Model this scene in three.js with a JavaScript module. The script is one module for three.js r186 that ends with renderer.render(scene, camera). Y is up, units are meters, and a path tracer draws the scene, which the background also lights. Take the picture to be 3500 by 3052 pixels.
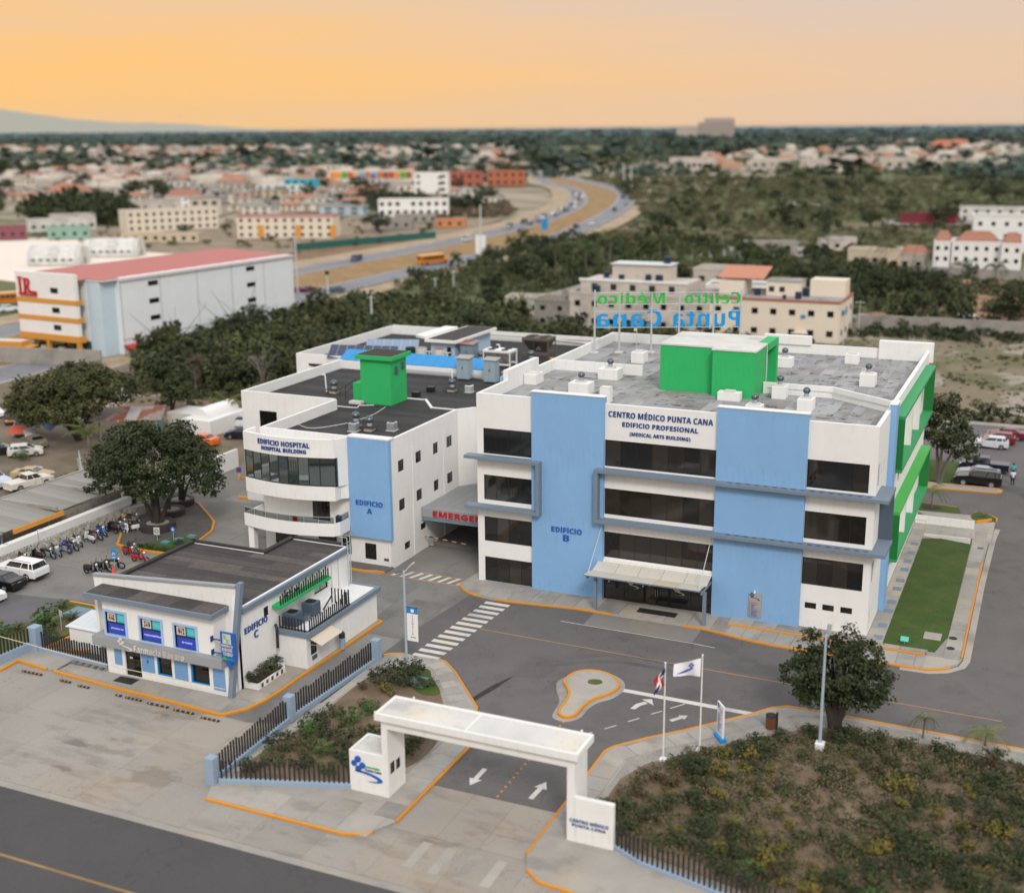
import * as THREE from 'three';
import { FontLoader } from 'three/addons/loaders/FontLoader.js';
import { TextGeometry } from 'three/addons/geometries/TextGeometry.js';
import { RoundedBoxGeometry } from 'three/addons/geometries/RoundedBoxGeometry.js';
import { MarchingCubes } from 'three/addons/objects/MarchingCubes.js';
import { mergeGeometries, mergeVertices, toCreasedNormals } from 'three/addons/utils/BufferGeometryUtils.js';

// ---------------------------------------------------------------- camera, sky, sun, exposure
const scene = new THREE.Scene();
const camera = new THREE.PerspectiveCamera(39.51, 1024 / 892, 0.5, 60000);
{
  const yaw = -0.4189, pitch = 0.2506, roll = 0.0082;
  const f = new THREE.Vector3(Math.sin(yaw) * Math.cos(pitch), -Math.sin(pitch), -Math.cos(yaw) * Math.cos(pitch));
  const r = new THREE.Vector3(Math.cos(yaw), 0, Math.sin(yaw));
  const d = new THREE.Vector3().crossVectors(f, r);
  const r2 = r.clone().multiplyScalar(Math.cos(roll)).addScaledVector(d, Math.sin(roll));
  const d2 = d.clone().multiplyScalar(Math.cos(roll)).addScaledVector(r, -Math.sin(roll));
  camera.position.set(45.06, 38.868, 93.508);
  camera.quaternion.setFromRotationMatrix(new THREE.Matrix4().makeBasis(r2, d2.negate(), f.clone().negate()));
  camera.focus = 101; camera.userData.fStop = 0.1;
}
scene.add(camera);
const smooth = (a, b, x) => { const t = Math.min(1, Math.max(0, (x - a) / (b - a))); return t * t * (3 - 2 * t); };
const lerp = (a, b, t) => a + (b - a) * t;
const mix3 = (a, b, t) => [lerp(a[0], b[0], t), lerp(a[1], b[1], t), lerp(a[2], b[2], t)];
function hash2(x, y, s) { let h = Math.imul(x | 0, 374761393) ^ Math.imul(y | 0, 668265263) ^ Math.imul(s | 0, 1274126177); h = Math.imul(h ^ (h >>> 13), 1274126177); return ((h ^ (h >>> 16)) >>> 0) / 4294967295; }
// value noise that repeats after p cells
function vnoise(x, y, p, s = 1) {
  const xi = Math.floor(x), yi = Math.floor(y), fx = x - xi, fy = y - yi, w = v => ((v % p) + p) % p;
  const u = fx * fx * (3 - 2 * fx), v = fy * fy * (3 - 2 * fy), x0 = w(xi), x1 = w(xi + 1), y0 = w(yi), y1 = w(yi + 1);
  return lerp(lerp(hash2(x0, y0, s), hash2(x1, y0, s), u), lerp(hash2(x0, y1, s), hash2(x1, y1, s), u), v);
}
function fbm(u, v, p, oct, s = 1) { let a = 0, k = 0.5, t = 0; for (let o = 0; o < oct; o++) { a += k * vnoise(u * p, v * p, p, s + o * 17); t += k; k *= 0.55; p *= 2; } return a / t; }
function rng(seed) { let s = seed >>> 0; return () => { s = (s + 0x6D2B79F5) >>> 0; let t = s; t = Math.imul(t ^ (t >>> 15), t | 1); t ^= t + Math.imul(t ^ (t >>> 7), t | 61); return ((t ^ (t >>> 14)) >>> 0) / 4294967296; }; }

const SUN = new THREE.Vector3(0.42, 0.64, 0.64).normalize();
{ // dusk-tinted overcast: an orange band low over the horizon, pale cloud above it
  const w = 2048, h = 1024, px = new Float32Array(w * h * 4);
  for (let j = 0; j < h; j++) {
    const el = ((j + 0.5) / h - 0.5) * 180;
    for (let i = 0; i < w; i++) {
      const az = ((i + 0.5) / w - 0.5) * 360;                       // atan2(z, x)
      let a = ((az + 90 + 540) % 360) - 180;                         // 0 = -z
      const left = smooth(4, -44, a);                              // the glow lies to the left
      const n = fbm(i / w, j / h * 3, 8, 5, 5), n2 = fbm(i / w * 2, j / h * 14, 16, 4, 9);
      const hor = mix3([0.44, 0.235, 0.08], [0.78, 0.39, 0.045], left);
      const top = mix3([0.385, 0.29, 0.235], [0.64, 0.43, 0.27], left);
      const k = smooth(2.0, 7.0, el + (n2 - 0.5) * 3);
      const w3 = 0.88 + 0.24 * fbm(i / w * 3, j / h * 22, 16, 5, 19); let c = mix3(hor, top, k).map((v, q) => v * (q === 2 ? 1 + (w3 - 1) * 1.8 : w3));
      const e = el + (n - 0.5) * 6;
      c = mix3(c, [0.90, 0.84, 0.79], smooth(5, 12, e));
      c = mix3(c, [0.86, 0.87, 0.91], smooth(10, 34, e));
      const cl = 0.9 + 0.2 * n; if (el > 6) c = c.map(v => v * cl);
      if (el < -0.2) c = [0.25, 0.22, 0.18];
      px.set([c[0], c[1], c[2], 1], (j * w + i) * 4);
    }
  }
  const sky = new THREE.DataTexture(px, w, h, THREE.RGBAFormat, THREE.FloatType);
  sky.mapping = THREE.EquirectangularReflectionMapping; sky.magFilter = THREE.LinearFilter; sky.needsUpdate = true;
  scene.background = sky; scene.environment = sky;
}
const sun = new THREE.DirectionalLight(new THREE.Color(1, 0.95, 0.87), 1.5);
sun.position.copy(SUN).multiplyScalar(300); sun.castShadow = true; sun.shadow.radius = 26;
Object.assign(sun.shadow.camera, { left: -160, right: 160, top: 160, bottom: -160, near: 1, far: 800 }); sun.shadow.mapSize.set(4096, 4096);
scene.add(sun, sun.target);
scene.fog = new THREE.FogExp2(new THREE.Color(0.66, 0.78, 0.92), 0.000009);
const renderer = new THREE.WebGLRenderer({ antialias: true });
renderer.setSize(1024, 892); renderer.toneMapping = THREE.LinearToneMapping; renderer.toneMappingExposure = 1.2;
renderer.shadowMap.enabled = true;

// ---------------------------------------------------------------- helpers
const V3 = (x, y, z) => new THREE.Vector3(x, y, z);
const counts = new Map();
function numbered(n) { const k = counts.get(n) ?? 0; counts.set(n, k + 1); return k ? `${n}_${String(k).padStart(3, '0')}` : n; }
const baseOf = new WeakMap();
function tag(o, label, category, group) { o.userData.label = label; if (category) o.userData.category = category; if (group) o.userData.group = group; return o; }
// a Group at the thing's base; parts are given in world coordinates and moved under it (or in local ones with lpart)
function thing(name, label, category, [x, y, z] = [0, 0, 0], turn = 0, group) {
  const o = new THREE.Group(); o.name = numbered(name); o.position.set(x, y, z); o.rotation.y = turn; scene.add(o);
  baseOf.set(o, [x, y, z]); return tag(o, label, category, group);
}
const G1 = g => Array.isArray(g) ? (g.length === 1 ? g[0] : mergeGeometries(g.map(q => { const n = q.index ? q.toNonIndexed() : q; for (const k of Object.keys(n.attributes)) if (!['position', 'normal', 'uv', 'color'].includes(k)) n.deleteAttribute(k); return n; }))) : g;
// uv in metres from the face direction
function wuv(g) {
  if (g.userData.keep) return g;
  const q = g.index ? g.toNonIndexed() : g, p = q.attributes.position, uv = new Float32Array(p.count * 2);
  const a = V3(), b = V3(), c = V3(), n = V3();
  for (let i = 0; i < p.count; i += 3) {
    a.fromBufferAttribute(p, i); b.fromBufferAttribute(p, i + 1); c.fromBufferAttribute(p, i + 2);
    n.crossVectors(b.clone().sub(a), c.clone().sub(a));
    const x = Math.abs(n.x), y = Math.abs(n.y), z = Math.abs(n.z);
    [a, b, c].forEach((v, k) => { const [s, t] = y >= x && y >= z ? [v.x, v.z] : x >= z ? [v.z, v.y] : [v.x, v.y]; uv[(i + k) * 2] = s; uv[(i + k) * 2 + 1] = t; });
  }
  q.setAttribute('uv', new THREE.BufferAttribute(uv, 2)); return q;
}
function lpart(parent, name, geo, m, label) { const o = new THREE.Mesh(G1(geo), m); o.name = name; parent.add(o); if (label) o.userData.label = label; return o; }
function part(parent, name, geo, m, label) {
  let g = wuv(G1(geo)), b = baseOf.get(parent); if (b) { g = g.clone(); g.translate(-b[0], -b[1], -b[2]); }
  const o = lpart(parent, name, g, m, label); if (b) baseOf.set(o, b); return o;
}
function solo(name, geo, m, label, category, group) {               // a thing that is one mesh
  const g = wuv(G1(geo)); g.computeBoundingBox(); const c = g.boundingBox, x = (c.min.x + c.max.x) / 2, z = (c.min.z + c.max.z) / 2;
  const q = g.clone().translate(-x, -c.min.y, -z), o = new THREE.Mesh(q, m); o.name = numbered(name); o.position.set(x, c.min.y, z); scene.add(o);
  baseOf.set(o, [x, c.min.y, z]); return tag(o, label, category, group);
}
function struct(name, geo, m) { const o = new THREE.Mesh(wuv(G1(geo)), m); o.name = numbered(name); o.userData.kind = 'structure'; scene.add(o); return o; }
function copy(root, [x, y, z], turn, label, swap) {
  const r = root.clone(); r.name = numbered(root.name.replace(/_\d\d\d$/, '')); r.userData = { ...root.userData }; scene.add(r); r.position.set(x, y, z); r.rotation.y = turn;
  if (label) r.userData.label = label;
  if (swap) r.traverse(o => { if (o.isMesh && swap.has(o.material)) o.material = swap.get(o.material); });
  return r;
}
function bx(x0, x1, y0, y1, z0, z1) { return new THREE.BoxGeometry(Math.abs(x1 - x0), Math.abs(y1 - y0), Math.abs(z1 - z0)).translate((x0 + x1) / 2, (y0 + y1) / 2, (z0 + z1) / 2); }
function rbx(x0, x1, y0, y1, z0, z1, r = 0.03, s = 2) { return new RoundedBoxGeometry(Math.abs(x1 - x0), Math.abs(y1 - y0), Math.abs(z1 - z0), s, Math.min(r, Math.abs(x1 - x0) / 2.01, Math.abs(y1 - y0) / 2.01, Math.abs(z1 - z0) / 2.01)).translate((x0 + x1) / 2, (y0 + y1) / 2, (z0 + z1) / 2); }
function cyl(x, z, y0, y1, r0, r1 = r0, n = 12) { return new THREE.CylinderGeometry(r1, r0, y1 - y0, n).translate(x, (y0 + y1) / 2, z); }
function sph(x, y, z, r, w = 12, h = 8) { return new THREE.SphereGeometry(r, w, h).translate(x, y, z); }
function rod(a, b, r, r2 = r, n = 6) { const A = V3(...a), B = V3(...b), L = A.distanceTo(B); return new THREE.CylinderGeometry(r2, r, L, n).translate(0, L / 2, 0).applyQuaternion(new THREE.Quaternion().setFromUnitVectors(V3(0, 1, 0), B.sub(A).normalize())).translate(...a); }
function tube(pts, r, n = 6, seg) { return new THREE.TubeGeometry(new THREE.CatmullRomCurve3(pts.map(p => V3(...p))), seg ?? pts.length * 4, r, n); }
function shape(pts, holes = []) { const s = new THREE.Shape(pts.map(p => new THREE.Vector2(p[0], -p[1]))); for (const h of holes) s.holes.push(new THREE.Path(h.map(p => new THREE.Vector2(p[0], -p[1])))); return s; }
// plan polygons in [x, z]
function sheet(pts, y, holes) { return new THREE.ShapeGeometry(shape(pts, holes)).rotateX(-Math.PI / 2).translate(0, y, 0); }
function slab(pts, y0, y1, holes) { return new THREE.ExtrudeGeometry(shape(pts, holes), { depth: y1 - y0, bevelEnabled: false }).rotateX(-Math.PI / 2).translate(0, y0, 0); }
const rect = (x0, z0, x1, z1) => [[x0, z0], [x1, z0], [x1, z1], [x0, z1]];
// a ribbon of width w along a plan polyline, mitred; off shifts it to the left
function ribbon(pts, w, off = 0, closed = false) {
  const n = pts.length, L = [], R = [];
  for (let i = 0; i < n; i++) {
    const p = pts[i], a = closed ? pts[(i + n - 1) % n] : pts[Math.max(0, i - 1)], b = closed ? pts[(i + 1) % n] : pts[Math.min(n - 1, i + 1)];
    const d1 = i || closed ? [p[0] - a[0], p[1] - a[1]] : [b[0] - p[0], b[1] - p[1]], d2 = i < n - 1 || closed ? [b[0] - p[0], b[1] - p[1]] : d1;
    const u1 = Math.hypot(...d1) || 1, u2 = Math.hypot(...d2) || 1, n1 = [d1[1] / u1, -d1[0] / u1], n2 = [d2[1] / u2, -d2[0] / u2];
    let m = [n1[0] + n2[0], n1[1] + n2[1]]; const k = Math.hypot(...m) || 1; m = [m[0] / k, m[1] / k]; const s = 1 / Math.max(0.45, m[0] * n1[0] + m[1] * n1[1]);
    L.push([p[0] + m[0] * s * (off + w / 2), p[1] + m[1] * s * (off + w / 2)]); R.push([p[0] + m[0] * s * (off - w / 2), p[1] + m[1] * s * (off - w / 2)]);
  }
  return [L, R];
}
function kerbGeo(pts, w, y0, y1, off = 0, closed = false) {
  const [L, R] = ribbon(pts, w, off, closed), P = [], n = pts.length, c = Math.min(0.03, w / 4);
  const q = (a, b, d, e) => P.push(...a, ...b, ...d, ...a, ...d, ...e);
  const m = closed ? n : n - 1;
  for (let i = 0; i < m; i++) {
    const j = (i + 1) % n, l0 = L[i], l1 = L[j], r0 = R[i], r1 = R[j], ins = (a, b) => [a[0] + (b[0] - a[0]) * c / w, a[1] + (b[1] - a[1]) * c / w];
    const L0 = ins(l0, r0), L1 = ins(l1, r1), R0 = ins(r0, l0), R1 = ins(r1, l1), h = y1 - c;
    const v = (p, y) => [p[0], y, p[1]];
    q(v(R0, y1), v(R1, y1), v(L1, y1), v(L0, y1)); q(v(L0, y1), v(L1, y1), v(l1, h), v(l0, h)); q(v(r0, h), v(r1, h), v(R1, y1), v(R0, y1));
    q(v(l0, h), v(l1, h), v(l1, y0), v(l0, y0)); q(v(r0, y0), v(r1, y0), v(r1, h), v(r0, h));
    if (!closed && (i === 0 || i === m - 1)) { const [a, b] = i === 0 ? [l0, r0] : [l1, r1]; const f = [v(a, y0), v(b, y0), v(b, h), v(a, h)]; q(...(i === 0 ? f.reverse() : f)); if (m === 1) { q(v(l1, y0), v(r1, y0), v(r1, h), v(l1, h)); } }
  }
  const g = new THREE.BufferGeometry(); g.setAttribute('position', new THREE.Float32BufferAttribute(P, 3)); g.setAttribute('uv', new THREE.Float32BufferAttribute(new Float32Array(P.length / 3 * 2), 2)); g.computeVertexNormals(); return g;
}
const closedCurve = (pts, n, closed = true) => new THREE.CatmullRomCurve3(pts.map(p => V3(p[0], 0, p[1])), closed, 'centripetal').getPoints(n).slice(0, closed ? n : n + 1).map(v => [v.x, v.z]);
// wall panel with openings; plane 'z' (u = x) or 'x' (u = z); its outer face at pos, thickness t going inward (dir = outward sign)
function panel(plane, u0, u1, v0, v1, holes, pos, t, dir = 1) {
  const s = new THREE.Shape([[u0, v0], [u1, v0], [u1, v1], [u0, v1]].map(p => new THREE.Vector2(...p)));
  for (const h of holes) s.holes.push(new THREE.Path([[h[0], h[2]], [h[1], h[2]], [h[1], h[3]], [h[0], h[3]]].map(p => new THREE.Vector2(...p))));
  const g = new THREE.ExtrudeGeometry(s, { depth: t, bevelEnabled: false });
  if (plane === 'z') return g.translate(0, 0, dir > 0 ? pos - t : pos);
  return g.rotateY(-Math.PI / 2).translate(dir > 0 ? pos : pos + t, 0, 0); // x = -depth .. 0, z = u
}
const fonts = { b: await new FontLoader().loadAsync('fonts/droid/droid_sans_bold.typeface.json'), r: await new FontLoader().loadAsync('fonts/droid/droid_sans_regular.typeface.json'), s: await new FontLoader().loadAsync('fonts/droid/droid_serif_bold.typeface.json') };
// text whose capital height is h and whose width is w when given
function text(str, h, depth, w, f = 'b') {
  if (str === str.toUpperCase() && f === 'b') str = str.replaceAll('I', 'l'); const g = new TextGeometry(str, { font: fonts[f], size: h, depth, curveSegments: 3, bevelEnabled: false }); g.computeBoundingBox();
  const b = g.boundingBox, k = w ? w / (b.max.x - b.min.x) : 1; return g.translate(-b.min.x, 0, 0).scale(k, 1, 1);
}
function dataTex(w, h, fn, rep = 1) {
  const d = new Uint8Array(w * h * 4), e = v => { v = Math.min(1, Math.max(0, v)); return Math.round(255 * (v <= 0.0031308 ? v * 12.92 : 1.055 * Math.pow(v, 1 / 2.4) - 0.055)); };
  for (let j = 0; j < h; j++) for (let i = 0; i < w; i++) { const c = fn(i / w, j / h, i, j), k = (j * w + i) * 4; d[k] = e(c[0]); d[k + 1] = e(c[1]); d[k + 2] = e(c[2]); d[k + 3] = 255; }
  const t = new THREE.DataTexture(d, w, h); t.colorSpace = THREE.SRGBColorSpace; t.wrapS = t.wrapT = THREE.RepeatWrapping; t.magFilter = THREE.LinearFilter; t.minFilter = THREE.LinearMipmapLinearFilter; t.generateMipmaps = true; t.repeat.set(rep, rep); t.needsUpdate = true; return t;
}
const grey = fn => (u, v, i, j) => { const x = fn(u, v, i, j); return [x, x, x]; };
function again(t, r, ox = 0, oy = 0) { const c = t.clone(); c.repeat.set(r, r); c.offset.set(ox, oy); c.needsUpdate = true; return c; }
const rgb = (r, g, b) => new THREE.Color().setRGB(r, g, b);
const srgb = h => new THREE.Color(h);
function mat(c, rough = 0.8, o = {}) { const { metal = 0, ...x } = o; return new THREE.MeshStandardMaterial({ color: Array.isArray(c) ? rgb(...c) : srgb(c), roughness: rough, metalness: metal, ...x }); }

// ---------------------------------------------------------------- textures (multipliers, mean near 1) and materials
const T = {};
T.stucco = dataTex(512, 512, grey((u, v, i, j) => 0.91 + 0.10 * fbm(u, v, 5, 5, 3) - 0.10 * smooth(0.5, 0.8, fbm(u * 6, v, 8, 4, 8)) * fbm(u, v, 6, 3, 2) + 0.03 * hash2(i, j, 4)), 1 / 6);
T.asphalt = dataTex(2048, 2048, (u, v, i, j) => {
  const a = fbm(u, v, 6, 6, 11), b = fbm(u, v, 40, 3, 12), c = hash2(i, j, 13), st = smooth(0.62, 0.72, fbm(u, v, 22, 4, 14)), ck = Math.abs(fbm(u, v, 14, 5, 15) - 0.5);
  let k = 0.72 + 0.5 * (a - 0.1) * 0.8 + 0.2 * (b - 0.5) + 0.34 * (c - 0.5) - 0.12 * st; if (ck < 0.004) k *= 0.78; return [k, k * 0.985, k * 0.975];
}, 1 / 64);
T.concrete = dataTex(1024, 1024, (u, v, i, j) => {
  const a = fbm(u, v, 6, 6, 21), b = fbm(u + 0.3, v, 12, 5, 22), c = hash2(i, j, 23), st = smooth(0.5, 0.75, fbm(u, v, 9, 5, 24)), warm = smooth(0.55, 0.8, fbm(u, v, 7, 4, 25));
  const ck = Math.abs(fbm(u, v, 9, 6, 26) - 0.5) < 0.0035 ? 0.8 : 1; const k = (0.72 + 0.34 * a + 0.15 * (b - 0.5) + 0.18 * (c - 0.5) - 0.17 * st) * ck; return [k * (1 + 0.12 * warm), k * (1 + 0.02 * warm), k * (1 - 0.10 * warm)];
}, 1 / 22);
T.lot = dataTex(1536, 1536, (u, v, i, j) => { const a = fbm(u, v, 7, 6, 121), st = smooth(0.52, 0.8, fbm(u * 2, v * 7, 8, 5, 122)), oil = smooth(0.62, 0.74, fbm(u, v * 2, 12, 5, 123)), wm = smooth(0.52, 0.75, fbm(u, v, 6, 4, 124)), c = hash2(i, j, 125), ck = Math.abs(fbm(u, v, 9, 6, 126) - 0.5) < 0.0025 ? 0.75 : 1; const k = (0.70 + 0.42 * a + 0.30 * (c - 0.5) - 0.22 * st - 0.26 * oil) * ck; return [k * (1 + 0.14 * wm), k * (1 + 0.03 * wm), k * (1 - 0.08 * wm)]; }, 1 / 46);
T.felt = dataTex(512, 512, grey((u, v, i, j) => 0.62 + 0.5 * fbm(u, v, 6, 5, 31) * fbm(u, v, 30, 2, 33) * 2 + 0.35 * (hash2(i, j, 32) - 0.5)), 1 / 5);
T.worn = dataTex(1024, 1024, (u, v, i, j) => { const a = fbm(u * 1, v * 1, 6, 6, 41), s = smooth(0.5, 0.68, fbm(u, v * 4, 10, 5, 42)), p = smooth(0.52, 0.62, fbm(u, v, 7, 5, 44)); const sp = smooth(0.50, 0.60, fbm(u * 3, v, 9, 5, 46)); const k = 0.58 + 0.5 * a + 0.22 * (hash2(i, j, 43) - 0.5) - 0.42 * s * sp * fbm(u, v, 40, 2, 45) * 2.2 - 0.16 * p; return [k * (1.0 + 0.05 * p), k, k * (1.02 - 0.08 * p)]; }, 1 / 16);
T.soil = dataTex(1024, 1024, (u, v, i, j) => { const a = fbm(u, v, 8, 6, 51), g = smooth(0.48, 0.62, fbm(u, v, 6, 5, 52)), c = hash2(i >> 1, j >> 1, 53); const k = 0.55 + 0.6 * a + 0.5 * (c - 0.5); return mix3([k, k * 0.86, k * 0.72], [k * 0.62, k * 0.60, k * 0.36], g * 0.55); }, 1 / 14);
T.grass = dataTex(512, 512, (u, v, i, j) => { const a = fbm(u, v, 5, 5, 61), d = smooth(0.52, 0.7, fbm(u, v, 7, 4, 62)), c = hash2(i, j, 63); const k = 0.55 + 0.55 * a + 0.5 * (c - 0.5); return mix3([k * 0.8, k, k * 0.55], [k * 1.5, k * 1.18, k * 0.8], d * 0.7); }, 1 / 9);
T.gravel = dataTex(512, 512, grey((u, v, i, j) => 0.6 + 0.35 * fbm(u, v, 8, 4, 71) + 0.7 * (hash2(i >> 1, j >> 1, 72) - 0.5) + 0.3 * (hash2(i, j, 73) - 0.5)), 1 / 6);
T.corr = dataTex(256, 64, grey((u, v) => 0.62 + 0.38 * Math.abs(Math.sin(u * Math.PI * 8))), 1 / 2);
T.stone = dataTex(512, 512, grey((u, v, i, j) => 0.55 + 0.6 * fbm(u, v, 8, 5, 81) + 0.2 * (hash2(i, j, 82) - 0.5)), 1 / 3);
T.rust = dataTex(512, 512, (u, v) => { const r = smooth(0.45, 0.6, fbm(u, v, 4, 5, 91)), k = 0.7 + 0.4 * fbm(u, v, 20, 3, 92); return mix3([k * 0.62, k * 0.58, k * 0.56], [k * 0.5, k * 0.2, k * 0.12], r); }, 1 / 8);

const M = {
  white: mat([0.78, 0.775, 0.76], 0.75, { map: T.stucco }), whiteR: mat([0.66, 0.65, 0.62], 0.8, { map: T.concrete }), cream: mat([0.62, 0.54, 0.42], 0.85, { map: T.stucco }),
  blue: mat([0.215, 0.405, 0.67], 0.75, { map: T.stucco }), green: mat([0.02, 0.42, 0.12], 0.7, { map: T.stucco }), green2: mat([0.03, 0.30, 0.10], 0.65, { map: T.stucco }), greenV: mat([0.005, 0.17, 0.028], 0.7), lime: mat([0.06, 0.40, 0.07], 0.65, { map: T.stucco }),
  grey: mat([0.17, 0.22, 0.28], 0.6, { map: T.stucco }), greyD: mat([0.07, 0.10, 0.14], 0.6), greyL: mat([0.30, 0.31, 0.33], 0.7, { map: T.stucco }), fence: mat([0.27, 0.36, 0.47], 0.75, { map: T.stucco }),
  glass: new THREE.MeshPhysicalMaterial({ color: rgb(0.010, 0.009, 0.008), roughness: 0.04, metalness: 0, ior: 1.6, reflectivity: 0.6 }),
  glassG: new THREE.MeshPhysicalMaterial({ color: rgb(0.22, 0.26, 0.25), roughness: 0.02, metalness: 0.9, ior: 1.7 }),
  clear: new THREE.MeshPhysicalMaterial({ color: rgb(0.55, 0.58, 0.58), roughness: 0.03, transmission: 1, thickness: 0, ior: 1.45 }),
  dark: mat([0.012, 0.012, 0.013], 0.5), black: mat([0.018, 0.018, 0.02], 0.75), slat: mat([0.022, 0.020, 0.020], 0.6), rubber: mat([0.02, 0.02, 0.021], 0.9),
  chrome: mat([0.55, 0.56, 0.57], 0.3, { metal: 0.9 }), steel: mat([0.42, 0.45, 0.48], 0.45, { metal: 0.5 }), galv: mat([0.52, 0.55, 0.57], 0.5, { metal: 0.3 }), pole: mat([0.40, 0.50, 0.58], 0.5, { metal: 0.2 }),
  yellow: mat([0.62, 0.25, 0.012], 0.7, { map: T.stucco }), yellowW: mat([0.55, 0.27, 0.07], 0.8, { map: T.concrete }), paint: mat([0.66, 0.64, 0.60], 0.8, { map: T.concrete }),
  asphalt: mat([0.135, 0.127, 0.124], 0.92, { map: T.asphalt }), asphaltD: mat([0.072, 0.070, 0.070], 0.9, { map: again(T.asphalt, 1 / 80, 0.3, 0.1) }), lot: mat([0.30, 0.278, 0.25], 0.92, { map: T.lot }), yard: mat([0.215, 0.207, 0.193], 0.92, { map: again(T.concrete, 1 / 40, 0.2, 0.6) }),
  pave: mat([0.375, 0.35, 0.315], 0.9, { map: again(T.concrete, 1 / 15) }), pave2: mat([0.34, 0.32, 0.29], 0.9, { map: again(T.concrete, 1 / 18, 0.4, 0.2) }), pave3: mat([0.41, 0.382, 0.34], 0.9, { map: again(T.concrete, 1 / 17, 0.7, 0.5) }),
  felt: [mat([0.030, 0.028, 0.028], 0.85, { map: T.felt }), mat([0.040, 0.037, 0.037], 0.85, { map: T.felt }), mat([0.024, 0.022, 0.023], 0.85, { map: T.felt })],
  feltC: [mat([0.075, 0.064, 0.060], 0.9, { map: T.felt }), mat([0.05, 0.044, 0.043], 0.9, { map: T.felt }), mat([0.105, 0.088, 0.08], 0.9, { map: T.felt }), mat([0.062, 0.055, 0.054], 0.9, { map: T.felt })],
  worn: [mat([0.36, 0.355, 0.35], 0.9, { map: T.worn }), mat([0.335, 0.33, 0.325], 0.9, { map: again(T.worn, 1 / 14, 0.3, 0.4) }), mat([0.385, 0.385, 0.385], 0.9, { map: again(T.worn, 1 / 18, 0.6, 0.1) })],
  soil: mat([0.20, 0.16, 0.125], 1, { map: T.soil }), dirt: mat([0.20, 0.18, 0.155], 1, { map: again(T.soil, 1 / 30) }), grass: mat([0.066, 0.098, 0.022], 1, { map: T.grass }), grassD: mat([0.11, 0.11, 0.045], 1, { map: again(T.grass, 1 / 14) }),
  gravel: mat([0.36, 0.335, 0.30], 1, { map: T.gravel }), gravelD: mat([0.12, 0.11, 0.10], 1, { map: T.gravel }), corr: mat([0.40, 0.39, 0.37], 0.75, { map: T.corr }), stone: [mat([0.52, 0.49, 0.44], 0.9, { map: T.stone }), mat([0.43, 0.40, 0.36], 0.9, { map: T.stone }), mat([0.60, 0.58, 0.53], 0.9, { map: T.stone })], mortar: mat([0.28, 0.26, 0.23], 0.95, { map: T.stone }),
  rust: mat([0.5, 0.45, 0.42], 0.85, { map: T.rust }), bark: mat([0.045, 0.036, 0.030], 0.95, { map: T.stone }), barkL: mat([0.16, 0.14, 0.12], 0.95, { map: T.stone }), leaf: new THREE.MeshStandardMaterial({ color: 0xffffff, vertexColors: true, roughness: 0.8, side: THREE.DoubleSide }),
  navy: mat([0.012, 0.055, 0.24], 0.5), navy2: mat([0.01, 0.10, 0.42], 0.5), red: mat([0.45, 0.008, 0.012], 0.5), tile: mat([0.36, 0.165, 0.11], 0.85, { map: T.stone }), redroof: mat([0.50, 0.165, 0.14], 0.7, { map: T.corr }), metalw: mat([0.66, 0.70, 0.72], 0.6, { map: again(T.corr, 1) }), orange: mat([0.60, 0.27, 0.045], 0.7), brown: mat([0.10, 0.06, 0.035], 0.85), cyan: mat([0.0, 0.28, 0.66], 0.4), skyblue: mat([0.01, 0.24, 0.56], 0.45), gsign: mat([0.02, 0.42, 0.06], 0.5), tealD: mat([0.01, 0.10, 0.085], 0.6), teal: mat([0.02, 0.24, 0.20], 0.6), wood: mat([0.16, 0.055, 0.022], 0.7), mulch: mat([0.05, 0.036, 0.03], 1, { map: T.gravel }),
};
M.glasses = [[0.010, 0.009, 0.008], [0.016, 0.014, 0.012], [0.028, 0.024, 0.019], [0.008, 0.009, 0.010]].map((c, i) => new THREE.MeshPhysicalMaterial({ color: rgb(...c), roughness: 0.03 + 0.015 * i, ior: 1.62, reflectivity: 0.65 }));
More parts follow.
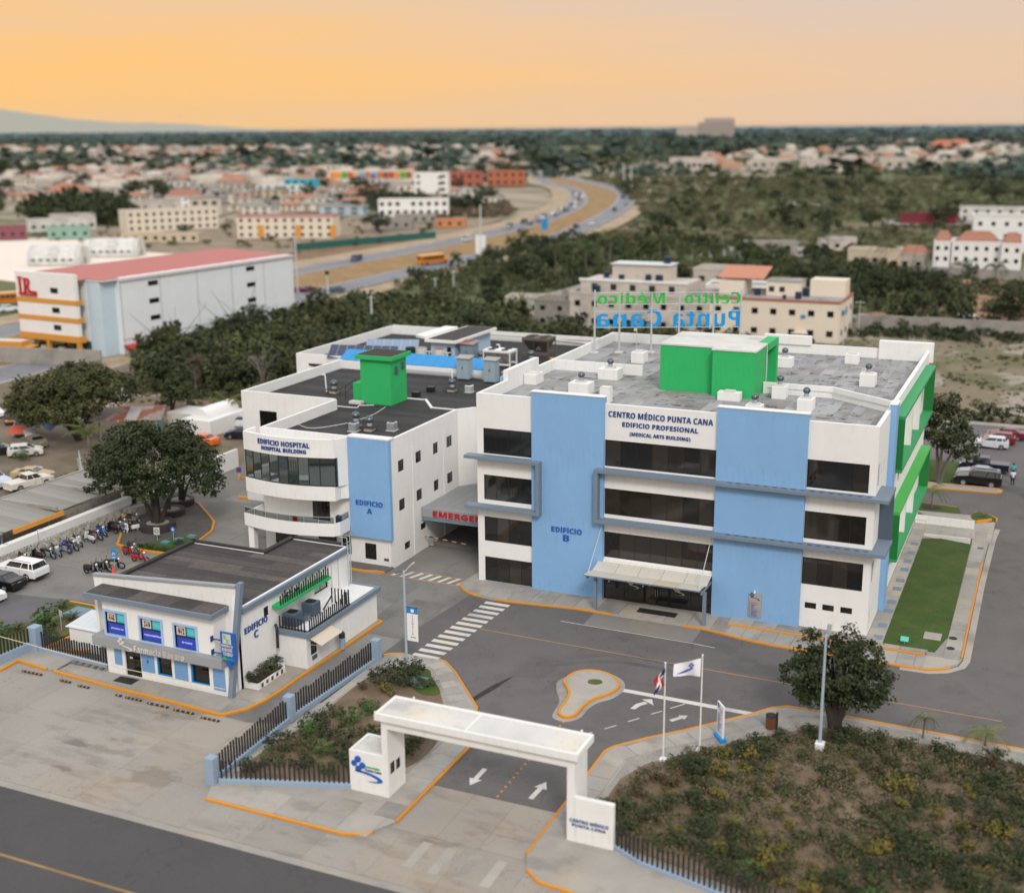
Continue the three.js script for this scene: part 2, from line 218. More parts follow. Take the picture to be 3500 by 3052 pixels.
// ---------------------------------------------------------------- terrain
struct('ground', (() => { // near ground, dusty
  return sheet([[-150, 80], [-150, -60], [-125, -150], [-20, -165], [120, -165], [140, 80]], -0.10);
})(), M.dirt);
{ // the plain to the horizon: scrub greens, dry browns, pale clearings as colours of the land itself
  const P = [], C = [], I = [], nr = 150, na = 240, R0 = 20, R1 = 24000;
  for (let i = 0; i <= nr; i++) {
    const r = R0 * Math.pow(R1 / R0, i / nr);
    for (let j = 0; j < na; j++) {
      const a = j / na * Math.PI * 2, x = 20 + r * Math.sin(a), z = -r * Math.cos(a);
      P.push(x, -0.30 - (r > 300 ? 0.6 : 0), z);
      const u = x / 4000, v = z / 4000, n = fbm(u + 9, v + 9, 64, 6, 101), m = fbm(u * 0.3 + 3, v * 0.3 + 3, 32, 5, 102);
      let c = mix3([0.085, 0.095, 0.032], [0.15, 0.125, 0.065], smooth(0.40, 0.62, n));
      c = mix3(c, [0.09, 0.115, 0.035], 0.5 * smooth(0.45, 0.6, m));
      if (x < -170 && z < -180 && z > -1500 && x + 0.55 * z > -1500) { const t = smooth(0.36, 0.58, fbm(u * 2 + 1, v * 2, 64, 4, 103)); c = mix3(c, [0.36, 0.30, 0.23], t * 0.85); }
      if (r > 2600) c = mix3([0.07, 0.10, 0.06], [0.17, 0.16, 0.08], smooth(0.42, 0.6, m));
      C.push(...c);
    }
  }
  for (let i = 0; i < nr; i++) for (let j = 0; j < na; j++) { const a = i * na + j, b = i * na + (j + 1) % na, c = a + na, d = b + na; I.push(a, b, c, b, d, c); }
  const g = new THREE.BufferGeometry(); g.setAttribute('position', new THREE.Float32BufferAttribute(P, 3)); g.setAttribute('color', new THREE.Float32BufferAttribute(C, 3)); g.setIndex(I); g.computeVertexNormals(); g.userData.keep = 1;
  const o = new THREE.Mesh(g, new THREE.MeshStandardMaterial({ vertexColors: true, roughness: 1, side: THREE.DoubleSide })); o.name = 'plain'; o.userData.kind = 'structure'; scene.add(o);
}
{ // hazy hills beyond the plain, at the left
  const ridge = (name, pts, x0, z0, dx, dz, col) => {
    const P = [], I = [], n = 60, m = 8;
    for (let i = 0; i <= n; i++) for (let j = 0; j <= m; j++) {
      const t = i / n, s = j / m * 2 - 1; let h = 0; for (const [c, w, k] of pts) h += k * Math.exp(-Math.pow((t - c) / w, 2));
      h *= 1 - s * s; h += (fbm(t * 2, s + 2, 16, 4, 7) - 0.5) * 40 * (1 - s * s); P.push(x0 + dx * t + s * 2500 * 0.5, Math.max(-1, h), z0 + dz * t + s * 2500);
    }
    for (let i = 0; i < n; i++) for (let j = 0; j < m; j++) { const a = i * (m + 1) + j; I.push(a, a + 1, a + m + 1, a + 1, a + m + 2, a + m + 1); }
    const g = new THREE.BufferGeometry(); g.setAttribute('position', new THREE.Float32BufferAttribute(P, 3)); g.setIndex(I); g.computeVertexNormals(); g.userData.keep = 1;
    const o = new THREE.Mesh(g, mat(col, 1, { side: THREE.DoubleSide })); o.name = numbered(name); o.userData.kind = 'structure'; scene.add(o);
  };
  ridge('hills', [[0.30, 0.16, 380], [0.48, 0.2, 230], [0.75, 0.14, 110]], -19500, -13500, 7500, -5500, [0.30, 0.29, 0.22]);
}
// ---------------------------------------------------------------- the street, the concrete forecourt, the drive and its markings
const street = struct('street', sheet(rect(-90, 43.45, 120, 80), 0.0), M.asphaltD);
part(street, 'centre_line', sheet(rect(-90, 49.0, 120, 49.2), 0.006), mat([0.34, 0.21, 0.09], 0.85, { map: T.concrete }));
part(street, 'gutter', sheet(rect(-90, 42.95, 120, 43.5), 0.010), M.pave2);
const forecourt = struct('forecourt', sheet([[-95, 43.0], [-95, 26], [0.9, 26], [0.9, 38.6], [8.3, 33], [11, 32.9], [21.2, 32.9], [25, 35.6], [60, 45]].map(p => [p[0], Math.min(p[1], 42.96)]), -0.02), M.lot);
{ // concrete panels of the forecourt with recessed joints
  const vars = [0, 1, 2, 3, 4].map(k => mat([0.315, 0.29, 0.258].map(v => v * (0.97 + k * 0.02)), 0.92, { map: T.lot }));
  const r = rng(5), pn = (x0, x1, z0, z1) => part(forecourt, 'concrete_panel', bx(x0 + 0.008, x1 - 0.008, -0.06, r() * 0.005, z0 + 0.008, z1 - 0.008), vars[Math.floor(r() * 5)]);
  for (let i = 0; i < 15; i++) for (let j = 0; j < 3; j++) pn(-58.5 + i * 4, -54.5 + i * 4, 30.6 + j * 4.1, 34.7 + j * 4.1);
  for (let i = 0; i < 15; i++) { const x = 1.5 + i * 4; if (x < 9.4) pn(x, x + 4, 38.8, 42.9); else if (x > 23) pn(x, x + 4, 39.4, 42.9); else pn(x, x + 4, 38.2, 42.9); }
  for (let i = 0; i < 3; i++) for (let j = 0; j < 1; j++) pn(12.8 + i * 2.68, 15.48 + i * 2.68, 32.95, 38.15);
}
const yard = struct('concrete_yard', sheet([[-43, 28], [-43, -60], [-8.5, -60], [0.9, -60], [0.75, 4], [0.05, 12], [0.05, 29.5], [-2.9, 30.5]], -0.012), M.yard);
{ // lighter and darker cast panels of the yard road
  const r = rng(8), vars = [0.92, 1, 1.08].map((k, i) => mat([0.225 * k, 0.217 * k, 0.20 * k], 0.92, { map: again(T.concrete, 1 / 30, i * 0.3, i * 0.17) }));
  for (let i = 0; i < 8; i++) for (let j = 0; j < 12; j++) part(yard, 'concrete_panel', bx(-41 + i * 4.6, -36.45 + i * 4.6, -0.05, 0.002 + r() * 0.004, -44 + j * 4.6, -39.45 + j * 4.6), vars[Math.floor(r() * 3)]);
  for (let j = 0; j < 6; j++) part(yard, 'concrete_panel', bx(-8.3, -3.9, -0.05, 0.002 + r() * 0.004, -26 + j * 4.6, -21.45 + j * 4.6), vars[j % 3]), part(yard, 'concrete_panel', bx(-3.86, 0.6, -0.05, 0.002 + r() * 0.004, -26 + j * 4.6, -21.45 + j * 4.6), vars[(j + 1) % 3]);
  for (let j = 0; j < 3; j++) part(yard, 'concrete_panel', bx(-3.0, 0.0, -0.05, 0.004, 6 + j * 4, 9.96 + j * 4), vars[j]);
  part(yard, 'asphalt_strip', sheet([[-43, 28], [-43, 19.4], [-30, 17.6], [-19, 16.6], [-18.8, 18.2], [-29.7, 18.6], [-30.2, 28]], 0.012), mat([0.125, 0.122, 0.127], 0.92, { map: T.asphalt }));
  part(yard, 'hatched_crossing', (() => { const g = []; for (let i = 0; i < 9; i++) { const x = -8.0 + i * 0.93; g.push(sheet([[x, 1.55], [x + 0.36, 1.55], [x + 0.86, 0.1], [x + 0.5, 0.1]], 0.012)); } return g; })(), M.paint);
  part(yard, 'crossing_edge', [kerbGeo([[-8.3, 1.66], [0.0, 1.66]], 0.14, 0.008, 0.013), kerbGeo([[-7.8, -0.02], [-1.4, -0.02]], 0.12, 0.008, 0.013), kerbGeo([[-1.2, 1.2], [-0.15, -0.9], [-0.12, -6]], 0.12, 0.008, 0.013)], M.yellowW);
}
const drive = struct('asphalt_drive', sheet([[0.9, -60], [0.75, 4], [0.05, 12], [0.05, 17.4], [4.5, 22.5], [10.5, 24.5], [11.6, 32.93], [21.4, 32.93], [26, 26], [34, 20], [60, 20], [100, 20], [100, -80], [20, -80], [20, -60]], 0.0), M.asphalt);
part(drive, 'concrete_pad', sheet([[12.1, 2.9], [21.2, 2.9], [21.2, 5.75], [12.1, 5.6]], 0.006), M.yard);
part(drive, 'tyre_arc', [0, 1].map(k => sheet(ribbon(closedCurve([[9.2, 26], [10.2, 19.5], [12.4 - k, 14.5], [16.5, 11.6 - k * 1.3], [22, 11.4 - k]], 30, false), 0.55)[0].concat(ribbon(closedCurve([[9.2, 26], [10.2, 19.5], [12.4 - k, 14.5], [16.5, 11.6 - k * 1.3], [22, 11.4 - k]], 30, false), 0.55)[1].reverse()), 0.004)), mat([0.118, 0.111, 0.109], 0.9, { map: again(T.asphalt, 1 / 50) }));
for (let i = 0; i < 13; i++) { const z = 4.05 + i * 0.985, x = 2.72 - i * 0.045; part(drive, 'crosswalk_stripe', sheet([[x, z], [x + 2.25, z + 0.02], [x + 2.25, z + 0.55], [x, z + 0.53]], 0.007), M.paint); }
part(drive, 'edge_line', kerbGeo([[10.15, 5.66], [21.14, 5.88], [23.1, 6.06]], 0.09, 0.002, 0.009), M.paint);
part(drive, 'centre_line', kerbGeo([[4.84, 9.69], [21.77, 10.1], [30.1, 10.25], [44, 10.5]], 0.10, 0.002, 0.008), M.yellowW);
part(drive, 'stop_line', kerbGeo([[19.02, 15.86], [28.4, 15.95]], 0.55, 0.002, 0.008), M.paint);
for (const [a, b] of [[[19.79, 21.92], [20.34, 21.15]], [[20.89, 20.34], [21.44, 19.54]], [[21.99, 18.66], [22.54, 17.92]], [[22.93, 17.31], [23.67, 16.26]], [[18.7, 23.5], [19.2, 22.7]]]) part(drive, 'lane_dash', kerbGeo([a, b], 0.12, 0.002, 0.008), M.paint);
function arrowGeo(x, z, dx, dz, L = 1.6, w = 0.16, hw = 0.36) {
  const u = Math.hypot(dx, dz); dx /= u; dz /= u; const q = (a, b) => [x + dx * a - dz * b, z + dz * a + dx * b];
  return sheet([q(0, -w), q(L * 0.62, -w), q(L * 0.62, -hw), q(L, 0), q(L * 0.62, hw), q(L * 0.62, w), q(0, w)], 0.009);
}
part(drive, 'arrow_marking', arrowGeo(23.5, 19.1, 0.82, -1.14, 1.45), M.paint);
part(drive, 'arrow_marking', [sheet([[20.4, 18.45], [20.55, 17.6], [21.0, 17.0], [21.3, 17.25], [20.95, 17.7], [20.75, 18.4]], 0.009), sheet([[20.7, 16.75], [21.35, 16.45], [21.75, 17.35]], 0.010)], M.paint);
part(drive, 'arrow_marking', arrowGeo(14.7, 29.9, 0.0, 1, 2.2, 0.16, 0.42), M.paint);
part(drive, 'arrow_marking', arrowGeo(18.75, 32.1, 0.05, -1, 2.2, 0.16, 0.42), M.paint);
part(drive, 'road_stud', [...Array(9)].map((_, i) => cyl(16.8, 32.6 - i * 0.6, 0.0, 0.03, 0.09, 0.07, 8)), M.yellow);
part(drive, 'road_stud', [cyl(16.9, 22.1, 0, 0.03, 0.09, 0.07, 8), cyl(16.9, 22.7, 0, 0.03, 0.09, 0.07, 8)], M.yellow);
for (let i = 0; i < 4; i++) part(forecourt, 'crosswalk_stripe', sheet([[15.0 + i * 1.55, 38.7], [15.6 + i * 1.55, 38.7], [15.6 + i * 1.55, 41.3], [15.0 + i * 1.55, 41.3]], 0.012), i === 3 ? M.pave3 : M.pave);
// ---------------------------------------------------------------- pavements, kerbs, lawns, beds
function kerb(name, runs, y1 = 0.15, w = 0.16, m = M.yellow, y0 = -0.05) { runs.forEach(r => struct(name, kerbGeo(r, w, y0, y1), m)); }
const bOuter = [[-1.12, 1.1], [-0.9, 1.7], [-0.21, 2.5], [0.5, 3.0], [1.24, 3.32], [3.06, 3.5], [4.6, 3.55], [10.4, 2.85], [14.6, 2.9], [18.7, 2.95], [21.2, 2.95], [22.8, 3.25], [24.5, 3.7], [27, 4.05], [36.6, 4.1], [38.5, 4.05], [39.6, 3.5], [40.5, 2.4], [40.72, 1.2], [40.65, -16], [40.8, -29.5], [41.0, -33]];
const pavement = struct('pavement', slab([[-0.4, -8], ...bOuter.slice(0, 1), ...bOuter, [34, -36], [33, -8]], -0.2, 0.09), M.pave2);
{ // paving slabs, joints recessed
  const r = rng(3), ms = [M.pave, M.pave2, M.pave3], add = (pts, y = 0.13) => part(pavement, 'paving_slab', slab(pts, 0.0, y + r() * 0.004), ms[Math.floor(r() * 3)]);
  const edge = x => { for (let i = 0; i < bOuter.length - 1; i++) { const [a, b] = [bOuter[i], bOuter[i + 1]]; if (x >= a[0] && x <= b[0]) return lerp(a[1], b[1], (x - a[0]) / (b[0] - a[0] || 1)) - 0.1; } return 3; };
  for (let x = 0.4; x < 22; x += 1.95) add([[x + 0.015, -0.28], [x + 1.93, -0.28], [x + 1.93, edge(x + 1.93)], [x + 0.015, edge(x + 0.015)]]);
  for (let x = 21.9; x < 38; x += 1.3) add([[x + 0.015, 1.55], [x + 1.285, 1.55], [x + 1.285, edge(x + 1.285)], [x + 0.015, edge(x + 0.015)]]);
  add([[38.2, 1.55], [40.6, 1.55], [40.4, 2.3], [39.55, 3.35], [38.5, 3.9], [38.2, 3.95]]);
  for (let z = 1.5; z > -30; z -= 1.95) { add(rect(39.38, z - 1.935, 40.55, z - 0.0)); add(rect(33.55, z - 1.935, 34.82, z)); }
  for (let x = 22.9; x < 38.1; x += 1.9) add(rect(x + 0.015, x < 33.3 ? -0.28 : 0.72, Math.min(x + 1.885, 38.2), 1.42), 0.24);
  for (const z of [-0.6, -3.2, -6.5, -8.7, -12.0, -14.2, -17.2, -19.6, -22.2, -25]) part(pavement, 'drain_cover', rbx(34.0, 34.7, 0.13, 0.155, z - 0.42, z + 0.42, 0.01), M.grey);
  for (const [x, z] of [[39.75, -2.6], [39.75, -0.5]]) part(pavement, 'manhole_cover', cyl(x, z, 0.13, 0.155, 0.31, 0.31, 20), M.black);
  part(pavement, 'manhole_cover', cyl(40.2, -26, 0.13, 0.15, 0.3, 0.3, 18), M.greyD);
  for (const x of [1.9, 3.9]) part(pavement, 'drain_cover', bx(x, x + 0.9, 0.13, 0.15, 0.3, 1.1), M.greyL);
  part(pavement, 'door_mat', rbx(15.3, 18.6, 0.135, 0.16, 0.75, 1.75, 0.01), M.black);
}
struct('gutter', [sheet(ribbon(bOuter.slice(14), 0.5, -0.33)[0].concat(ribbon(bOuter.slice(14), 0.5, -0.33)[1].reverse()), 0.009)], M.pave3);
kerb('kerb', [[[-1.12, 1.1], [-0.9, 1.7], [-0.21, 2.5], [0.5, 3.0], [1.24, 3.32], [2.0, 3.42]], [[3.3, 3.55], [4.6, 3.55], [10.4, 2.85], [13.6, 2.88]], [[19.6, 2.95], [21.2, 2.95], [22.8, 3.25], [24.5, 3.7], [27, 4.05], [36.6, 4.1], [38.5, 4.05], [39.6, 3.5], [40.0, 3.1]], [[40.68, 1.0], [40.62, -7], [40.62, -22]]]);
struct('low_kerb', kerbGeo([[13.6, 2.9], [19.6, 2.95]], 0.16, -0.05, 0.10), M.pave2); struct('low_kerb', kerbGeo([[2.0, 3.42], [3.3, 3.55]], 0.16, -0.05, 0.08), M.pave2);
kerb('kerb', [[[22.9, 1.5], [30, 1.5], [38.1, 1.6]]], 0.26, 0.13, M.yellow, 0.1);
const lawn = struct('lawn', slab([[34.86, -26.9], [39.3, -28.6], [39.36, -2.9], [38.7, 0.65], [34.86, 0.65]], 0.0, 0.155), M.grass);
struct('lawn', slab([[33.3, -39.2], [37.2, -38.8], [37.6, -36.6], [33.5, -36.2]], 0, 0.15), M.grass);
struct('lawn', slab(closedCurve([[38.6, -36.2], [39.2, -37.9], [40.4, -37.2], [41.0, -35.2], [40.4, -34.8], [39, -35]], 20), 0, 0.15), M.grass);
struct('lawn', slab([[32, -58], [35.8, -58], [35.6, -48.4], [33, -48.4]], 0, 0.14), M.grass);
part(lawn, 'grass_clump', (() => { const r = rng(12), g = []; for (let i = 0; i < 2600; i++) { const x = 34.95 + r() * 4.3, z = -27 + r() * 27.5, a = r() * 6.3, h = 0.04 + 0.05 * r(), q = new THREE.BufferGeometry(); q.setAttribute('position', new THREE.Float32BufferAttribute([x, 0.15, z, x + 0.05 * Math.cos(a), 0.15, z + 0.05 * Math.sin(a), x + 0.04, 0.155 + h * 0.5, z + 0.03], 3)); q.setAttribute('normal', new THREE.Float32BufferAttribute([0, 1, 0, 0, 1, 0, 0, 1, 0], 3)); q.setAttribute('uv', new THREE.Float32BufferAttribute(6, 2)); g.push(q); } return g; })(), M.grass).userData.kind = 'stuff';
kerb('kerb', [[[33.2, -47.7], [40.6, -47.9], [41.0, -47.4], [40.9, -46.5], [40.3, -46.1], [33.3, -45.6]], [[33.2, -39.3], [37.0, -38.9]], [[38.9, -37.8], [40.3, -37.4], [41.05, -36.4], [41.1, -35.2]]]);
struct('traffic_island', slab([[33.2, -47.7], [40.6, -47.9], [41.0, -47.4], [40.9, -46.5], [40.3, -46.1], [33.3, -45.6]], -0.05, 0.13), M.pave);
struct('pavement', slab([[33.2, -36.4], [38.4, -36.6], [41, -34.9], [41, -28], [33.6, -35.6]], -0.05, 0.12), M.pave);
kerb('ramp_kerb', [[[39.2, -33.9], [40.6, -35.2]]], 0.4, 0.15);
// the keyhole island of the turning circle
const isl = closedCurve([[15.71, 13.91], [16.94, 13.85], [18.06, 14.62], [18.6, 15.72], [18.3, 17.1], [17.6, 18.3], [17.35, 19.42], [17.3, 21.0], [16.9, 21.55], [16.28, 21.3], [16.06, 20.6], [16.0, 19.3], [15.72, 18.0], [15.2, 17.1], [14.72, 16.4], [14.7, 15.3], [15.05, 14.4]], 56);
struct('gutter', sheet(closedCurve([[15.5, 13.7], [17, 13.55], [18.5, 14.4], [19.05, 15.7], [18.8, 17.4], [18.0, 18.6], [17.75, 19.8], [17.7, 21.2], [17.0, 22.05], [16.0, 21.8], [15.7, 20.6], [15.5, 19.3], [15.0, 18.4], [14.5, 17.4], [14.2, 16.4], [14.5, 15.2], [14.8, 14.2]], 48), 0.008), M.pave);
const roundel = struct('traffic_island', slab(isl, -0.05, 0.14), M.pave3);
struct('kerb', kerbGeo(isl, 0.17, -0.05, 0.19, 0, true), M.yellow);
part(roundel, 'grass_patch', slab(closedCurve([[16.3, 15.5], [17.0, 15.2], [17.35, 15.6], [17.0, 16.05], [16.4, 16.0]], 20), 0.1, 0.17), M.grassD);
// bed and walk left of the gate
struct('pavement', slab([[0.5, 17.7], [0.6, 16.95], [1.72, 16.46], [4.13, 16.5], [5.22, 16.6], [6.66, 17.94], [10.62, 22.5], [12.62, 27.76], [12.62, 37.65], [11.8, 39.1], [10.4, 39.85], [0.9, 39.85], [0.3, 38.6], [0.3, 29]], -0.05, 0.10), M.pave);
{ const r = rng(31), P = 'pavement', pv = scene.children[scene.children.length - 1], ms = [M.pave, M.pave2, M.pave3];
  for (let i = 0; i < 7; i++) { const t0 = i / 7, t1 = (i + 1) / 7 - 0.01, a = t => [lerp(5.0, 10.2, t), lerp(16.75, 22.7, t)], b = t => [lerp(4.0, 9.2, t), lerp(17.9, 23.6, t)]; part(pv, 'paving_slab', slab([a(t0), a(t1), b(t1), b(t0)], 0, 0.13 + r() * 0.004), ms[Math.floor(r() * 3)]); }
  for (let i = 0; i < 6; i++) { const z = 27.9 + i * 1.6; part(pv, 'paving_slab', slab(rect(11.05, z, 12.5, z + 1.57), 0, 0.13 + r() * 0.004), ms[Math.floor(r() * 3)]); }
  for (let i = 0; i < 14; i++) { const z = 18.2 + i * 1.4; part(pv, 'paving_slab', slab(rect(0.42, z, 1.18, z + 1.38), 0, 0.13 + r() * 0.004), ms[Math.floor(r() * 3)]); }
  for (let i = 0; i < 5; i++) part(pv, 'paving_slab', slab(rect(1.4 + i * 2.1, 38.2 - i * 0.55, 3.47 + i * 2.1, 39.7), 0, 0.115 + r() * 0.004), ms[Math.floor(r() * 3)]);
}
struct('gravel_bed', slab([[1.25, 19.2], [2.8, 18.5], [4.6, 17.9], [5.4, 18.6], [9.0, 23.2], [10.8, 27.6], [10.5, 33.3], [8.3, 33.5], [8.3, 35.1], [0.9, 37.6], [0.9, 30]], 0, 0.135), M.gravel);
struct('planting_bed', slab(closedCurve([[1.5, 20.6], [2.9, 19.1], [4.6, 18.5], [5.6, 19.6], [8.0, 22.6], [10.1, 26.5], [10.5, 31], [9.5, 33.0], [8.1, 34.6], [1.2, 37.0], [1.35, 28]], 60), 0.05, 0.17), M.soil);
struct('lawn', slab(closedCurve([[3.7, 18.9], [4.7, 18.5], [5.6, 19.6], [7.4, 21.9], [6.4, 22.4], [5.0, 21.6], [4.0, 20.3]], 30), 0.1, 0.19), M.grass);
kerb('kerb', [[[0.3, 17.4], [0.6, 16.95], [1.72, 16.46]], [[4.6, 16.45], [5.22, 16.6], [6.66, 17.94], [10.62, 22.5], [12.0, 26.0], [12.62, 27.76], [12.62, 37.6]], [[0.82, 39.85], [10.4, 39.9], [11.5, 39.5], [11.9, 39.1]]]);
// garden right of the gate
const gk = [[20.87, 37.7], [20.87, 31.7], [20.9, 24.9], [21.2, 24.2], [22.7, 22.4], [24.8, 20.2], [28.3, 16.2], [29.4, 14.7], [30.3, 14.05], [31.5, 14.0], [33, 14], [45.5, 14.3], [60, 14.7]];
struct('pavement', slab([...gk, [60, 60], [24.2, 39.9], [22.4, 39.8], [21.5, 39.05]], -0.05, 0.10), M.pave);
{ const r = rng(41), pv = scene.children[scene.children.length - 1], ms = [M.pave, M.pave2, M.pave3], W = [[21.1, 33], [21.1, 25.1], [22.9, 22.7], [25, 20.5], [28.5, 16.5], [29.9, 14.8]];
  for (let k = 0; k < W.length - 1; k++) { const a = W[k], b = W[k + 1], L = Math.hypot(b[0] - a[0], b[1] - a[1]), n = Math.max(1, Math.round(L / 1.6)), nx = -(b[1] - a[1]) / L, nz = (b[0] - a[0]) / L;
    for (let i = 0; i < n; i++) { const p = t => [lerp(a[0], b[0], t), lerp(a[1], b[1], t)], p0 = p(i / n), p1 = p((i + 1) / n - 0.012); part(pv, 'paving_slab', slab([p0, p1, [p1[0] + nx * 1.35, p1[1] + nz * 1.35], [p0[0] + nx * 1.35, p0[1] + nz * 1.35]], 0, 0.13 + r() * 0.004), ms[Math.floor(r() * 3)]); } }
}
struct('gravel_bed', slab([[22.6, 33], [22.6, 25.6], [24.2, 23.4], [27.0, 20.4], [29.4, 17.6], [31.0, 15.2], [33, 14.6], [60, 15.2], [60, 44], [36, 37.6], [25.3, 35]], 0, 0.135), M.gravel);
struct('planting_bed', slab([[23.0, 34], [23.0, 28], [23.9, 25.6], [25.4, 23.9], [27.6, 21.5], [29.8, 19.2], [32, 17.2], [34.5, 15.8], [41.5, 16.3], [60, 17], [60, 43], [36, 37.2], [25.3, 34.9]], 0.05, 0.17), M.soil);
kerb('kerb', [gk.slice(0, 2).map(p => [p[0], p[1]]), gk.slice(2), [[21.5, 39.05], [22.45, 39.8], [24.1, 40.0], [27, 40.6]], [[20.9, 30], [20.9, 24.9]]]);
// around the pharmacy
const ck = [[-20.9, 29.42], [-16, 29.8], [-14.2, 29.93], [-9.46, 30.15], [-5.4, 30.42], [-4.9, 30.3], [-3.9, 28.9], [-3.55, 27.4], [-3.44, 25.9], [-3.42, 22.4], [-3.3, 18.3], [-3.2, 12.4], [-3.12, 11.65], [-3.6, 11.45]];
struct('pavement', slab([...ck, [-6, 11.4], [-6, 27], [-17.5, 27.3], [-21, 27.3]], -0.05, 0.11), M.pave2);
{ const r = rng(51), pv = scene.children[scene.children.length - 1], ms = [M.pave, M.pave2, M.lot, M.pave2];
  for (let i = 0; i < 8; i++) { const x = -20.6 + i * 1.9; part(pv, 'paving_slab', slab(rect(x, 28.05, x + 1.885, 29.3 + i * 0.09), 0, 0.135 + r() * 0.004), ms[Math.floor(r() * 4)]); }
  for (let i = 0; i < 4; i++) { const z = 22.0 + i * 1.5; part(pv, 'paving_slab', slab(rect(-6.0, z, -3.65, z + 1.485), 0, 0.135 + r() * 0.004), ms[Math.floor(r() * 4)]); }
  part(pv, 'door_mat', rbx(-15.6, -13.9, 0.13, 0.155, 28.25, 29.15, 0.01), M.black);
}
kerb('kerb', [ck, [[-60, 32.2], [-24.7, 30.9], [-24.8, 29.0], [-21.6, 29.4]]], 0.17, 0.2);
struct('pavement', slab([[-60, 32], [-24.8, 30.8], [-24.8, 29.1], [-21.6, 29.4], [-17.2, 28.2], [-17.4, 27.3], [-25.2, 27.0], [-25.5, 30.2], [-60, 31]], -0.05, 0.11), M.pave);
struct('planting_bed', slab(closedCurve([[-27.2, 18.3], [-29.9, 18.3], [-29.5, 21.2], [-29.9, 24.4], [-30.6, 28], [-35, 33], [-27.2, 29], [-25.7, 27], [-25, 24.5], [-24.8, 22.3], [-25.4, 20]], 50), -0.05, 0.14), M.grassD);
struct('planting_bed', slab(closedCurve([[-28.4, 20.5], [-27, 19.9], [-26.2, 21.5], [-25.8, 24], [-27.4, 25.2], [-28.6, 23]], 30), 0, 0.16), M.soil);
kerb('kerb', [[[-24.5, 26.3], [-24.4, 23.5], [-24.6, 21.6], [-25.5, 19.4], [-27.2, 18.1], [-29.9, 18.1]], [[-25.0, 26.5], [-21.4, 25.9], [-20.6, 25.0]]], 0.2, 0.2);
// island under the planter trees
const lk = [[-38.6, 1.6], [-36.95, 3.9], [-36.5, 4.6], [-34.66, 4.95], [-32.64, 5.05], [-30.6, 4.9], [-29.9, 3.8], [-29.8, 0.9], [-30.6, -2.4], [-32.2, -4.9], [-34.5, -6.9], [-37.8, -9.6], [-40.8, -10.8]];
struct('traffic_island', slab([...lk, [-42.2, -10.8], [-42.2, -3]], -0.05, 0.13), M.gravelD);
kerb('kerb', [lk], 0.2, 0.24);
struct('lawn', slab(closedCurve([[-34.2, 4.5], [-31.2, 4.7], [-30.4, 3.5], [-30.4, 0.6], [-31.6, 0.4], [-32.9, 1.8]], 30), 0.05, 0.2), M.grass);
struct('kerb', kerbGeo([[-39.6, -19.9], [-36.2, -20.2]], 0.2, -0.05, 0.18), M.yellow); struct('kerb', kerbGeo([[-35.2, -13.2], [-32.7, -13.5]], 0.3, -0.05, 0.2), M.yellow);
struct('kerb', kerbGeo([[-13.0, 1.7], [-10.6, 1.75], [-9.4, 1.4], [-8.6, 1.5]], 0.2, -0.05, 0.17), M.yellow);
struct('pavement', slab([[-22, 3], [-20.5, 4.2], [-12.9, 4.1], [-12.5, 1.7], [-8.6, 1.4], [-8.5, -0.2], [-22, -0.2]], -0.05, 0.12), mat([0.16, 0.145, 0.14], 0.9, { map: T.gravel }));
// gravel and dirt lots
struct('dirt_lot', sheet([[-44, 20], [-44, -20], [-52, -36], [-110, -60], [-110, 20]], -0.06), M.dirt);
struct('parking_lot', sheet([[32, -79], [80, -79], [80, -58], [32, -58]], 0.006), M.asphalt);
struct('concrete_edge', slab([[30, -79.2], [60, -78.6], [60, -80.4], [30, -80.8]], -0.05, 0.14), M.pave);
// ---------------------------------------------------------------- windows, letters, emblem
// a recessed window: frame mesh with pane children. plane 'z'/'x', dir = outward sign
function win(parent, plane, u0, u1, v0, v1, pos, dir, cols, rows = 1, o = {}) {
  const { fm = M.dark, gm = M.glass, rec = 0.12, fw = 0.05, name = 'window' } = o, d0 = pos - dir * rec, d1 = d0 + dir * 0.06;
  const B = (a, b, c, d, e, f) => plane === 'z' ? bx(a, b, c, d, Math.min(e, f), Math.max(e, f)) : bx(Math.min(e, f), Math.max(e, f), c, d, a, b);
  const g = [B(u0, u1, v0, v0 + fw, d0, d1), B(u0, u1, v1 - fw, v1, d0, d1), B(u0, u0 + fw, v0 + fw, v1 - fw, d0, d1), B(u1 - fw, u1, v0 + fw, v1 - fw, d0, d1)];
  const cw = (u1 - u0) / cols, rh = (v1 - v0) / rows, mw = o.mw ?? 0.02;
  for (let i = 1; i < cols; i++) g.push(B(u0 + i * cw - mw, u0 + i * cw + mw, v0 + fw, v1 - fw, d0, d1 - dir * 0.015));
  for (let j = 1; j < rows; j++) g.push(B(u0 + fw, u1 - fw, v0 + j * rh - mw, v0 + j * rh + mw, d0 - dir * 0.004, d1 - dir * 0.02));
  const w = part(parent, name, g, fm);
  for (let i = 0; i < cols; i++) for (let j = 0; j < rows; j++) part(w, 'pane', B(u0 + i * cw + 0.012, u0 + (i + 1) * cw - 0.012, v0 + j * rh + 0.012, v0 + (j + 1) * rh - 0.012, d0 + dir * 0.005, d0 + dir * 0.02), gm === M.glass ? M.glasses[Math.floor(hash2(i * 7 + Math.round(u0 * 13), j * 5 + Math.round(v0 * 11), 3) * 3.99)] : gm);
  return w;
}
function letters(parent, str, x, y, z, h, w, m, o = {}) {           // on a face towards +z; ry turns it
  const g = text(str, h, o.d ?? 0.06, w, o.f ?? 'b'); if (o.ry) g.rotateY(o.ry); g.translate(x, y, z); return part(parent, o.name ?? 'lettering', g, m, o.label);
}
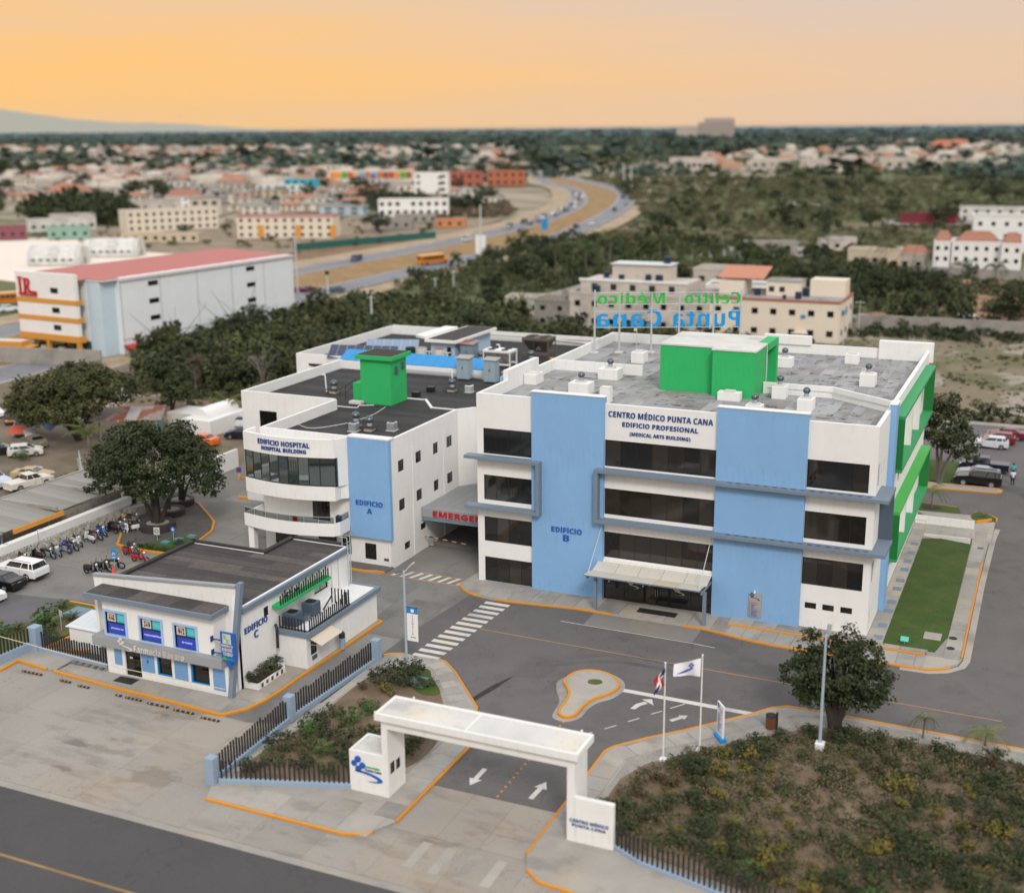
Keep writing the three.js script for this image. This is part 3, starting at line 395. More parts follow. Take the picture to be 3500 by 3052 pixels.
// the centre's emblem: four petals round a centre and a swoosh, flat relief about 1 wide
function emblem(k = 1, d = 0.03) {
  const g = [], E = (s) => g.push(new THREE.ExtrudeGeometry(s, { depth: d, bevelEnabled: false, curveSegments: 8 }));
  for (const [x, y, r] of [[0.18, 0.62, 0.105], [0.05, 0.47, 0.095], [0.33, 0.44, 0.10], [0.19, 0.31, 0.10]]) { const s = new THREE.Shape(); s.absarc(x, y, r, 0, Math.PI * 2); E(s); }
  const s = new THREE.Shape(); s.moveTo(0.08, 0.26); s.bezierCurveTo(0.45, 0.27, 0.85, 0.22, 1.0, 0.07); s.bezierCurveTo(1.02, -0.02, 0.75, -0.05, 0.5, -0.03); s.bezierCurveTo(0.7, -0.02, 0.86, 0.0, 0.84, 0.06); s.bezierCurveTo(0.75, 0.15, 0.45, 0.20, 0.08, 0.22); E(s);
  return mergeGeometries(g).scale(k, k, 1);
}
// roofing felt laid in strips; along 'x' or 'z'
function strips(parent, along, x0, x1, z0, z1, y, ms, seed, w = 1.0, name = 'roofing_strip') {
  const r = rng(seed), n = Math.round((along === 'x' ? Math.abs(z1 - z0) : x1 - x0) / w), s = (along === 'x' ? z1 - z0 : x1 - x0) / n;
  for (let i = 0; i < n; i++) {
    const t = (i % 2 ? 0.006 : 0.0) + r() * 0.002, cut = r() * 0.6 + 0.2, m1 = ms[Math.floor(r() * ms.length)], m2 = r() < 0.6 ? m1 : ms[Math.floor(r() * ms.length)], a = (along === 'x' ? z0 : x0) + i * s, b = a + s + (i % 2 ? 0.07 : -0.02);
    for (const [p, q, m, e] of [[0, cut, m1, 0], [cut, 1, m2, 0.004]]) {
      const g = along === 'x' ? bx(lerp(x0, x1, p), lerp(x0, x1, q) - 0.02, y - 0.03, y + t + e, Math.min(a, b), Math.max(a, b)) : bx(Math.min(a, b), Math.max(a, b), y - 0.03, y + t + e, lerp(z0, z1, p), lerp(z0, z1, q) - 0.02);
      part(parent, name, g, m);
    }
  }
}
// ---------------------------------------------------------------- the four-storey clinic (building B)
const B = thing('clinic_building', 'white four-storey clinic with two tall sky-blue panels and grey window frames', 'building', [16.7, 0, -17.6]);
{
  const rows = [[11.75, 14.0], [7.6, 9.85], [3.82, 6.07]], L = 0.62, zf = -0.25;
  part(B, 'wall', panel('z', 0, 5.25, 0.0, 17.0, [...rows, [0.13, 2.38]].map(r => [L, 5.24, ...r]), zf, 0.35), M.white);
  part(B, 'wall', panel('z', 11.7, 21.15, 0.0, 17.0, [...rows.map(r => [11.71, 21.14, ...r]), [11.71, 21.14, 0.05, 3.4]], zf, 0.35), M.white);
  part(B, 'wall', panel('z', 28.25, 33.5, 0.0, 17.0, [...rows.map(r => [28.26, 32.94, ...r]), ...[[28.62, 29.52], [30.0, 30.9], [31.4, 32.3]].map(p => [...p, 1.83, 2.33])], zf, 0.35), M.white);
  const sideH = [[-1.9, -1.0, 12.0, 13.9], [-1.9, -1.0, 4.2, 6.0], [-1.6, -1.1, 0.7, 2.0], [-3.0, -2.6, 12.4, 13.6], [-4.2, -3.8, 12.4, 13.6]];
  for (const v of [12.6, 8.9, 5.0, 1.2]) for (const z of [-9.5, -12.6, -15.6, -18.8, -22.0, -25.0, -28.2, -31.4]) sideH.push([z, z + 1.25, v, v + 1.5]);
  part(B, 'wall', panel('x', -35.3, zf - 0.36, 0, 17.0, sideH, 33.5, 0.35), M.white);
  part(B, 'wall', bx(0, 0.3, 0, 17.0, -35.3, zf - 0.36), M.white); part(B, 'wall', bx(0.31, 33.14, 0, 17.0, -35.3, -35.0), M.white);
  part(B, 'dark_core', bx(0.5, 33.0, 0.05, 15.9, -34.9, -0.75), M.dark);  // solid dark core added behind the windows to stand for the unlit interior
  part(B, 'raised_parapet', rbx(16.9, 21.8, 16.9, 17.85, -35.4, -34.8, 0.03), M.white); part(B, 'raised_parapet', rbx(28.6, 33.85, 15.9, 17.85, -35.5, -34.7, 0.03), M.white);
  part(B, 'raised_parapet', rbx(-0.15, 0.32, 12, 17.9, -13.4, -6.2, 0.03), M.white); part(B, 'blue_panel', bx(-0.42, -0.16, 12, 17.3, -6.9, -6.1), M.blue);
  part(B, 'blue_panel', bx(5.25, 11.7, 0.02, 17.55, -0.6, 0.05), M.blue); part(B, 'blue_panel', bx(21.15, 28.25, 0.02, 17.55, -0.6, 0.05), M.blue);
  for (const [a, b] of [[5.2, 11.75], [21.1, 28.3]]) part(B, 'coping', rbx(a, b, 17.55, 17.64, -0.66, 0.1, 0.02), M.white);
  part(B, 'blue_fin', rbx(33.4, 33.95, 0.03, 17.45, -7.9, -6.3, 0.02), M.blue); part(B, 'coping', rbx(33.36, 34.0, 17.45, 17.55, -7.95, -6.25, 0.02), M.white);
  // grey frames round the upper two storeys
  const z0 = -0.24, z1 = 0.72, gb = (x0, x1, y0, y1) => rbx(x0, x1, y0, y1, z0, z1, 0.02, 1);
  part(B, 'grey_frame', [gb(-0.85, 5.86, 11.4, 11.68), gb(-0.85, 5.86, 6.95, 7.24), gb(5.86, 6.18, 6.95, 11.68)], M.grey);
  part(B, 'grey_frame', [gb(11.42, 34.62, 11.32, 11.62), gb(11.42, 34.62, 7.0, 7.3), gb(11.08, 11.42, 7.0, 11.62), rbx(33.52, 34.62, 11.32, 11.62, -3.4, -0.25, 0.02, 1), rbx(33.52, 34.62, 7.0, 7.3, -3.4, -0.25, 0.02, 1)], M.grey);
  part(B, 'shade_grey_panel', bx(33.52, 34.55, 7.3, 11.32, -3.38, -3.2), M.greyD);  // its darker grey carries the shadow of the slab above
  for (let i = 0; i < 16; i++) for (const y of [11.625, 7.305]) part(B, 'vent_slot', bx(22.2 + i * 0.718, 22.55 + i * 0.718, y - 0.004, y + 0.025, 0.22, 0.46), M.greyD);
  // windows
  for (const r of rows) { win(B, 'z', L, 5.24, ...r, zf, 1, 4); win(B, 'z', 11.71, 21.14, ...r, zf, 1, 7); win(B, 'z', 28.26, 32.94, ...r, zf, 1, 4); }
  win(B, 'z', L, 5.24, 0.13, 2.38, zf, 1, 4);
  for (const p of [[28.62, 29.52], [30.0, 30.9], [31.4, 32.3]]) win(B, 'z', ...p, 1.83, 2.33, zf, 1, 2);
  for (const h of sideH) win(B, 'x', ...h, 33.5, 1, 2, 1, { rec: 0.14 });
  // entrance glazing: fixed lights, two door leaves
  win(B, 'z', 11.75, 15.3, 0.1, 3.36, zf, 1, 2, 1, { fw: 0.07, name: 'shop_window' }); win(B, 'z', 17.5, 21.1, 0.1, 3.36, zf, 1, 2, 1, { fw: 0.07, name: 'shop_window' });
  win(B, 'z', 15.36, 16.38, 0.1, 3.36, zf, 1, 1, 1, { fw: 0.08, name: 'door' }); win(B, 'z', 16.42, 17.44, 0.1, 3.36, zf, 1, 1, 1, { fw: 0.08, name: 'door' });
  for (const x of [13.9, 17.85]) part(B, 'emblem', emblem(0.95, 0.006).translate(x, 1.35, zf - 0.09), M.paint);
  part(B, 'door_handle', [rod([16.3, 0.9, zf - 0.02], [16.3, 1.5, zf - 0.02], 0.02), rod([16.5, 0.9, zf - 0.02], [16.5, 1.5, zf - 0.02], 0.02)], M.steel);
  part(B, 'notice', bx(15.62, 15.86, 1.75, 2.1, zf - 0.09, zf - 0.085), M.paint);
  // lettering
  letters(B, 'CENTRO MÉDICO PUNTA CANA', 12.0, 15.98, zf + 0.01, 0.47, 8.75, M.navy); letters(B, 'EDIFICIO PROFESIONAL', 13.2, 15.24, zf + 0.01, 0.38, 6.35, M.navy); letters(B, '(MEDICAL ARTS BUILDING)', 13.84, 14.53, zf + 0.01, 0.29, 5.1, M.navy);
  letters(B, 'EDIFICIO', 7.08, 5.6, 0.06, 0.45, 2.75, M.navy2); letters(B, 'B', 8.15, 4.86, 0.06, 0.56, 0.55, M.navy2);
  // roof
  part(B, 'roof', bx(0.3, 33.2, 15.6, 15.96, -35.0, -0.6), M.worn[1]);
  strips(B, 'z', 0.32, 33.13, -34.98, -0.62, 16.0, M.worn, 77, 1.05);
  part(B, 'parapet', rbx(0.3, 9.3, 16.0, 17.0, -17.6, -17.35, 0.02), M.white); part(B, 'parapet', rbx(21.6, 27.7, 16.0, 17.0, -14.1, -13.85, 0.02), M.white);
  part(B, 'parapet', slab([[27.7, -14.1], [33.14, -10.1], [33.14, -9.8], [27.7, -13.8]], 16.0, 16.98), M.white);
  part(B, 'conduit', [rod([22, 16.55, -13.82], [27.6, 16.55, -13.82], 0.03), rod([27.6, 16.55, -13.75], [33, 16.55, -9.85], 0.03)], M.galv);
  // green stair and lift heads
  const gt = M.green;
  part(B, 'stair_head', slab([[12.7, -11.9], [17.75, -11.9], [17.75, -10.85], [21.5, -10.85], [21.5, -15.2], [20.6, -15.2], [20.6, -19.0], [12.7, -19.0]], 15.98, 20.1), gt);
  part(B, 'stair_head_cap', slab([[12.62, -11.82], [17.67, -11.82], [17.67, -10.77], [21.58, -10.77], [21.58, -15.28], [20.7, -15.28], [20.7, -19.1], [12.62, -19.1]], 20.1, 20.24), M.whiteR);
  part(B, 'stair_head', [bx(20.62, 21.7, 19.6, 20.22, -19.2, -15.3), bx(20.9, 21.7, 15.98, 19.6, -19.2, -18.5)], gt);
  part(B, 'downpipe', rod([21.56, 16, -15.0], [21.56, 20.1, -15.0], 0.06), M.galv);
  // green window frames of the side wall
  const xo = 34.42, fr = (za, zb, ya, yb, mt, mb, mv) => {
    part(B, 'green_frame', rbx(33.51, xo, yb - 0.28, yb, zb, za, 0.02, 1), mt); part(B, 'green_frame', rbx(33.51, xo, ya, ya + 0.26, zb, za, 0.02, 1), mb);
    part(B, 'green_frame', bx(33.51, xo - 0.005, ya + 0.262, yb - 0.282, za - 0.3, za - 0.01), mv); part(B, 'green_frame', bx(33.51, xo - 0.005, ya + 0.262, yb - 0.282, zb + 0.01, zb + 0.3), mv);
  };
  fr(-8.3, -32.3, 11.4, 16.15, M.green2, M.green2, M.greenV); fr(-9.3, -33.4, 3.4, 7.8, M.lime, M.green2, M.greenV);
  for (const z of [-17.6, -23.8]) for (const [a, b] of [[11.17, 15.7], [2.97, 6.86]]) part(B, 'pier', bx(33.51, 34.05, a + 0.5, b + 0.4, z, z + 0.5), M.white);
  part(B, 'flood_lamp', rbx(33.55, 33.8, 2.3, 2.5, -12.6, -12.2, 0.03), M.white);
}
// directory board on the right blue panel
{
  const d = thing('directory_board', 'grey directory board with emblem and blue lines on the right blue panel', 'sign', [24.72, 0.53, 0.06]);
  part(d, 'board', rbx(24.2, 25.25, 0.53, 2.57, 0.055, 0.12, 0.01, 1), M.pave);
  part(d, 'emblem', emblem(0.82, 0.008).translate(24.32, 2.02, 0.121), M.navy);
  const r = rng(4), g = []; for (let i = 0; i < 14; i++) g.push(bx(24.45, 24.6 + 0.45 * r(), 1.62 - i * 0.075, 1.655 - i * 0.075, 0.12, 0.126)); for (let i = 0; i < 7; i++) g.push(bx(24.28, 24.37, 1.7 - i * 0.13, 1.735 - i * 0.13, 0.12, 0.126));
  part(d, 'printed_lines', g, M.navy2); part(d, 'red_line', bx(24.4, 24.98, 1.76, 1.80, 0.12, 0.126), M.red); part(d, 'lamp', rbx(24.63, 24.78, 2.6, 2.78, 0.06, 0.25, 0.02), M.white);
}
{ // entrance canopy of milky panels
  const c = thing('entrance_canopy', 'pale panelled entrance canopy on two grey posts at the clinic doors', 'canopy', [16.3, 0, 1.5]);
  const pm = [0, 1, 2].map(k => mat([[0.60, 0.57, 0.50], [0.62, 0.585, 0.51], [0.62, 0.53, 0.38]][k], 0.5, { map: T.stucco }));
  const q = (x0, x1, a, b) => { const g = new THREE.BoxGeometry(x1 - x0 - 0.03, 0.03, Math.hypot(a[1] - b[1], a[0] - b[0])); g.rotateX(Math.atan2(a[0] - b[0], b[1] - a[1])); return g.translate((x0 + x1) / 2, (a[0] + b[0]) / 2, (a[1] + b[1]) / 2); };
  for (let i = 0; i < 5; i++) { const x0 = 11.3 + i * 1.96, x1 = x0 + 1.96; part(c, 'canopy_panel', q(x0, x1, [3.52, -0.22], [3.1, 1.5]), pm[i % 2]); part(c, 'canopy_panel', q(x0 - 0.15, x1 - 0.15, [3.1, 1.55], [3.26, 3.05]), pm[i === 3 ? 2 : (i + 1) % 2]); }
  part(c, 'beam', [bx(11.2, 21.15, 2.95, 3.05, 2.3, 2.45), bx(11.1, 21.0, 3.14, 3.22, 3.0, 3.06), ...[11.35, 13.3, 16.2, 19.2, 21.05].map(x => bx(x - 0.06, x + 0.06, 2.86, 3.03, -0.2, 2.9))], M.grey);
  for (const x of [11.95, 21.2]) part(c, 'post', rbx(x - 0.13, x + 0.13, 0.13, 2.96, 2.27, 2.53, 0.01), M.grey);
  part(c, 'flashing', bx(11.72, 21.12, 3.50, 3.62, -0.24, 0.0), M.white);
  for (const [x, x2] of [[11.6, 11.4], [20.95, 20.8]]) { part(c, 'tie_rod', rod([x, 6.85, -0.2], [x2, 3.3, 2.75], 0.035), M.galv); }
}
// ---------------------------------------------------------------- roof furniture
function ventTop(t, x, y, z, r) {                                    // turbine ventilator with ribbed head
  part(t, 'neck', cyl(x, z, y, y + 0.28, r * 0.72, r * 0.66, 14), M.steel);
  const g = []; for (let i = 0; i < 14; i++) { const a = i / 14 * Math.PI * 2; g.push(new THREE.TorusGeometry(r, r * 0.09, 4, 10, Math.PI).rotateZ(-Math.PI / 2).scale(1, 0.92, 1).rotateY(a).translate(x, y + 0.28 + r * 0.8, z)); }
  g.push(new THREE.SphereGeometry(r * 0.92, 14, 10).scale(1, 0.92, 1).translate(x, y + 0.28 + r * 0.8, z)); part(t, 'turbine_head', g, mat([0.20, 0.245, 0.27], 0.35, { metal: 0.7 }));
}
function roofVent(x, z, w, d, h, label, turbine = true, y = 16.0) {
  const t = thing('roof_vent', label, 'roof vent', [x, y, z], 0, 'white plinth vents on the clinic roof');
  part(t, 'plinth', rbx(x - w / 2, x + w / 2, y, y + h, z - d / 2, z + d / 2, 0.03), M.white);
  part(t, 'cap_slab', rbx(x - 0.45, x + 0.45, y + h, y + h + 0.12, z - 0.42, z + 0.42, 0.02), M.whiteR);
  if (turbine) ventTop(t, x, y + h + 0.12, z, 0.29);
}
roofVent(6.55, -8.3, 1.9, 1.6, 0.95, 'white vent plinth with turbine behind the left blue panel, nearest the roof front');
roofVent(6.85, -15.2, 1.95, 1.6, 1.0, 'white vent plinth with turbine in front of the left cross parapet');
roofVent(6.75, -24.2, 1.3, 1.5, 1.1, 'white capped plinth without turbine among the sign poles', false);
roofVent(0.98, -10.6, 1.2, 1.9, 0.95, 'white capped plinth against the left parapet of the clinic roof', false);
roofVent(10.0, -5.2, 0.9, 0.9, 1.25, 'small white capped plinth beside the left blue panel top', false);
roofVent(20.7, -27.2, 1.6, 1.4, 0.95, 'white vent plinth with turbine behind the green stair head');
roofVent(26.55, -31.4, 1.3, 1.3, 0.95, 'white open plinth without turbine near the rear parapet', false);
roofVent(29.65, -20.6, 1.35, 1.4, 1.15, 'white vent plinth with turbine alone on the right rear roof');
roofVent(23.4, -12.4, 1.2, 1.2, 1.1, 'white vent plinth with turbine before the right cross parapet');
roofVent(19.6, -9.95, 1.95, 0.95, 0.75, 'long low white plinth at the foot of the green stair head', false);
roofVent(26.4, -8.6, 1.25, 1.5, 1.0, 'white vent plinth with turbine behind the right end of the right blue panel');
roofVent(23.0, -4.6, 1.3, 1.2, 1.0, 'vent turbine just showing over the middle of the right blue panel');
{ // roof sign seen from behind
  const s = thing('roof_sign', 'roof sign of green and blue letters seen from behind on tall poles', 'sign', [7.7, 16, -30.5]);
  const A = [14.7, -33.4], E = [0.78, -27.5], L = Math.hypot(E[0] - A[0], E[1] - A[1]), ry = Math.atan2(-(E[1] - A[1]), E[0] - A[0]), P = k => [lerp(A[0], E[0], k), lerp(A[1], E[1], k)];
  const row = (str, y, h, w, k, m) => { const [x, z] = P(k / L); const g = text(str, h, 0.16, w); g.rotateY(ry).translate(x, y, z); part(s, 'lettering', g, m); };
  row('Centro', 21.05, 1.28, 5.75, 0.1, M.gsign); row('Médico', 21.05, 1.28, 7.0, 7.9, M.gsign);
  row('Punta', 18.72, 1.8, 6.9, 0.1, M.cyan); row('Cana', 18.72, 1.8, 6.75, 8.2, M.cyan);
  for (const k of [0, 0.185, 0.42, 0.61, 0.83, 1]) { const [x, z] = P(k); const zz = z - 0.02; part(s, 'pole', [cyl(x, zz + 0.14, 16, k === 0 || k === 1 ? 22.6 : 22.2, 0.11, 0.09, 10)], M.galv); part(s, 'foot', rbx(x - 0.38, x + 0.38, 16, 16.16, zz - 0.25, zz + 0.5, 0.03), M.whiteR); }
  for (const y of [18.68, 20.35, 21.1, 22.3]) { const a = P(0), b = P(1); part(s, 'rail', rod([a[0], y, a[1] + 0.08], [b[0], y, b[1] + 0.08], 0.035), M.galv); }
  const m = thing('roof_pole', 'thin pole with a small pale plate between the sign poles', 'pole', [4.83, 16, -29.1]); part(m, 'pole', cyl(4.83, -29.1, 16, 18.6, 0.03), M.galv); part(m, 'plate', bx(4.5, 4.85, 18.3, 18.6, -29.12, -29.08), M.cream);
}
// ---------------------------------------------------------------- the hospital (building A)
const A = thing('hospital_building', 'white three-storey hospital with curved glazed bay, balcony and blue tower panel', 'building', [-20, 0, -15]);
{
  const X = -8.5, H = 12.05, R = 11.0;
  const sideW = [];
  for (const v of [[8.72, 9.82], [5.05, 6.12]]) for (const z of [[-2.5, -1.38], [-5.87, -4.74], [-9.3, -8.25], [-12.3, -11.1]]) sideW.push([...z, ...v]);
  sideW.push([-6.5, -5.4, 2.0, 2.65], [-3.3, -2.2, 1.05, 1.75]);
  part(A, 'wall', panel('x', -13.6, -0.06, 0, H, sideW, X, 0.3), M.white);
  for (const h of sideW) win(A, 'x', ...h, X, 1, 2, 1, { rec: 0.13 });
  // kinked part towards the clinic
  part(A, 'wall', slab([[X, -13.6], [X + 1.3, -15.2], [X + 1.05, -15.35], [X - 0.3, -13.7]], 0, H), M.white);
  const backW = [[-6.75, -5.75, 8.7, 9.8], [-6.75, -5.75, 5.05, 6.1], [-3.4, -2.4, 8.7, 9.8], [-3.4, -2.4, 5.05, 6.1]];
  part(A, 'wall', panel('z', X + 1.3, -0.01, 0, H, backW, -15.1, 0.3), M.white); for (const h of backW) win(A, 'z', ...h, -15.1, 1, 2);
  // front wall behind the curve, left wing, back walls
  const frontW = [[-17.0, -15.1, 3.7, 6.4], [-11.5, -10.3, 0.55, 2.1], [-13.9, -12.95, 0.75, 2.6], [-16.5, -14.5, 0.0, 2.7], [-21.3, -18.8, 0.8, 2.6]];
  part(A, 'wall', panel('z', -22.4, X - 0.01, 0, H - 0.02, frontW, -0.06, 0.3), M.white);
  win(A, 'z', -17.0, -15.1, 3.7, 6.4, -0.06, 1, 3, 1, { name: 'glass_door', mw: 0.05 }); win(A, 'z', -11.5, -10.3, 0.55, 2.1, -0.06, 1, 2, 1); win(A, 'z', -13.9, -12.95, 0.75, 2.6, -0.06, 1, 2, 1); win(A, 'z', -16.5, -14.5, 0.0, 2.7, -0.06, 1, 2, 1, { name: 'glass_door' }); win(A, 'z', -21.3, -18.8, 0.8, 2.6, -0.06, 1, 4, 2);
  part(A, 'wall', bx(-22.4, -22.1, 0, H, -13.2, -0.37), M.white);
  part(A, 'wall', panel('z', -34.0, -22.41, 0, H + 0.02, [[-31.8, -29.6, 8.3, 10.1]], -13.2, 0.3), M.white); win(A, 'z', -31.8, -29.6, 8.3, 10.1, -13.2, 1, 2);
  part(A, 'wall', bx(-34.0, -33.7, 0, H, -33.4, -13.51), M.white); part(A, 'wall', bx(-41, -34.0, 0, H + 0.1, -34.6, -34.3), M.white); part(A, 'wall', bx(-41, -40.7, 0, H + 0.1, -58, -34.61), M.white);
  part(A, 'wall', bx(-40.69, 0, 0, H + 0.2, -58.3, -58), M.white); part(A, 'wall', bx(-0.35, -0.02, 0, H, -57.99, -36), M.white);
  part(A, 'dark_core', slab([[-22.05, -0.4], [-8.85, -0.4], [-8.85, -13.9], [-7.4, -15.5], [-0.4, -15.5], [-0.4, -57.9], [-40.6, -57.9], [-40.6, -34.7], [-33.6, -34.7], [-33.6, -13.6], [-22.05, -13.6]], 0.02, 10.7), M.dark);  // added dark core filling the hollow shell, room shade put in its colour
  // blue tower panel with lettering
  part(A, 'blue_panel', bx(-12.66, -8.42, 2.78, 12.1, -0.05, 0.4), M.blue); part(A, 'coping', rbx(-12.7, -8.38, 12.1, 12.25, -0.6, 0.42, 0.02), M.white);
  letters(A, 'EDIFICIO', -11.97, 5.86, 0.41, 0.46, 2.78, M.navy2); letters(A, 'A', -10.84, 5.12, 0.41, 0.5, 0.52, M.navy2);
  // the curved bay: arc in plan, walls above and below a ribbon of glass
  const arc = []; for (let i = 0; i <= 28; i++) { const t = i / 28, x = lerp(-22.9, -13.3, t); arc.push([x, 1.15 + 1.2 * Math.sin(Math.PI * (0.12 + 0.80 * t))]); }
  const bay = (o, y0, y1, inner = -0.02) => slab([[-22.9, inner], ...arc.map(p => [p[0], p[1] + o]), [-13.25, arc[28][1] + o - 0.9], [-12.7, inner + 0.4], [-12.7, inner]], y0, y1);
  const wallArc = (o, t, y0, y1) => slab([...arc.map(p => [p[0], p[1] + o]), ...arc.map(p => [p[0], p[1] + o - t]).reverse()], y0, y1);
  part(A, 'bay_wall', wallArc(0.3, 0.3, 10.35, 12.05), M.white); part(A, 'bay_wall', [slab([[-13.3, arc[28][1] + 0.3], [-12.68, 0.42], [-12.68, 0.1], [-13.6, arc[28][1]]], 10.35, 12.05), bx(-23.05, -22.75, 6.3, 12.05, 0.0, 1.45)], M.white);
  part(A, 'bay_floor', bay(0.3, 6.35, 7.65), M.white); part(A, 'bay_side', slab([[-13.15, arc[28][1] - 0.1], [-12.68, 0.42], [-12.68, -0.04], [-13.5, -0.04]], 7.65, 10.35), M.white);
  { // panes of the ribbon window, with mullions
    const w = part(A, 'ribbon_window', [...[0, 3, 6, 9, 12, 15, 18, 21, 24, 28].map(i => cyl(arc[i][0], arc[i][1] + 0.12, 7.65, 10.35, 0.035, 0.035, 6)), wallArc(0.16, 0.1, 7.65, 7.72), wallArc(0.16, 0.1, 10.28, 10.35), bx(-13.33, -13.2, 7.65, 10.35, arc[28][1] - 0.7, arc[28][1] + 0.12)], M.dark);
    const ix = [0, 3, 6, 9, 12, 15, 18, 21, 24, 28]; for (let k = 0; k < 9; k++) part(w, 'pane', slab([arc[ix[k]], arc[ix[k + 1]], [arc[ix[k + 1]][0], arc[ix[k + 1]][1] + 0.1], [arc[ix[k]][0], arc[ix[k]][1] + 0.1]], 7.7, 10.3), M.glassG);
    part(w, 'pane', bx(-13.2, -13.15, 7.72, 10.3, arc[28][1] - 0.75, arc[28][1] + 0.08), M.glassG);
  }
  { const t = (str, y, h, a, b) => { const g = text(str, h, 0.08, b - a); g.translate(a, 0, 0); const p = g.attributes.position; for (let i = 0; i < p.count; i++) { const x = p.getX(i), k = (x + 22.9) / 9.6; p.setZ(i, p.getZ(i) + 1.15 + 1.2 * Math.sin(Math.PI * (0.12 + 0.80 * k)) + 0.31); } g.computeVertexNormals(); g.translate(0, y, 0); part(A, 'lettering', g, M.navy); };
    t('EDIFICIO HOSPITAL', 11.24, 0.46, -20.9, -15.4); t('HOSPITAL BUILDING', 10.70, 0.36, -20.5, -15.75); }
  // balcony with glass rail
  const bal = arc.map(p => [p[0] + 0.25, p[1] + 1.2]), bi = bal.map(p => [p[0], p[1] - 0.18]);
  part(A, 'balcony_parapet', slab([...bal, [-12.7, 2.1], [-12.7, 0.42], [-12.88, 0.42], [-12.88, 2.0], ...bi.slice().reverse()], 3.3, 4.5), M.white);
  part(A, 'balcony_parapet', [bx(-22.65, -22.45, 3.3, 4.5, -0.05, arc[0][1] + 1.2)], M.white);
  part(A, 'balcony_floor', slab([[-22.4, -0.05], ...bi, [-12.88, 2.0], [-12.88, -0.05]], 3.3, 3.55), M.whiteR);
  for (let k = 0; k < 28; k += 4) part(A, 'rail_pane', slab([[bal[k][0] + 0.04, bal[k][1] - 0.08], [bal[k + 4][0] - 0.04, bal[k + 4][1] - 0.08], [bal[k + 4][0] - 0.04, bal[k + 4][1] - 0.105], [bal[k][0] + 0.04, bal[k][1] - 0.105]], 4.5, 5.05), M.clear);
  part(A, 'rail_pane', bx(-12.8, -12.78, 4.5, 5.05, 0.5, 2.0), M.clear);
  part(A, 'handrail', [tube(bal.map(p => [p[0], 5.08, p[1] - 0.09]), 0.03, 6, 28), ...[0, 4, 8, 12, 16, 20, 24, 28].map(k => rod([bal[k][0], 4.48, bal[k][1] - 0.09], [bal[k][0], 5.08, bal[k][1] - 0.09], 0.02)), rod([-12.79, 5.08, 2.1], [-12.79, 5.08, 0.45], 0.03)], M.chrome);
  part(A, 'column', rbx(-22.3, -21.7, 0, 3.3, 2.2, 2.8, 0.02), M.white);
  part(A, 'wall_sign', bx(-18.6, -18.3, 5.6, 6.05, -0.06, -0.03), M.navy2);
  part(A, 'downpipe', [rod([X + 0.05, 0.1, -4.0], [X + 0.05, 10.6, -4.0], 0.045), rod([X + 0.05, 0.1, -10.3], [X + 0.05, 11, -10.3], 0.045), rod([-8.9, 0.1, 0.0], [-8.9, 2.7, 0.0], 0.06)], M.white);
  part(A, 'wall_vent', bx(-9.5, -8.95, 0.6, 0.85, -0.06, -0.03), M.brown);
  // roof
  part(A, 'roof', slab([[-22.1, -0.36], [-8.8, -0.36], [-8.8, -13.7], [-7.3, -15.4], [-0.4, -15.4], [-0.4, -33], [-33.7, -33], [-33.7, -13.5], [-22.1, -13.5]], 10.7, R - 0.04), M.felt[0]);
  part(A, 'bay_roof', bay(0.0, 10.36, R - 0.02), M.whiteR);
  strips(A, 'x', -22.08, -8.82, -13.4, -0.4, R, M.felt, 61, 0.98); strips(A, 'x', -33.68, -0.4, -32.9, -15.45, R, M.felt, 62, 0.98); strips(A, 'x', -33.68, -8.85, -15.44, -13.52, R, M.felt, 63, 0.98);
  
  part(A, 'rear_roof', slab([[-40.7, -58], [-0.35, -58], [-0.35, -33.2], [-33.8, -33.2], [-40.7, -34.6]], 10.7, R + 0.02), M.felt[2]);
  part(A, 'pipe_curb', [rbx(-18.0, -15.9, R, R + 0.12, -20.6, -20.4, 0.03), slab([[-15.9, -20.6], [-13.4, -17.2], [-13.2, -17.4], [-15.7, -20.8]], R, R + 0.12), rbx(-13.3, -0.4, R, R + 0.12, -17.5, -17.3, 0.03)], M.white);
  part(A, 'cable', [tube([[-22.2, R + 0.03, -6], [-20, R + 0.03, -5.0], [-18, R + 0.03, -8], [-17.4, R + 0.03, -12], [-18, R + 0.03, -16]], 0.03), tube([[-22.2, 11.3, -13.4], [-20.5, R + 0.06, -14.5], [-20.8, R + 0.06, -15.4], [-19.5, R + 0.06, -16.2]], 0.05)], M.white);
  // green stair head
  part(A, 'stair_head', bx(-21.35, -17.75, R, 15.75, -20.2, -16.8), M.green); part(A, 'stair_head', bx(-22.6, -21.36, R, 13.0, -18.9, -17.3), M.green); part(A, 'stair_cap', rbx(-21.75, -17.35, 15.75, 16.2, -20.6, -16.4, 0.02), M.green); part(A, 'stair_cap_top', bx(-21.6, -17.5, 16.18, 16.215, -20.45, -16.55), M.mulch);
  part(A, 'wall_lamp', [rbx(-17.74, -17.5, 14.2, 15.0, -18.1, -17.7, 0.03), rbx(-17.74, -17.5, 14.5, 15.2, -19.5, -19.1, 0.03)], M.greyD);
  part(A, 'stair_rail', [rod([-24.0, R, -18.0], [-24.0, 12.4, -18.0], 0.04), rod([-22.7, 12.2, -18.0], [-22.7, 13.2, -18.0], 0.04), rod([-24.0, 12.4, -18.0], [-22.7, 13.2, -18.0], 0.04), rod([-24.0, 11.7, -18.0], [-22.7, 12.6, -18.0], 0.03)], M.dark);
  part(A, 'hatch', rbx(-22.3, -20.9, R + 0.05, R + 0.35, -16.6, -15.8, 0.03), M.whiteR);
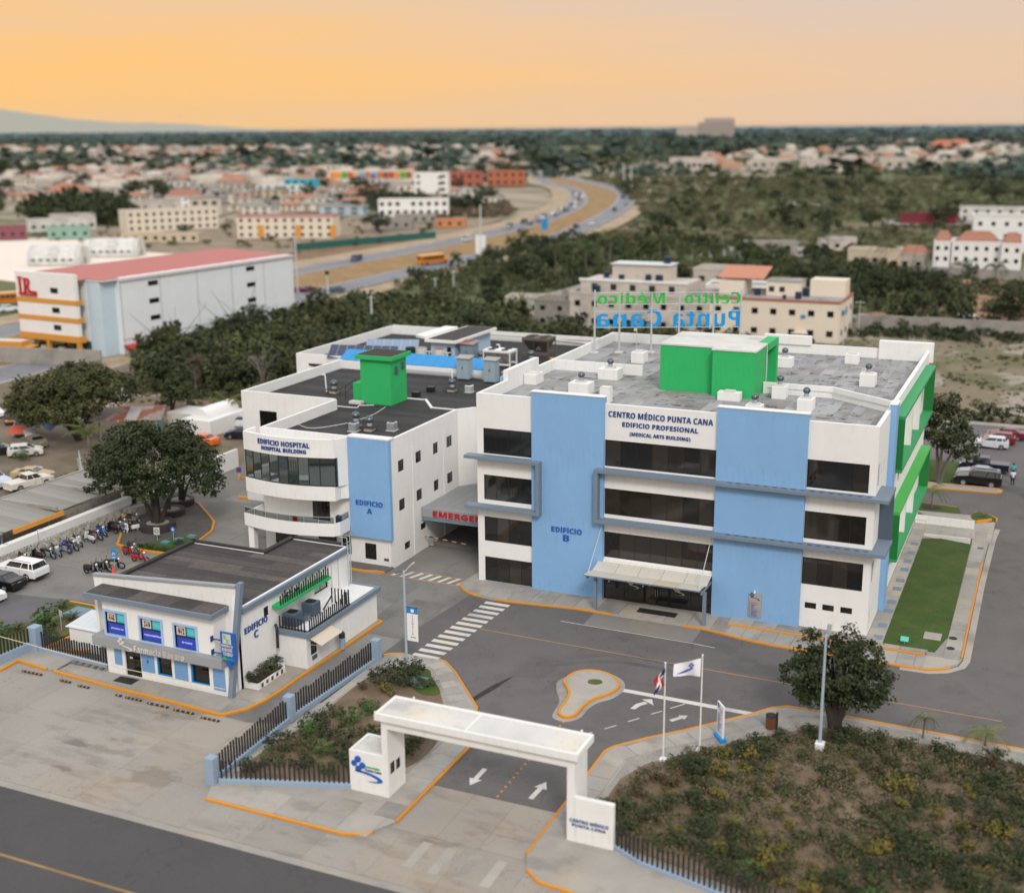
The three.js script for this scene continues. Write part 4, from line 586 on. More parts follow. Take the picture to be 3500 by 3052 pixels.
  // low wall, light blue sheeting and pipes across the roof
  part(A, 'low_wall', bx(-34, -14.8, R, 11.95, -33.3, -33.0), M.white);
  for (let i = 0; i < 14; i++) part(A, 'roof_sheet', (() => { const x = -34.2 + i * 1.4; return bx(x, x + 1.37, -0.02, 0.03, -2.5, 0).rotateX(0.36).translate(0, 12.02, -33.25); })(), i === 2 ? M.whiteR : M.skyblue);
  part(A, 'pipe', [0, 1, 2].map(k => rod([-26, R + 0.28 + k * 0.16, -32.6 + k * 0.05], [-14.8, R + 0.28 + k * 0.16, -32.6 + k * 0.05], 0.06)), M.galv);
}
// things on the hospital roof
function smallVent(x, z, label, y = 11) { const t = thing('roof_ventilator', label, 'roof vent', [x, y, z], 0, 'turbine ventilators on the hospital roof'); part(t, 'curb', rbx(x - 0.42, x + 0.42, y, y + 0.42, z - 0.4, z + 0.4, 0.02), M.cream); part(t, 'flashing', rbx(x - 0.72, x + 0.72, y + 0.42, y + 0.5, z - 0.7, z + 0.7, 0.02), M.black); ventTop(t, x, y + 0.5, z, 0.38); }
smallVent(-16.5, -7.6, 'turbine ventilator at the front of the black roof, left one of the pair'); smallVent(-14.3, -6.4, 'turbine ventilator at the front of the black roof, right one of the pair');
smallVent(-26.8, -20.2, 'turbine ventilator left of the green stair head on the black roof'); smallVent(-25.6, -26.2, 'turbine ventilator half hidden behind the green stair head'); smallVent(-15.2, -25.8, 'turbine ventilator right of the green stair head beside a white pipe'); smallVent(-19.6, -42.5, 'turbine ventilator between the grey cabinets and the blue roof house'); smallVent(-14.0, -45.2, 'turbine ventilator on the dark rear roof beside the white chiller');
function acUnit(x, z, y, label, s = 0.8, m = M.galv, ry = 0) {
  const t = thing('condenser_unit', label, 'air conditioner', [x, y, z], ry); const g = [], h = s * 1.05;
  lpart(t, 'case', wuv(rbx(-s / 2, s / 2, 0.06, h, -s / 2, s / 2, 0.06)), m); lpart(t, 'pad', wuv(rbx(-s * 0.6, s * 0.6, 0, 0.06, -s * 0.6, s * 0.6, 0.01)), M.whiteR);
  for (let i = 0; i < 9; i++) g.push(bx(-s / 2 - 0.015, s / 2 + 0.015, 0.14 + i * h * 0.09, 0.16 + i * h * 0.09, -s / 2 - 0.015, s / 2 + 0.015)); lpart(t, 'grille', wuv(G1(g)), M.greyD);
  lpart(t, 'fan_guard', wuv(G1([new THREE.TorusGeometry(s * 0.36, 0.025, 5, 18).rotateX(Math.PI / 2).translate(0, h + 0.01, 0), new THREE.CylinderGeometry(s * 0.33, s * 0.33, 0.02, 16).translate(0, h, 0)])), M.dark); return t;
}
acUnit(-15.6, -5.7, 11, 'grey condenser in front of the left ventilator on the black roof'); acUnit(-12.35, -7.3, 11, 'grey condenser right of the two ventilators on the black roof'); acUnit(-13.2, -26.0, 11, 'white condenser by the white pipe right of the green stair head', 0.75, M.white);
for (const [x, z, l] of [[-17.2, -24.6, 'black box beside the green stair head, rear one'], [-17.4, -21.6, 'low black box where the white pipe starts']]) solo('roof_box', rbx(x - 0.4, x + 0.4, 11, 11.6, z - 0.35, z + 0.35, 0.04), M.dark, l, 'box');
function cabinet(x, z, w, d, h, label, m, roofM, y = 11) {
  const t = thing('metal_cabinet', label, 'cabinet', [x, y, z]); part(t, 'case', bx(x - w / 2, x + w / 2, y + 0.15, y + h, z - d / 2, z + d / 2), m);
  for (const s of [-1, 1]) part(t, 'door', rbx(x + (s < 0 ? -w / 2 + 0.02 : 0.01), x + (s < 0 ? -0.01 : w / 2 - 0.02), y + 0.22, y + h - 0.06, z + d / 2, z + d / 2 + 0.03, 0.01, 1), m);
  part(t, 'handle', rbx(x - 0.05, x + 0.05, y + h * 0.5, y + h * 0.6, z + d / 2 + 0.03, z + d / 2 + 0.08, 0.01), M.dark); part(t, 'roof', bx(-w * 0.62, w * 0.62, 0, 0.05, -d * 0.65, d * 0.65).rotateX(0.12).translate(x, y + h, z), roofM); part(t, 'foot', [-1, 1].map(s => bx(x + s * w * 0.42 - 0.05, x + s * w * 0.42 + 0.05, y, y + 0.16, z - d * 0.4, z + d * 0.4)), M.greyD);
}
const cabM = mat([0.30, 0.39, 0.45], 0.6, { map: T.stucco });
cabinet(-16.8, -32.3, 1.5, 1.2, 2.6, 'grey-blue metal cabinet with pale sheet roof, left one before the blue sheeting', cabM, M.corr); cabinet(-13.2, -31.8, 1.45, 1.1, 2.7, 'grey-blue metal cabinet with pale sheet roof nearest the clinic parapet', cabM, M.corr); cabinet(-21.2, -42.6, 1.7, 1.6, 2.4, 'corrugated grey cabinet standing against the blue roof house', mat([0.22, 0.29, 0.35], 0.6, { map: T.corr }), M.rust);
function solar(x0, z0, x1, z1, n, label, m, slope) {
  const t = thing('solar_array', label, 'solar panels', [x0, 12, z0]), dx = (x1 - x0) / n, dz = (z1 - z0) / n, L = Math.hypot(dx, dz), ry = Math.atan2(-dz, dx);
  for (let i = 0; i < n; i++) { const g = bx(0.03, L - 0.03, 0, 0.05, -2.3, 0).rotateX(slope); const f = bx(0.0, L, -0.03, 0.02, -2.32, 0.02).rotateX(slope); g.rotateY(ry).translate(x0 + dx * i, 11.9, z0 + dz * i); f.rotateY(ry).translate(x0 + dx * i, 11.9, z0 + dz * i); const p = part(t, 'solar_panel', f, M.galv); part(p, 'cell_sheet', g, m); }
  part(t, 'rack', [rod([x0, 11, z0], [x0, 12.5, z0 - 1], 0.05), rod([x1, 11, z1], [x1, 12.5, z1 - 1], 0.05)], M.galv);
}
const pv = new THREE.MeshPhysicalMaterial({ color: rgb(0.022, 0.03, 0.085), roughness: 0.12, clearcoat: 0.6 });
solar(-36.4, -34.0, -27.9, -35.8, 8, 'row of dark blue solar panels along the left end of the hospital roof', pv, 0.62);
solar(-33.5, -38.2, -27.2, -40.2, 6, 'row of pale reflecting collectors behind the green stair head', new THREE.MeshPhysicalMaterial({ color: rgb(0.22, 0.30, 0.42), roughness: 0.25 }), 0.75);
{ const h = thing('roof_house', 'light blue plant house with black butterfly roof on the hospital roof', 'plant house', [-24.3, 11, -46]);
  part(h, 'wall', bx(-26.0, -22.7, 11, 13.4, -52, -41.6), mat([0.42, 0.55, 0.70], 0.8, { map: T.stucco })); win(h, 'z', -23.8, -23.1, 11.1, 12.9, -41.58, 1, 1, 1, { rec: 0.0, fm: M.whiteR, gm: M.glass, name: 'door' });
  part(h, 'roof', slab([[-26.5, -40.9], [-22.2, -40.9], [-22.0, -52.5], [-26.3, -52.5]], 13.42, 13.75), M.white); part(h, 'roof_felt', slab([[-26.2, -41.2], [-22.45, -41.2], [-22.25, -52.2], [-26.0, -52.2]], 13.75, 13.79), M.feltC[1]); part(h, 'eave', slab([[-28.4, -42.2], [-26.5, -41.2], [-26.4, -50], [-28.2, -50]], 13.7, 14.0), M.white); }
for (const [x, z, l] of [[-26.3, -39.6, 'white cylindrical tank on the hospital roof, left of the two'], [-23.8, -39.6, 'white cylindrical tank on the hospital roof, beside the blue house door']]) { const t = thing('water_tank', l, 'tank', [x, 11, z]); part(t, 'body', cyl(x, z, 11.1, 12.9, 0.7, 0.7, 24), M.whiteR); part(t, 'lid', cyl(x, z, 12.9, 12.96, 0.66, 0.6, 24), M.rust); part(t, 'pipe', [rod([x + 0.6, 11.2, z + 0.3], [x + 1.3, 11.2, z + 0.4], 0.06), rod([x + 1.3, 11, z + 0.4], [x + 1.3, 12.5, z + 0.4], 0.06), rod([x + 0.6, 12.5, z], [x + 1.5, 12.5, z], 0.06)], M.white); }
solo('water_tank', cyl(-28.0, -40.0, 11, 12.8, 0.6, 0.6, 18), M.black, 'black plastic tank left of the white roof tanks', 'tank');
function chiller(x, z, y, w, d, h, m, vm, label) {
  const t = thing('chiller', label, 'chiller', [x, y, z]); part(t, 'top', rbx(x - w / 2, x + w / 2, y + h * 0.86, y + h, z - d / 2, z + d / 2, 0.03), m);
  for (const s of [-1, 1]) part(t, 'coil', new THREE.CylinderGeometry(1, 0.24, h * 0.6, 4, 1).rotateY(Math.PI / 4).scale(w * 0.34, 1, d * 0.66).translate(x + s * w * 0.24, y + h * 0.55, z), vm);
  part(t, 'frame', [-1, 1].flatMap(a => [-1, 1].map(b => bx(x + a * w * 0.48 - 0.06, x + a * w * 0.48 + 0.06, y, y + h * 0.86, z + b * d * 0.46 - 0.06, z + b * d * 0.46 + 0.06))).concat([bx(x - w / 2, x + w / 2, y + h * 0.16, y + h * 0.24, z + d * 0.4, z + d * 0.5), bx(x - w / 2, x + w / 2, y + h * 0.16, y + h * 0.24, z - d * 0.5, z - d * 0.4)]), m);
  for (const a of [-1, 1]) for (const b of [-1, 1]) part(t, 'fan', [new THREE.TorusGeometry(d * 0.19, 0.05, 5, 16).rotateX(Math.PI / 2).translate(x + a * w * 0.24, y + h + 0.03, z + b * d * 0.24), cyl(x + a * w * 0.24, z + b * d * 0.24, y + h, y + h + 0.02, d * 0.18, d * 0.18, 14)], M.dark);
}
chiller(-16.4, -41.2, 11, 3.6, 2.2, 2.1, M.white, M.whiteR, 'white chiller with slanted coils and four fans on the hospital roof');
chiller(-14.4, -48.6, 11.1, 3.6, 2.6, 2.5, mat([0.11, 0.09, 0.075], 0.7), mat([0.16, 0.14, 0.12], 0.6), 'brown weathered chiller on a tall frame at the roof edge');
{ const t = thing('roof_pipework', 'white and orange pipe runs along the rear edge of the hospital roof', 'pipes', [-12, 11, -47]); part(t, 'pipe', [rod([-16, 12.2, -55], [-4, 12.2, -52], 0.18), rod([-12.5, 11.6, -33.2], [-7, 11.6, -33.4], 0.14), rod([-12.5, 12.0, -33.0], [-9, 12.0, -33.0], 0.12), rod([-26, 12.0, -57], [-10, 12.0, -57], 0.12)], M.whiteR); part(t, 'orange_pipe', rod([-12, 11.3, -46.5], [-6.2, 11.3, -46.5], 0.2), M.yellow, 'orange pipe'); part(t, 'red_cylinder', rod([-8, 11.7, -46], [-6.4, 11.7, -46], 0.28, 0.28, 10), mat([0.3, 0.06, 0.05], 0.6)); }
for (const [x, z, h, l] of [[-27.9, -20.4, 1.9, 'white bent vent pipe left of the green stair head'], [-24.4, -25.0, 1.8, 'white vent pipe close behind the green stair head'], [-15.5, -26.6, 2.2, 'white bent vent pipe beside the right ventilator'], [-16.9, -42.4, 2.4, 'white vent pipe by the corrugated cabinet']]) { const t = thing('vent_pipe', l, 'pipe', [x, 11, z]); part(t, 'pipe', [rod([x, 11, z], [x - 0.12, 11 + h, z], 0.08, 0.08, 8), rod([x - 0.12, 11 + h, z], [x - 0.5, 11 + h - 0.02, z], 0.08, 0.08, 8)], M.white); }
solo('bin', [cyl(-13.3, 1.35, 3.55, 4.75, 0.3, 0.3, 16), cyl(-13.3, 1.35, 4.75, 4.9, 0.32, 0.2, 16)], M.black, 'black round bin on the hospital balcony', 'bin');
solo('balcony_chair', [rbx(-17.6, -17.1, 3.9, 3.98, 2.3, 2.8, 0.02), rbx(-17.6, -17.1, 3.98, 4.6, 2.3, 2.38, 0.02), ...[[-17.55, 2.35], [-17.15, 2.35], [-17.55, 2.75], [-17.15, 2.75]].map(p => cyl(p[0], p[1], 3.55, 3.9, 0.03))], M.red, 'red chair on the curved hospital balcony', 'chair');
{ // emergency canopy between the two buildings
  const e = thing('emergency_canopy', 'grey emergency canopy with red letters between hospital and clinic', 'canopy', [-4.2, 0, -10]);
  part(e, 'fascia', rbx(-8.45, -0.06, 3.4, 4.32, -5.75, -5.5, 0.02), M.greyL); part(e, 'fascia_soffit', bx(-8.45, -0.06, 3.05, 3.4, -5.9, -5.56), M.grey);
  for (let i = 0; i < 9; i++) part(e, 'roof_sheet', bx(-8.45 + i * 0.93, -7.54 + i * 0.93, 4.2, 4.26, -15, -5.76).rotateX(-0.004), mat([0.30, 0.31, 0.31], 0.6, { map: T.corr }));
  part(e, 'beam', [bx(-8.45, -8.2, 3.0, 4.2, -15, -5.8), bx(-0.3, -0.06, 0.1, 4.2, -15, -5.8)], M.grey);
  letters(e, 'EMERGENCIA', -7.2, 3.55, -5.49, 0.56, 7.0, M.red, { d: 0.1 });
  part(e, 'passage_shade', bx(-8.4, -0.1, 0.05, 4.15, -15.08, -14.9), M.dark); win(e, 'z', -6.5, -2, 0.1, 2.8, -14.88, 1, 4, 1, { rec: 0, name: 'glass_door' });  // black sheet under the canopy: shade of the opening put into colour
}
{ const b = thing('barrier_arm', 'black and yellow barrier arm under the emergency canopy', 'barrier', [-8.2, 0, -6.6]); const r = []; part(b, 'arm_box', rbx(-8.4, -7.9, 0.1, 1.0, -7.1, -6.7, 0.03), M.greyL); for (let i = 0; i < 9; i++) part(b, 'arm_band', rod([-8.4 + i * 0.48, 1.3 - i * 0.03, -6.0], [-7.92 + i * 0.48, 1.27 - i * 0.03, -6.0], 0.06), i % 2 ? M.dark : M.yellowW); }
// ---------------------------------------------------------------- the pharmacy (building C)
const canvasTex = (w, h, draw) => { const c = document.createElement('canvas'); c.width = w; c.height = h; draw(c.getContext('2d')); const t = new THREE.CanvasTexture(c); t.colorSpace = THREE.SRGBColorSpace; return t; };
function poster(w, h, x, y, z, tex) { const g = new THREE.PlaneGeometry(w, h).translate(x, y, z); g.userData.keep = 1; return [g, new THREE.MeshPhysicalMaterial({ map: tex, roughness: 0.25 })]; }
const C = thing('pharmacy_building', 'white two-storey pharmacy with sloped parapet, dark roof and drive-through annex', 'building', [-11.8, 0, 20]);
{
  const zf = 28.0, zg = 27.95;
  const up = [[-16.75, -14.95, 3.25, 5.0], [-13.55, -11.7, 3.22, 4.97], [-10.5, -8.65, 3.18, 4.93]];
  part(C, 'wall', panel('z', -17.0, -7.1, 3.05, 6.0, up, zf, 0.25), M.white);
  part(C, 'wall', bx(-7.35, -7.1, 3.05, 6.0, 26.5, zf - 0.26), M.white);
  const low = [[-15.33, -13.87, 0.14, 2.3], [-12.4, -11.08, 0.7, 2.22], [-9.4, -7.78, 0.6, 2.1]];
  part(C, 'wall', panel('z', -17.0, -6.12, 0.0, 2.4, low, zg, 0.25), M.white);
  part(C, 'wall', bx(-18.6, -18.35, 0, 6.1, 15.3, 27), M.white); part(C, 'wall', bx(-18.6, -11.5, 0, 6.1, 15.3, 15.55), M.white); part(C, 'wall', bx(-11.7, -11.5, 0, 6.1, 11.4, 15.29), M.white); part(C, 'wall', bx(-11.5, -6.4, 0, 6.1, 11.4, 11.6), M.white);
  const sw = [[14.75, 16.7, 3.75, 4.6], [22.85, 23.4, 4.45, 5.15], [18.6, 19.3, 4.4, 5.2], [20.3, 20.8, 4.5, 5.2]];
  part(C, 'wall', panel('x', 11.4, 26.55, 0, 6.1, sw, -6.1, 0.25), M.white);
  win(C, 'x', 14.75, 16.7, 3.75, 4.6, -6.1, 1, 2, 1, { gm: M.glassG, fw: 0.06 });
  for (const h of sw.slice(1)) { win(C, 'x', ...h, -6.1, 1, 1); part(C, 'window_bars', [0.1, 0.3, 0.5, 0.7, 0.9].map(k => bx(-6.13, -6.08, h[2], h[3], lerp(h[0], h[1], k) - 0.015, lerp(h[0], h[1], k) + 0.015)), M.slat); }
  part(C, 'dark_core', bx(-18.3, -6.4, 0.05, 5.65, 15.6, 26.25), M.dark); part(C, 'wall', [bx(-17.0, -16.76, 2.41, 5.99, 26.56, 27.74), bx(-17.0, -16.76, 0, 2.4, 26.56, 27.69)], M.white); part(C, 'dark_core', bx(-11.4, -6.45, 0.05, 5.7, 11.65, 15.6), M.dark);  // dark cores added inside the shell, unlit rooms put into their colour
  // sloped parapet with grey edging
  const pp = new THREE.ExtrudeGeometry(new THREE.Shape([[-18.55, 0.0], [-6.1, 0.0], [-6.1, 7.75], [-18.95, 6.85]].map(p => new THREE.Vector2(...p))), { depth: 0.25, bevelEnabled: false }).translate(0, 0, 26.3);
  part(C, 'sloped_parapet', pp, M.white);
  part(C, 'parapet_coping', (() => { const L = Math.hypot(12.9, 0.9); return rbx(0, L, 0, 0.22, -0.2, 0.2, 0.02).rotateZ(Math.atan2(0.9, 12.9)).translate(-18.98, 6.86, 26.42); })(), M.greyL);
  part(C, 'side_fin', (() => { const g = new THREE.BoxGeometry(0.36, 8.2, 0.42); g.translate(0, 4.1, 0); g.applyMatrix4(new THREE.Matrix4().set(1, 0.02, 0, -5.92, 0, 1, 0, 0, 0, -0.2, 1, 28.05, 0, 0, 0, 1)); return g; })(), M.grey);
  part(C, 'wall', new THREE.ExtrudeGeometry(new THREE.Shape([[26.56, 0], [27.9, 0], [26.6, 7.2], [26.56, 7.2]].map(p => new THREE.Vector2(...p))), { depth: 0.24, bevelEnabled: false }).rotateY(-Math.PI / 2).translate(-6.103, 0, 0), M.white);
  // grey bands
  part(C, 'grey_band', rbx(-17.75, -6.2, 2.42, 3.12, 26.9, 28.55, 0.02), M.greyL); part(C, 'awning_slab', rbx(-18.2, -6.75, 6.02, 6.4, 26.56, 28.6, 0.02), M.grey);
  for (let i = 0; i < 6; i++) part(C, 'roofing_strip', bx(-18.05 + i * 1.87, -16.2 + i * 1.87, 6.4, 6.425 + (i % 2) * 0.005, 26.58, 28.45), M.feltC[i % 3]);
  part(C, 'grey_band', rbx(-6.1, -5.86, 5.72, 6.14, 11.3, 26.2, 0.02), M.grey); part(C, 'grey_band', bx(-18.7, -18.36, 5.75, 6.2, 15.1, 26.2), M.grey);
  // upper windows with posters
  up.forEach(([a, b, c, d], i) => {
    part(C, 'window_surround', [bx(a - 0.16, b + 0.16, d, d + 0.15, zf - 0.1, zf + 0.09), bx(a - 0.16, b + 0.16, c - 0.2, c, zf - 0.1, zf + 0.09), bx(a - 0.16, a, c, d, zf - 0.1, zf + 0.09), bx(b, b + 0.16, c, d, zf - 0.1, zf + 0.09)], mat([0.36, 0.50, 0.72], 0.7));
    const w = win(C, 'z', a, b, c, d, zf, 1, 1, 1, { rec: 0.16 }), m = lerp(c, d, 0.52), x = (a + b) / 2, W = b - a - 0.1;
    const words = ['¡Estamos en', 'responsabilidad', 'de todos!'][i];
    const lowT = canvasTex(256, 128, k => { k.fillStyle = '#2b46b8'; k.fillRect(0, 0, 256, 128); k.fillStyle = '#e8ecff'; k.font = 'bold 30px sans-serif'; k.textAlign = 'center'; k.fillText(words, 128, 74); });
    const phT = canvasTex(128, 128, k => { k.fillStyle = '#cfc6c2'; k.fillRect(0, 0, 128, 128); k.fillStyle = '#4c403c'; for (let q = 0; q < 22; q++) { k.beginPath(); k.arc(64 + 34 * Math.sin(q * 2.1 + i), 74 + 30 * Math.cos(q * 1.7 + i * 2), 6 + (q % 5) * 2, 0, 7); k.fill(); } k.fillStyle = '#b89a90'; k.beginPath(); k.arc(64, 52, 22, 0, 7); k.fill(); });
    const tlT = canvasTex(128, 128, k => { k.fillStyle = '#3fb6c4'; k.fillRect(0, 0, 128, 128); k.fillStyle = '#8fdbe0'; for (let q = 0; q < 6; q++) k.fillRect(22, 36 + q * 12, 84, 3); });
    let [g, mm] = poster(W, m - c - 0.1, x, (c + m) / 2 - 0.01, zf - 0.095, lowT); lpart(w, 'poster', g.translate(11.8, 0, -20), mm);
    [g, mm] = poster(W / 2 - 0.04, d - m - 0.1, x - W / 4, (d + m) / 2, zf - 0.095, phT); lpart(w, 'poster', g.translate(11.8, 0, -20), mm); [g, mm] = poster(W / 2 - 0.04, d - m - 0.1, x + W / 4, (d + m) / 2, zf - 0.095, tlT); lpart(w, 'poster', g.translate(11.8, 0, -20), mm);
    part(w, 'transom', [bx(a, b, m - 0.06, m + 0.05, zf - 0.1, zf - 0.05), bx(x - 0.03, x + 0.03, m + 0.05, d, zf - 0.1, zf - 0.055)], M.dark);
  });
  // ground floor: door, windows with blue reveals, blue panels
  win(C, 'z', -15.33, -13.87, 0.14, 2.3, zg, 1, 2, 1, { name: 'glass_door', rec: 0.18 }); win(C, 'z', -12.3, -11.1, 0.78, 2.2, zg, 1, 1, 2, { rec: 0.2 }); win(C, 'z', -9.28, -7.8, 0.7, 2.1, zg, 1, 1, 2, { rec: 0.2 });
  part(C, 'blue_reveal', [bx(-12.4, -12.3, 0.7, 2.22, zg - 0.24, zg - 0.01), bx(-12.3, -11.08, 0.7, 0.78, zg - 0.24, zg - 0.01), bx(-9.4, -9.28, 0.6, 2.1, zg - 0.24, zg - 0.01), bx(-9.28, -7.78, 0.6, 0.7, zg - 0.24, zg - 0.01)], M.skyblue);
  for (const [a, b, c, d] of [[-16.3, -15.6, 0.86, 2.36], [-13.8, -12.62, 0.74, 2.3], [-10.83, -9.64, 0.62, 2.2], [-7.45, -6.4, 0.44, 2.1]]) part(C, 'blue_panel', bx(a, b, c, d, zg - 0.02, zg + 0.02), mat([0.16, 0.33, 0.58], 0.7, { map: T.stucco }));
  part(C, 'wall_sign', bx(-13.3, -13.15, 1.45, 1.7, zg + 0.02, zg + 0.03), M.navy2); part(C, 'push_sign', bx(-14.95, -14.7, 1.5, 1.65, zg - 0.09, zg - 0.08), M.paint);
  letters(C, 'Farmacia Bávaro', -13.85, 2.5, 28.56, 0.48, 4.45, M.paint); part(C, 'emblem', emblem(1.25, 0.06).translate(-15.25, 2.5, 28.56), M.paint);
  // lettering of the side wall (read from the drive)
  const sideT = (s, z, y, h, w) => { const g = text(s, h, 0.05, w); g.rotateY(Math.PI / 2).translate(-6.09, y, z); part(C, 'lettering', g, M.navy); };
  sideT('EDIFICIO', 25.85, 4.02, 0.46, 2.8); sideT('C', 24.75, 3.3, 0.55, 0.5);
  // roof
  part(C, 'roof', slab([[-18.5, 26.3], [-18.5, 15.4], [-11.6, 15.4], [-11.6, 11.5], [-6.3, 11.5], [-6.3, 26.3]], 5.7, 6.0), M.feltC[1]);
  strips(C, 'x', -18.4, -6.12, 26.28, 15.6, 6.05, M.feltC, 91, 1.0); strips(C, 'x', -11.4, -6.12, 15.58, 11.5, 6.05, M.feltC, 92, 1.0);
  part(C, 'roof_edge', [rbx(-18.7, -18.3, 6.0, 6.28, 15.2, 26.2, 0.02), rbx(-18.7, -11.3, 6.0, 6.28, 15.15, 15.5, 0.02), rbx(-11.7, -11.3, 6.0, 6.28, 11.2, 15.14, 0.02), rbx(-11.7, -6.0, 6.0, 6.28, 11.2, 11.5, 0.02)], M.felt[0]);
  // green ledge with slats
  part(C, 'green_ledge', rbx(-6.09, -5.35, 4.75, 5.0, 15.4, 22.4, 0.02), M.green);
  for (let i = 0; i < 22; i++) { const z = 22.2 - i * 0.31; part(C, 'screen_slat', bx(-5.46, -5.39, 5.0, 5.75 + 0.12 * ((i * 7) % 3), z - 0.05, z + 0.05), M.slat); }
  part(C, 'downpipe', [rod([-6.04, 0.1, 22.1], [-6.04, 3.6, 22.1], 0.05), rod([-6.05, 3, 13.2], [-6.05, 5.7, 13.2], 0.03), rod([-6.05, 3, 14.2], [-6.05, 5.3, 14.2], 0.03), rod([-6.05, 0.2, 27.0], [-6.05, 3.4, 27.0], 0.04)], M.galv);
  // annex
  part(C, 'annex_wall', panel('x', 11.5, 21.6, 0, 2.62, [[20.45, 21.3, 0.95, 2.1]], -3.6, 0.2), M.white); part(C, 'annex_wall', panel('z', -6.09, -3.6, 0, 2.62, [], 21.82, 0.2), M.white); part(C, 'annex_wall', bx(-6.09, -3.81, 0, 2.62, 11.5, 11.7), M.white);
  part(C, 'dark_core', bx(-6.0, -3.85, 0.05, 2.4, 11.8, 21.5), M.dark);  // added dark core of the annex, standing for its unlit inside
  part(C, 'annex_band', [rbx(-6.05, -3.3, 2.62, 3.02, 21.6, 22.0, 0.02), rbx(-3.62, -3.28, 2.62, 3.02, 11.3, 21.59, 0.02), rbx(-6.05, -3.63, 2.62, 3.02, 11.3, 11.6, 0.02)], M.grey);
  part(C, 'annex_roof', bx(-6.08, -3.63, 2.63, 2.96, 11.61, 21.59), M.white);
  win(C, 'x', 20.45, 21.3, 0.95, 2.1, -3.6, 1, 1); part(C, 'service_drawer', rbx(-3.6, -3.5, 0.6, 0.9, 20.6, 21.2, 0.02), M.greyD);
  part(C, 'service_door', [rbx(-3.6, -3.56, 0.12, 2.28, 15.1, 17.0, 0.01), bx(-3.56, -3.54, 0.2, 2.2, 16.03, 16.07)], M.white); part(C, 'door_panel', [0.4, 0.85, 1.3, 1.75].flatMap(y => [15.25, 16.15].map(z => bx(-3.56, -3.545, y, y + 0.32, z, z + 0.7))), M.white);
  for (let i = 0; i < 9; i++) { const x = -5.9 + i * 0.27; part(C, 'screen_slat', bx(x - 0.04, x + 0.04, 2.98, 3.98, 21.75, 21.83), M.slat); }
  for (let i = 0; i < 20; i++) { const z = 21.5 - i * 0.29; part(C, 'screen_slat', bx(-3.5, -3.42, 2.98, 3.9 + (i > 15 ? 0.35 : 0) + 0.1 * (i % 2), z - 0.04, z + 0.04), M.slat); }
  for (let i = 0; i < 6; i++) { const x = -3.6 - i * 0.3; part(C, 'screen_slat', bx(x - 0.04, x + 0.04, 2.98, 4.2, 15.75, 15.83), M.slat); }
  part(C, 'screen_rail', [bx(-3.5, -3.42, 3.1, 3.16, 15.8, 21.7), bx(-5.9, -3.5, 3.1, 3.16, 21.75, 21.83)], M.slat);
  part(C, 'fabric_awning', (() => { const g = new THREE.BoxGeometry(1.25, 0.03, 2.9); g.rotateZ(-0.35).translate(-3.0, 2.33, 20.2); return g; })(), M.cream);
  part(C, 'awning_frame', [rod([-2.42, 2.1, 18.75], [-2.42, 2.1, 21.65], 0.03), rod([-3.58, 2.0, 18.8], [-2.42, 2.1, 18.75], 0.02), rod([-3.58, 2.0, 21.6], [-2.42, 2.1, 21.65], 0.02)], M.galv);
  part(C, 'ladder', [rod([-5.75, 2.96, 11.75], [-5.75, 7.1, 11.75], 0.035), rod([-5.75, 2.96, 12.2], [-5.75, 7.1, 12.2], 0.035), rod([-5.75, 7.1, 11.75], [-6.5, 7.1, 11.75], 0.03), rod([-5.75, 7.1, 12.2], [-6.5, 7.1, 12.2], 0.03), rod([-6.5, 6.1, 11.75], [-6.5, 7.1, 11.75], 0.03), ...[...Array(13)].map((_, i) => rod([-5.75, 3.1 + i * 0.3, 11.75], [-5.75, 3.1 + i * 0.3, 12.2], 0.02))], M.galv);
  part(C, 'security_camera', [rod([-6.0, 5.35, 20.6], [-5.6, 5.5, 20.6], 0.04), rbx(-5.7, -5.5, 5.42, 5.56, 20.4, 20.75, 0.03)], M.greyD);
  part(C, 'black_duct', tube([[-6.0, 3.4, 22.2], [-5.8, 3.3, 22.35], [-5.75, 2.6, 22.4], [-5.75, 1.7, 22.4]], 0.11, 8), M.slat);
}
{ const p = thing('wall_planter', 'white stepped planter with bushes along the pharmacy side wall', 'planter', [-5.4, 0.1, 24.4]);
  part(p, 'planter_wall', [bx(-5.0, -4.85, 0.1, 0.55, 22.9, 26.3), bx(-6.05, -5.0, 0.1, 0.55, 26.15, 26.3), bx(-6.05, -5.0, 0.1, 0.75, 22.75, 22.9)], M.white); part(p, 'soil', bx(-6.05, -5.0, 0.1, 0.45, 22.9, 26.15), M.mulch);
  part(p, 'mosaic', [0, 1, 2, 3, 4].map(i => rbx(-4.86, -4.82, 0.2 + 0.05 * (i % 2), 0.5, 23.2 + i * 0.62, 23.45 + i * 0.62, 0.01)), M.brown); }
acUnit(-5.3, 20.9, 2.97, 'dark condenser nearest the front corner of the annex roof', 1.05, M.greyD); acUnit(-5.2, 18.6, 2.97, 'dark condenser further back on the annex roof', 1.05, M.greyD); acUnit(-4.9, 19.8, 2.97, 'small pale unit between the two dark condensers', 0.5, M.galv);
{ const b = thing('waste_bin', 'grey post bin with dark hood at the annex kerb', 'bin', [-3.2, 0.1, 17.6]); part(b, 'body', cyl(-3.2, 17.6, 0.1, 1.05, 0.2, 0.24, 16), M.fence); part(b, 'hood', [cyl(-3.2, 17.6, 1.05, 1.35, 0.25, 0.25, 16), sph(-3.2, 1.35, 17.6, 0.24)], M.slat); }
solo('pipe_offcut', [rod([-4.9, 3.0, 17.4], [-4.6, 3.9, 16.6], 0.06)], M.slat, 'dark pipe leaning by the slat screen on the annex roof', 'pipe');
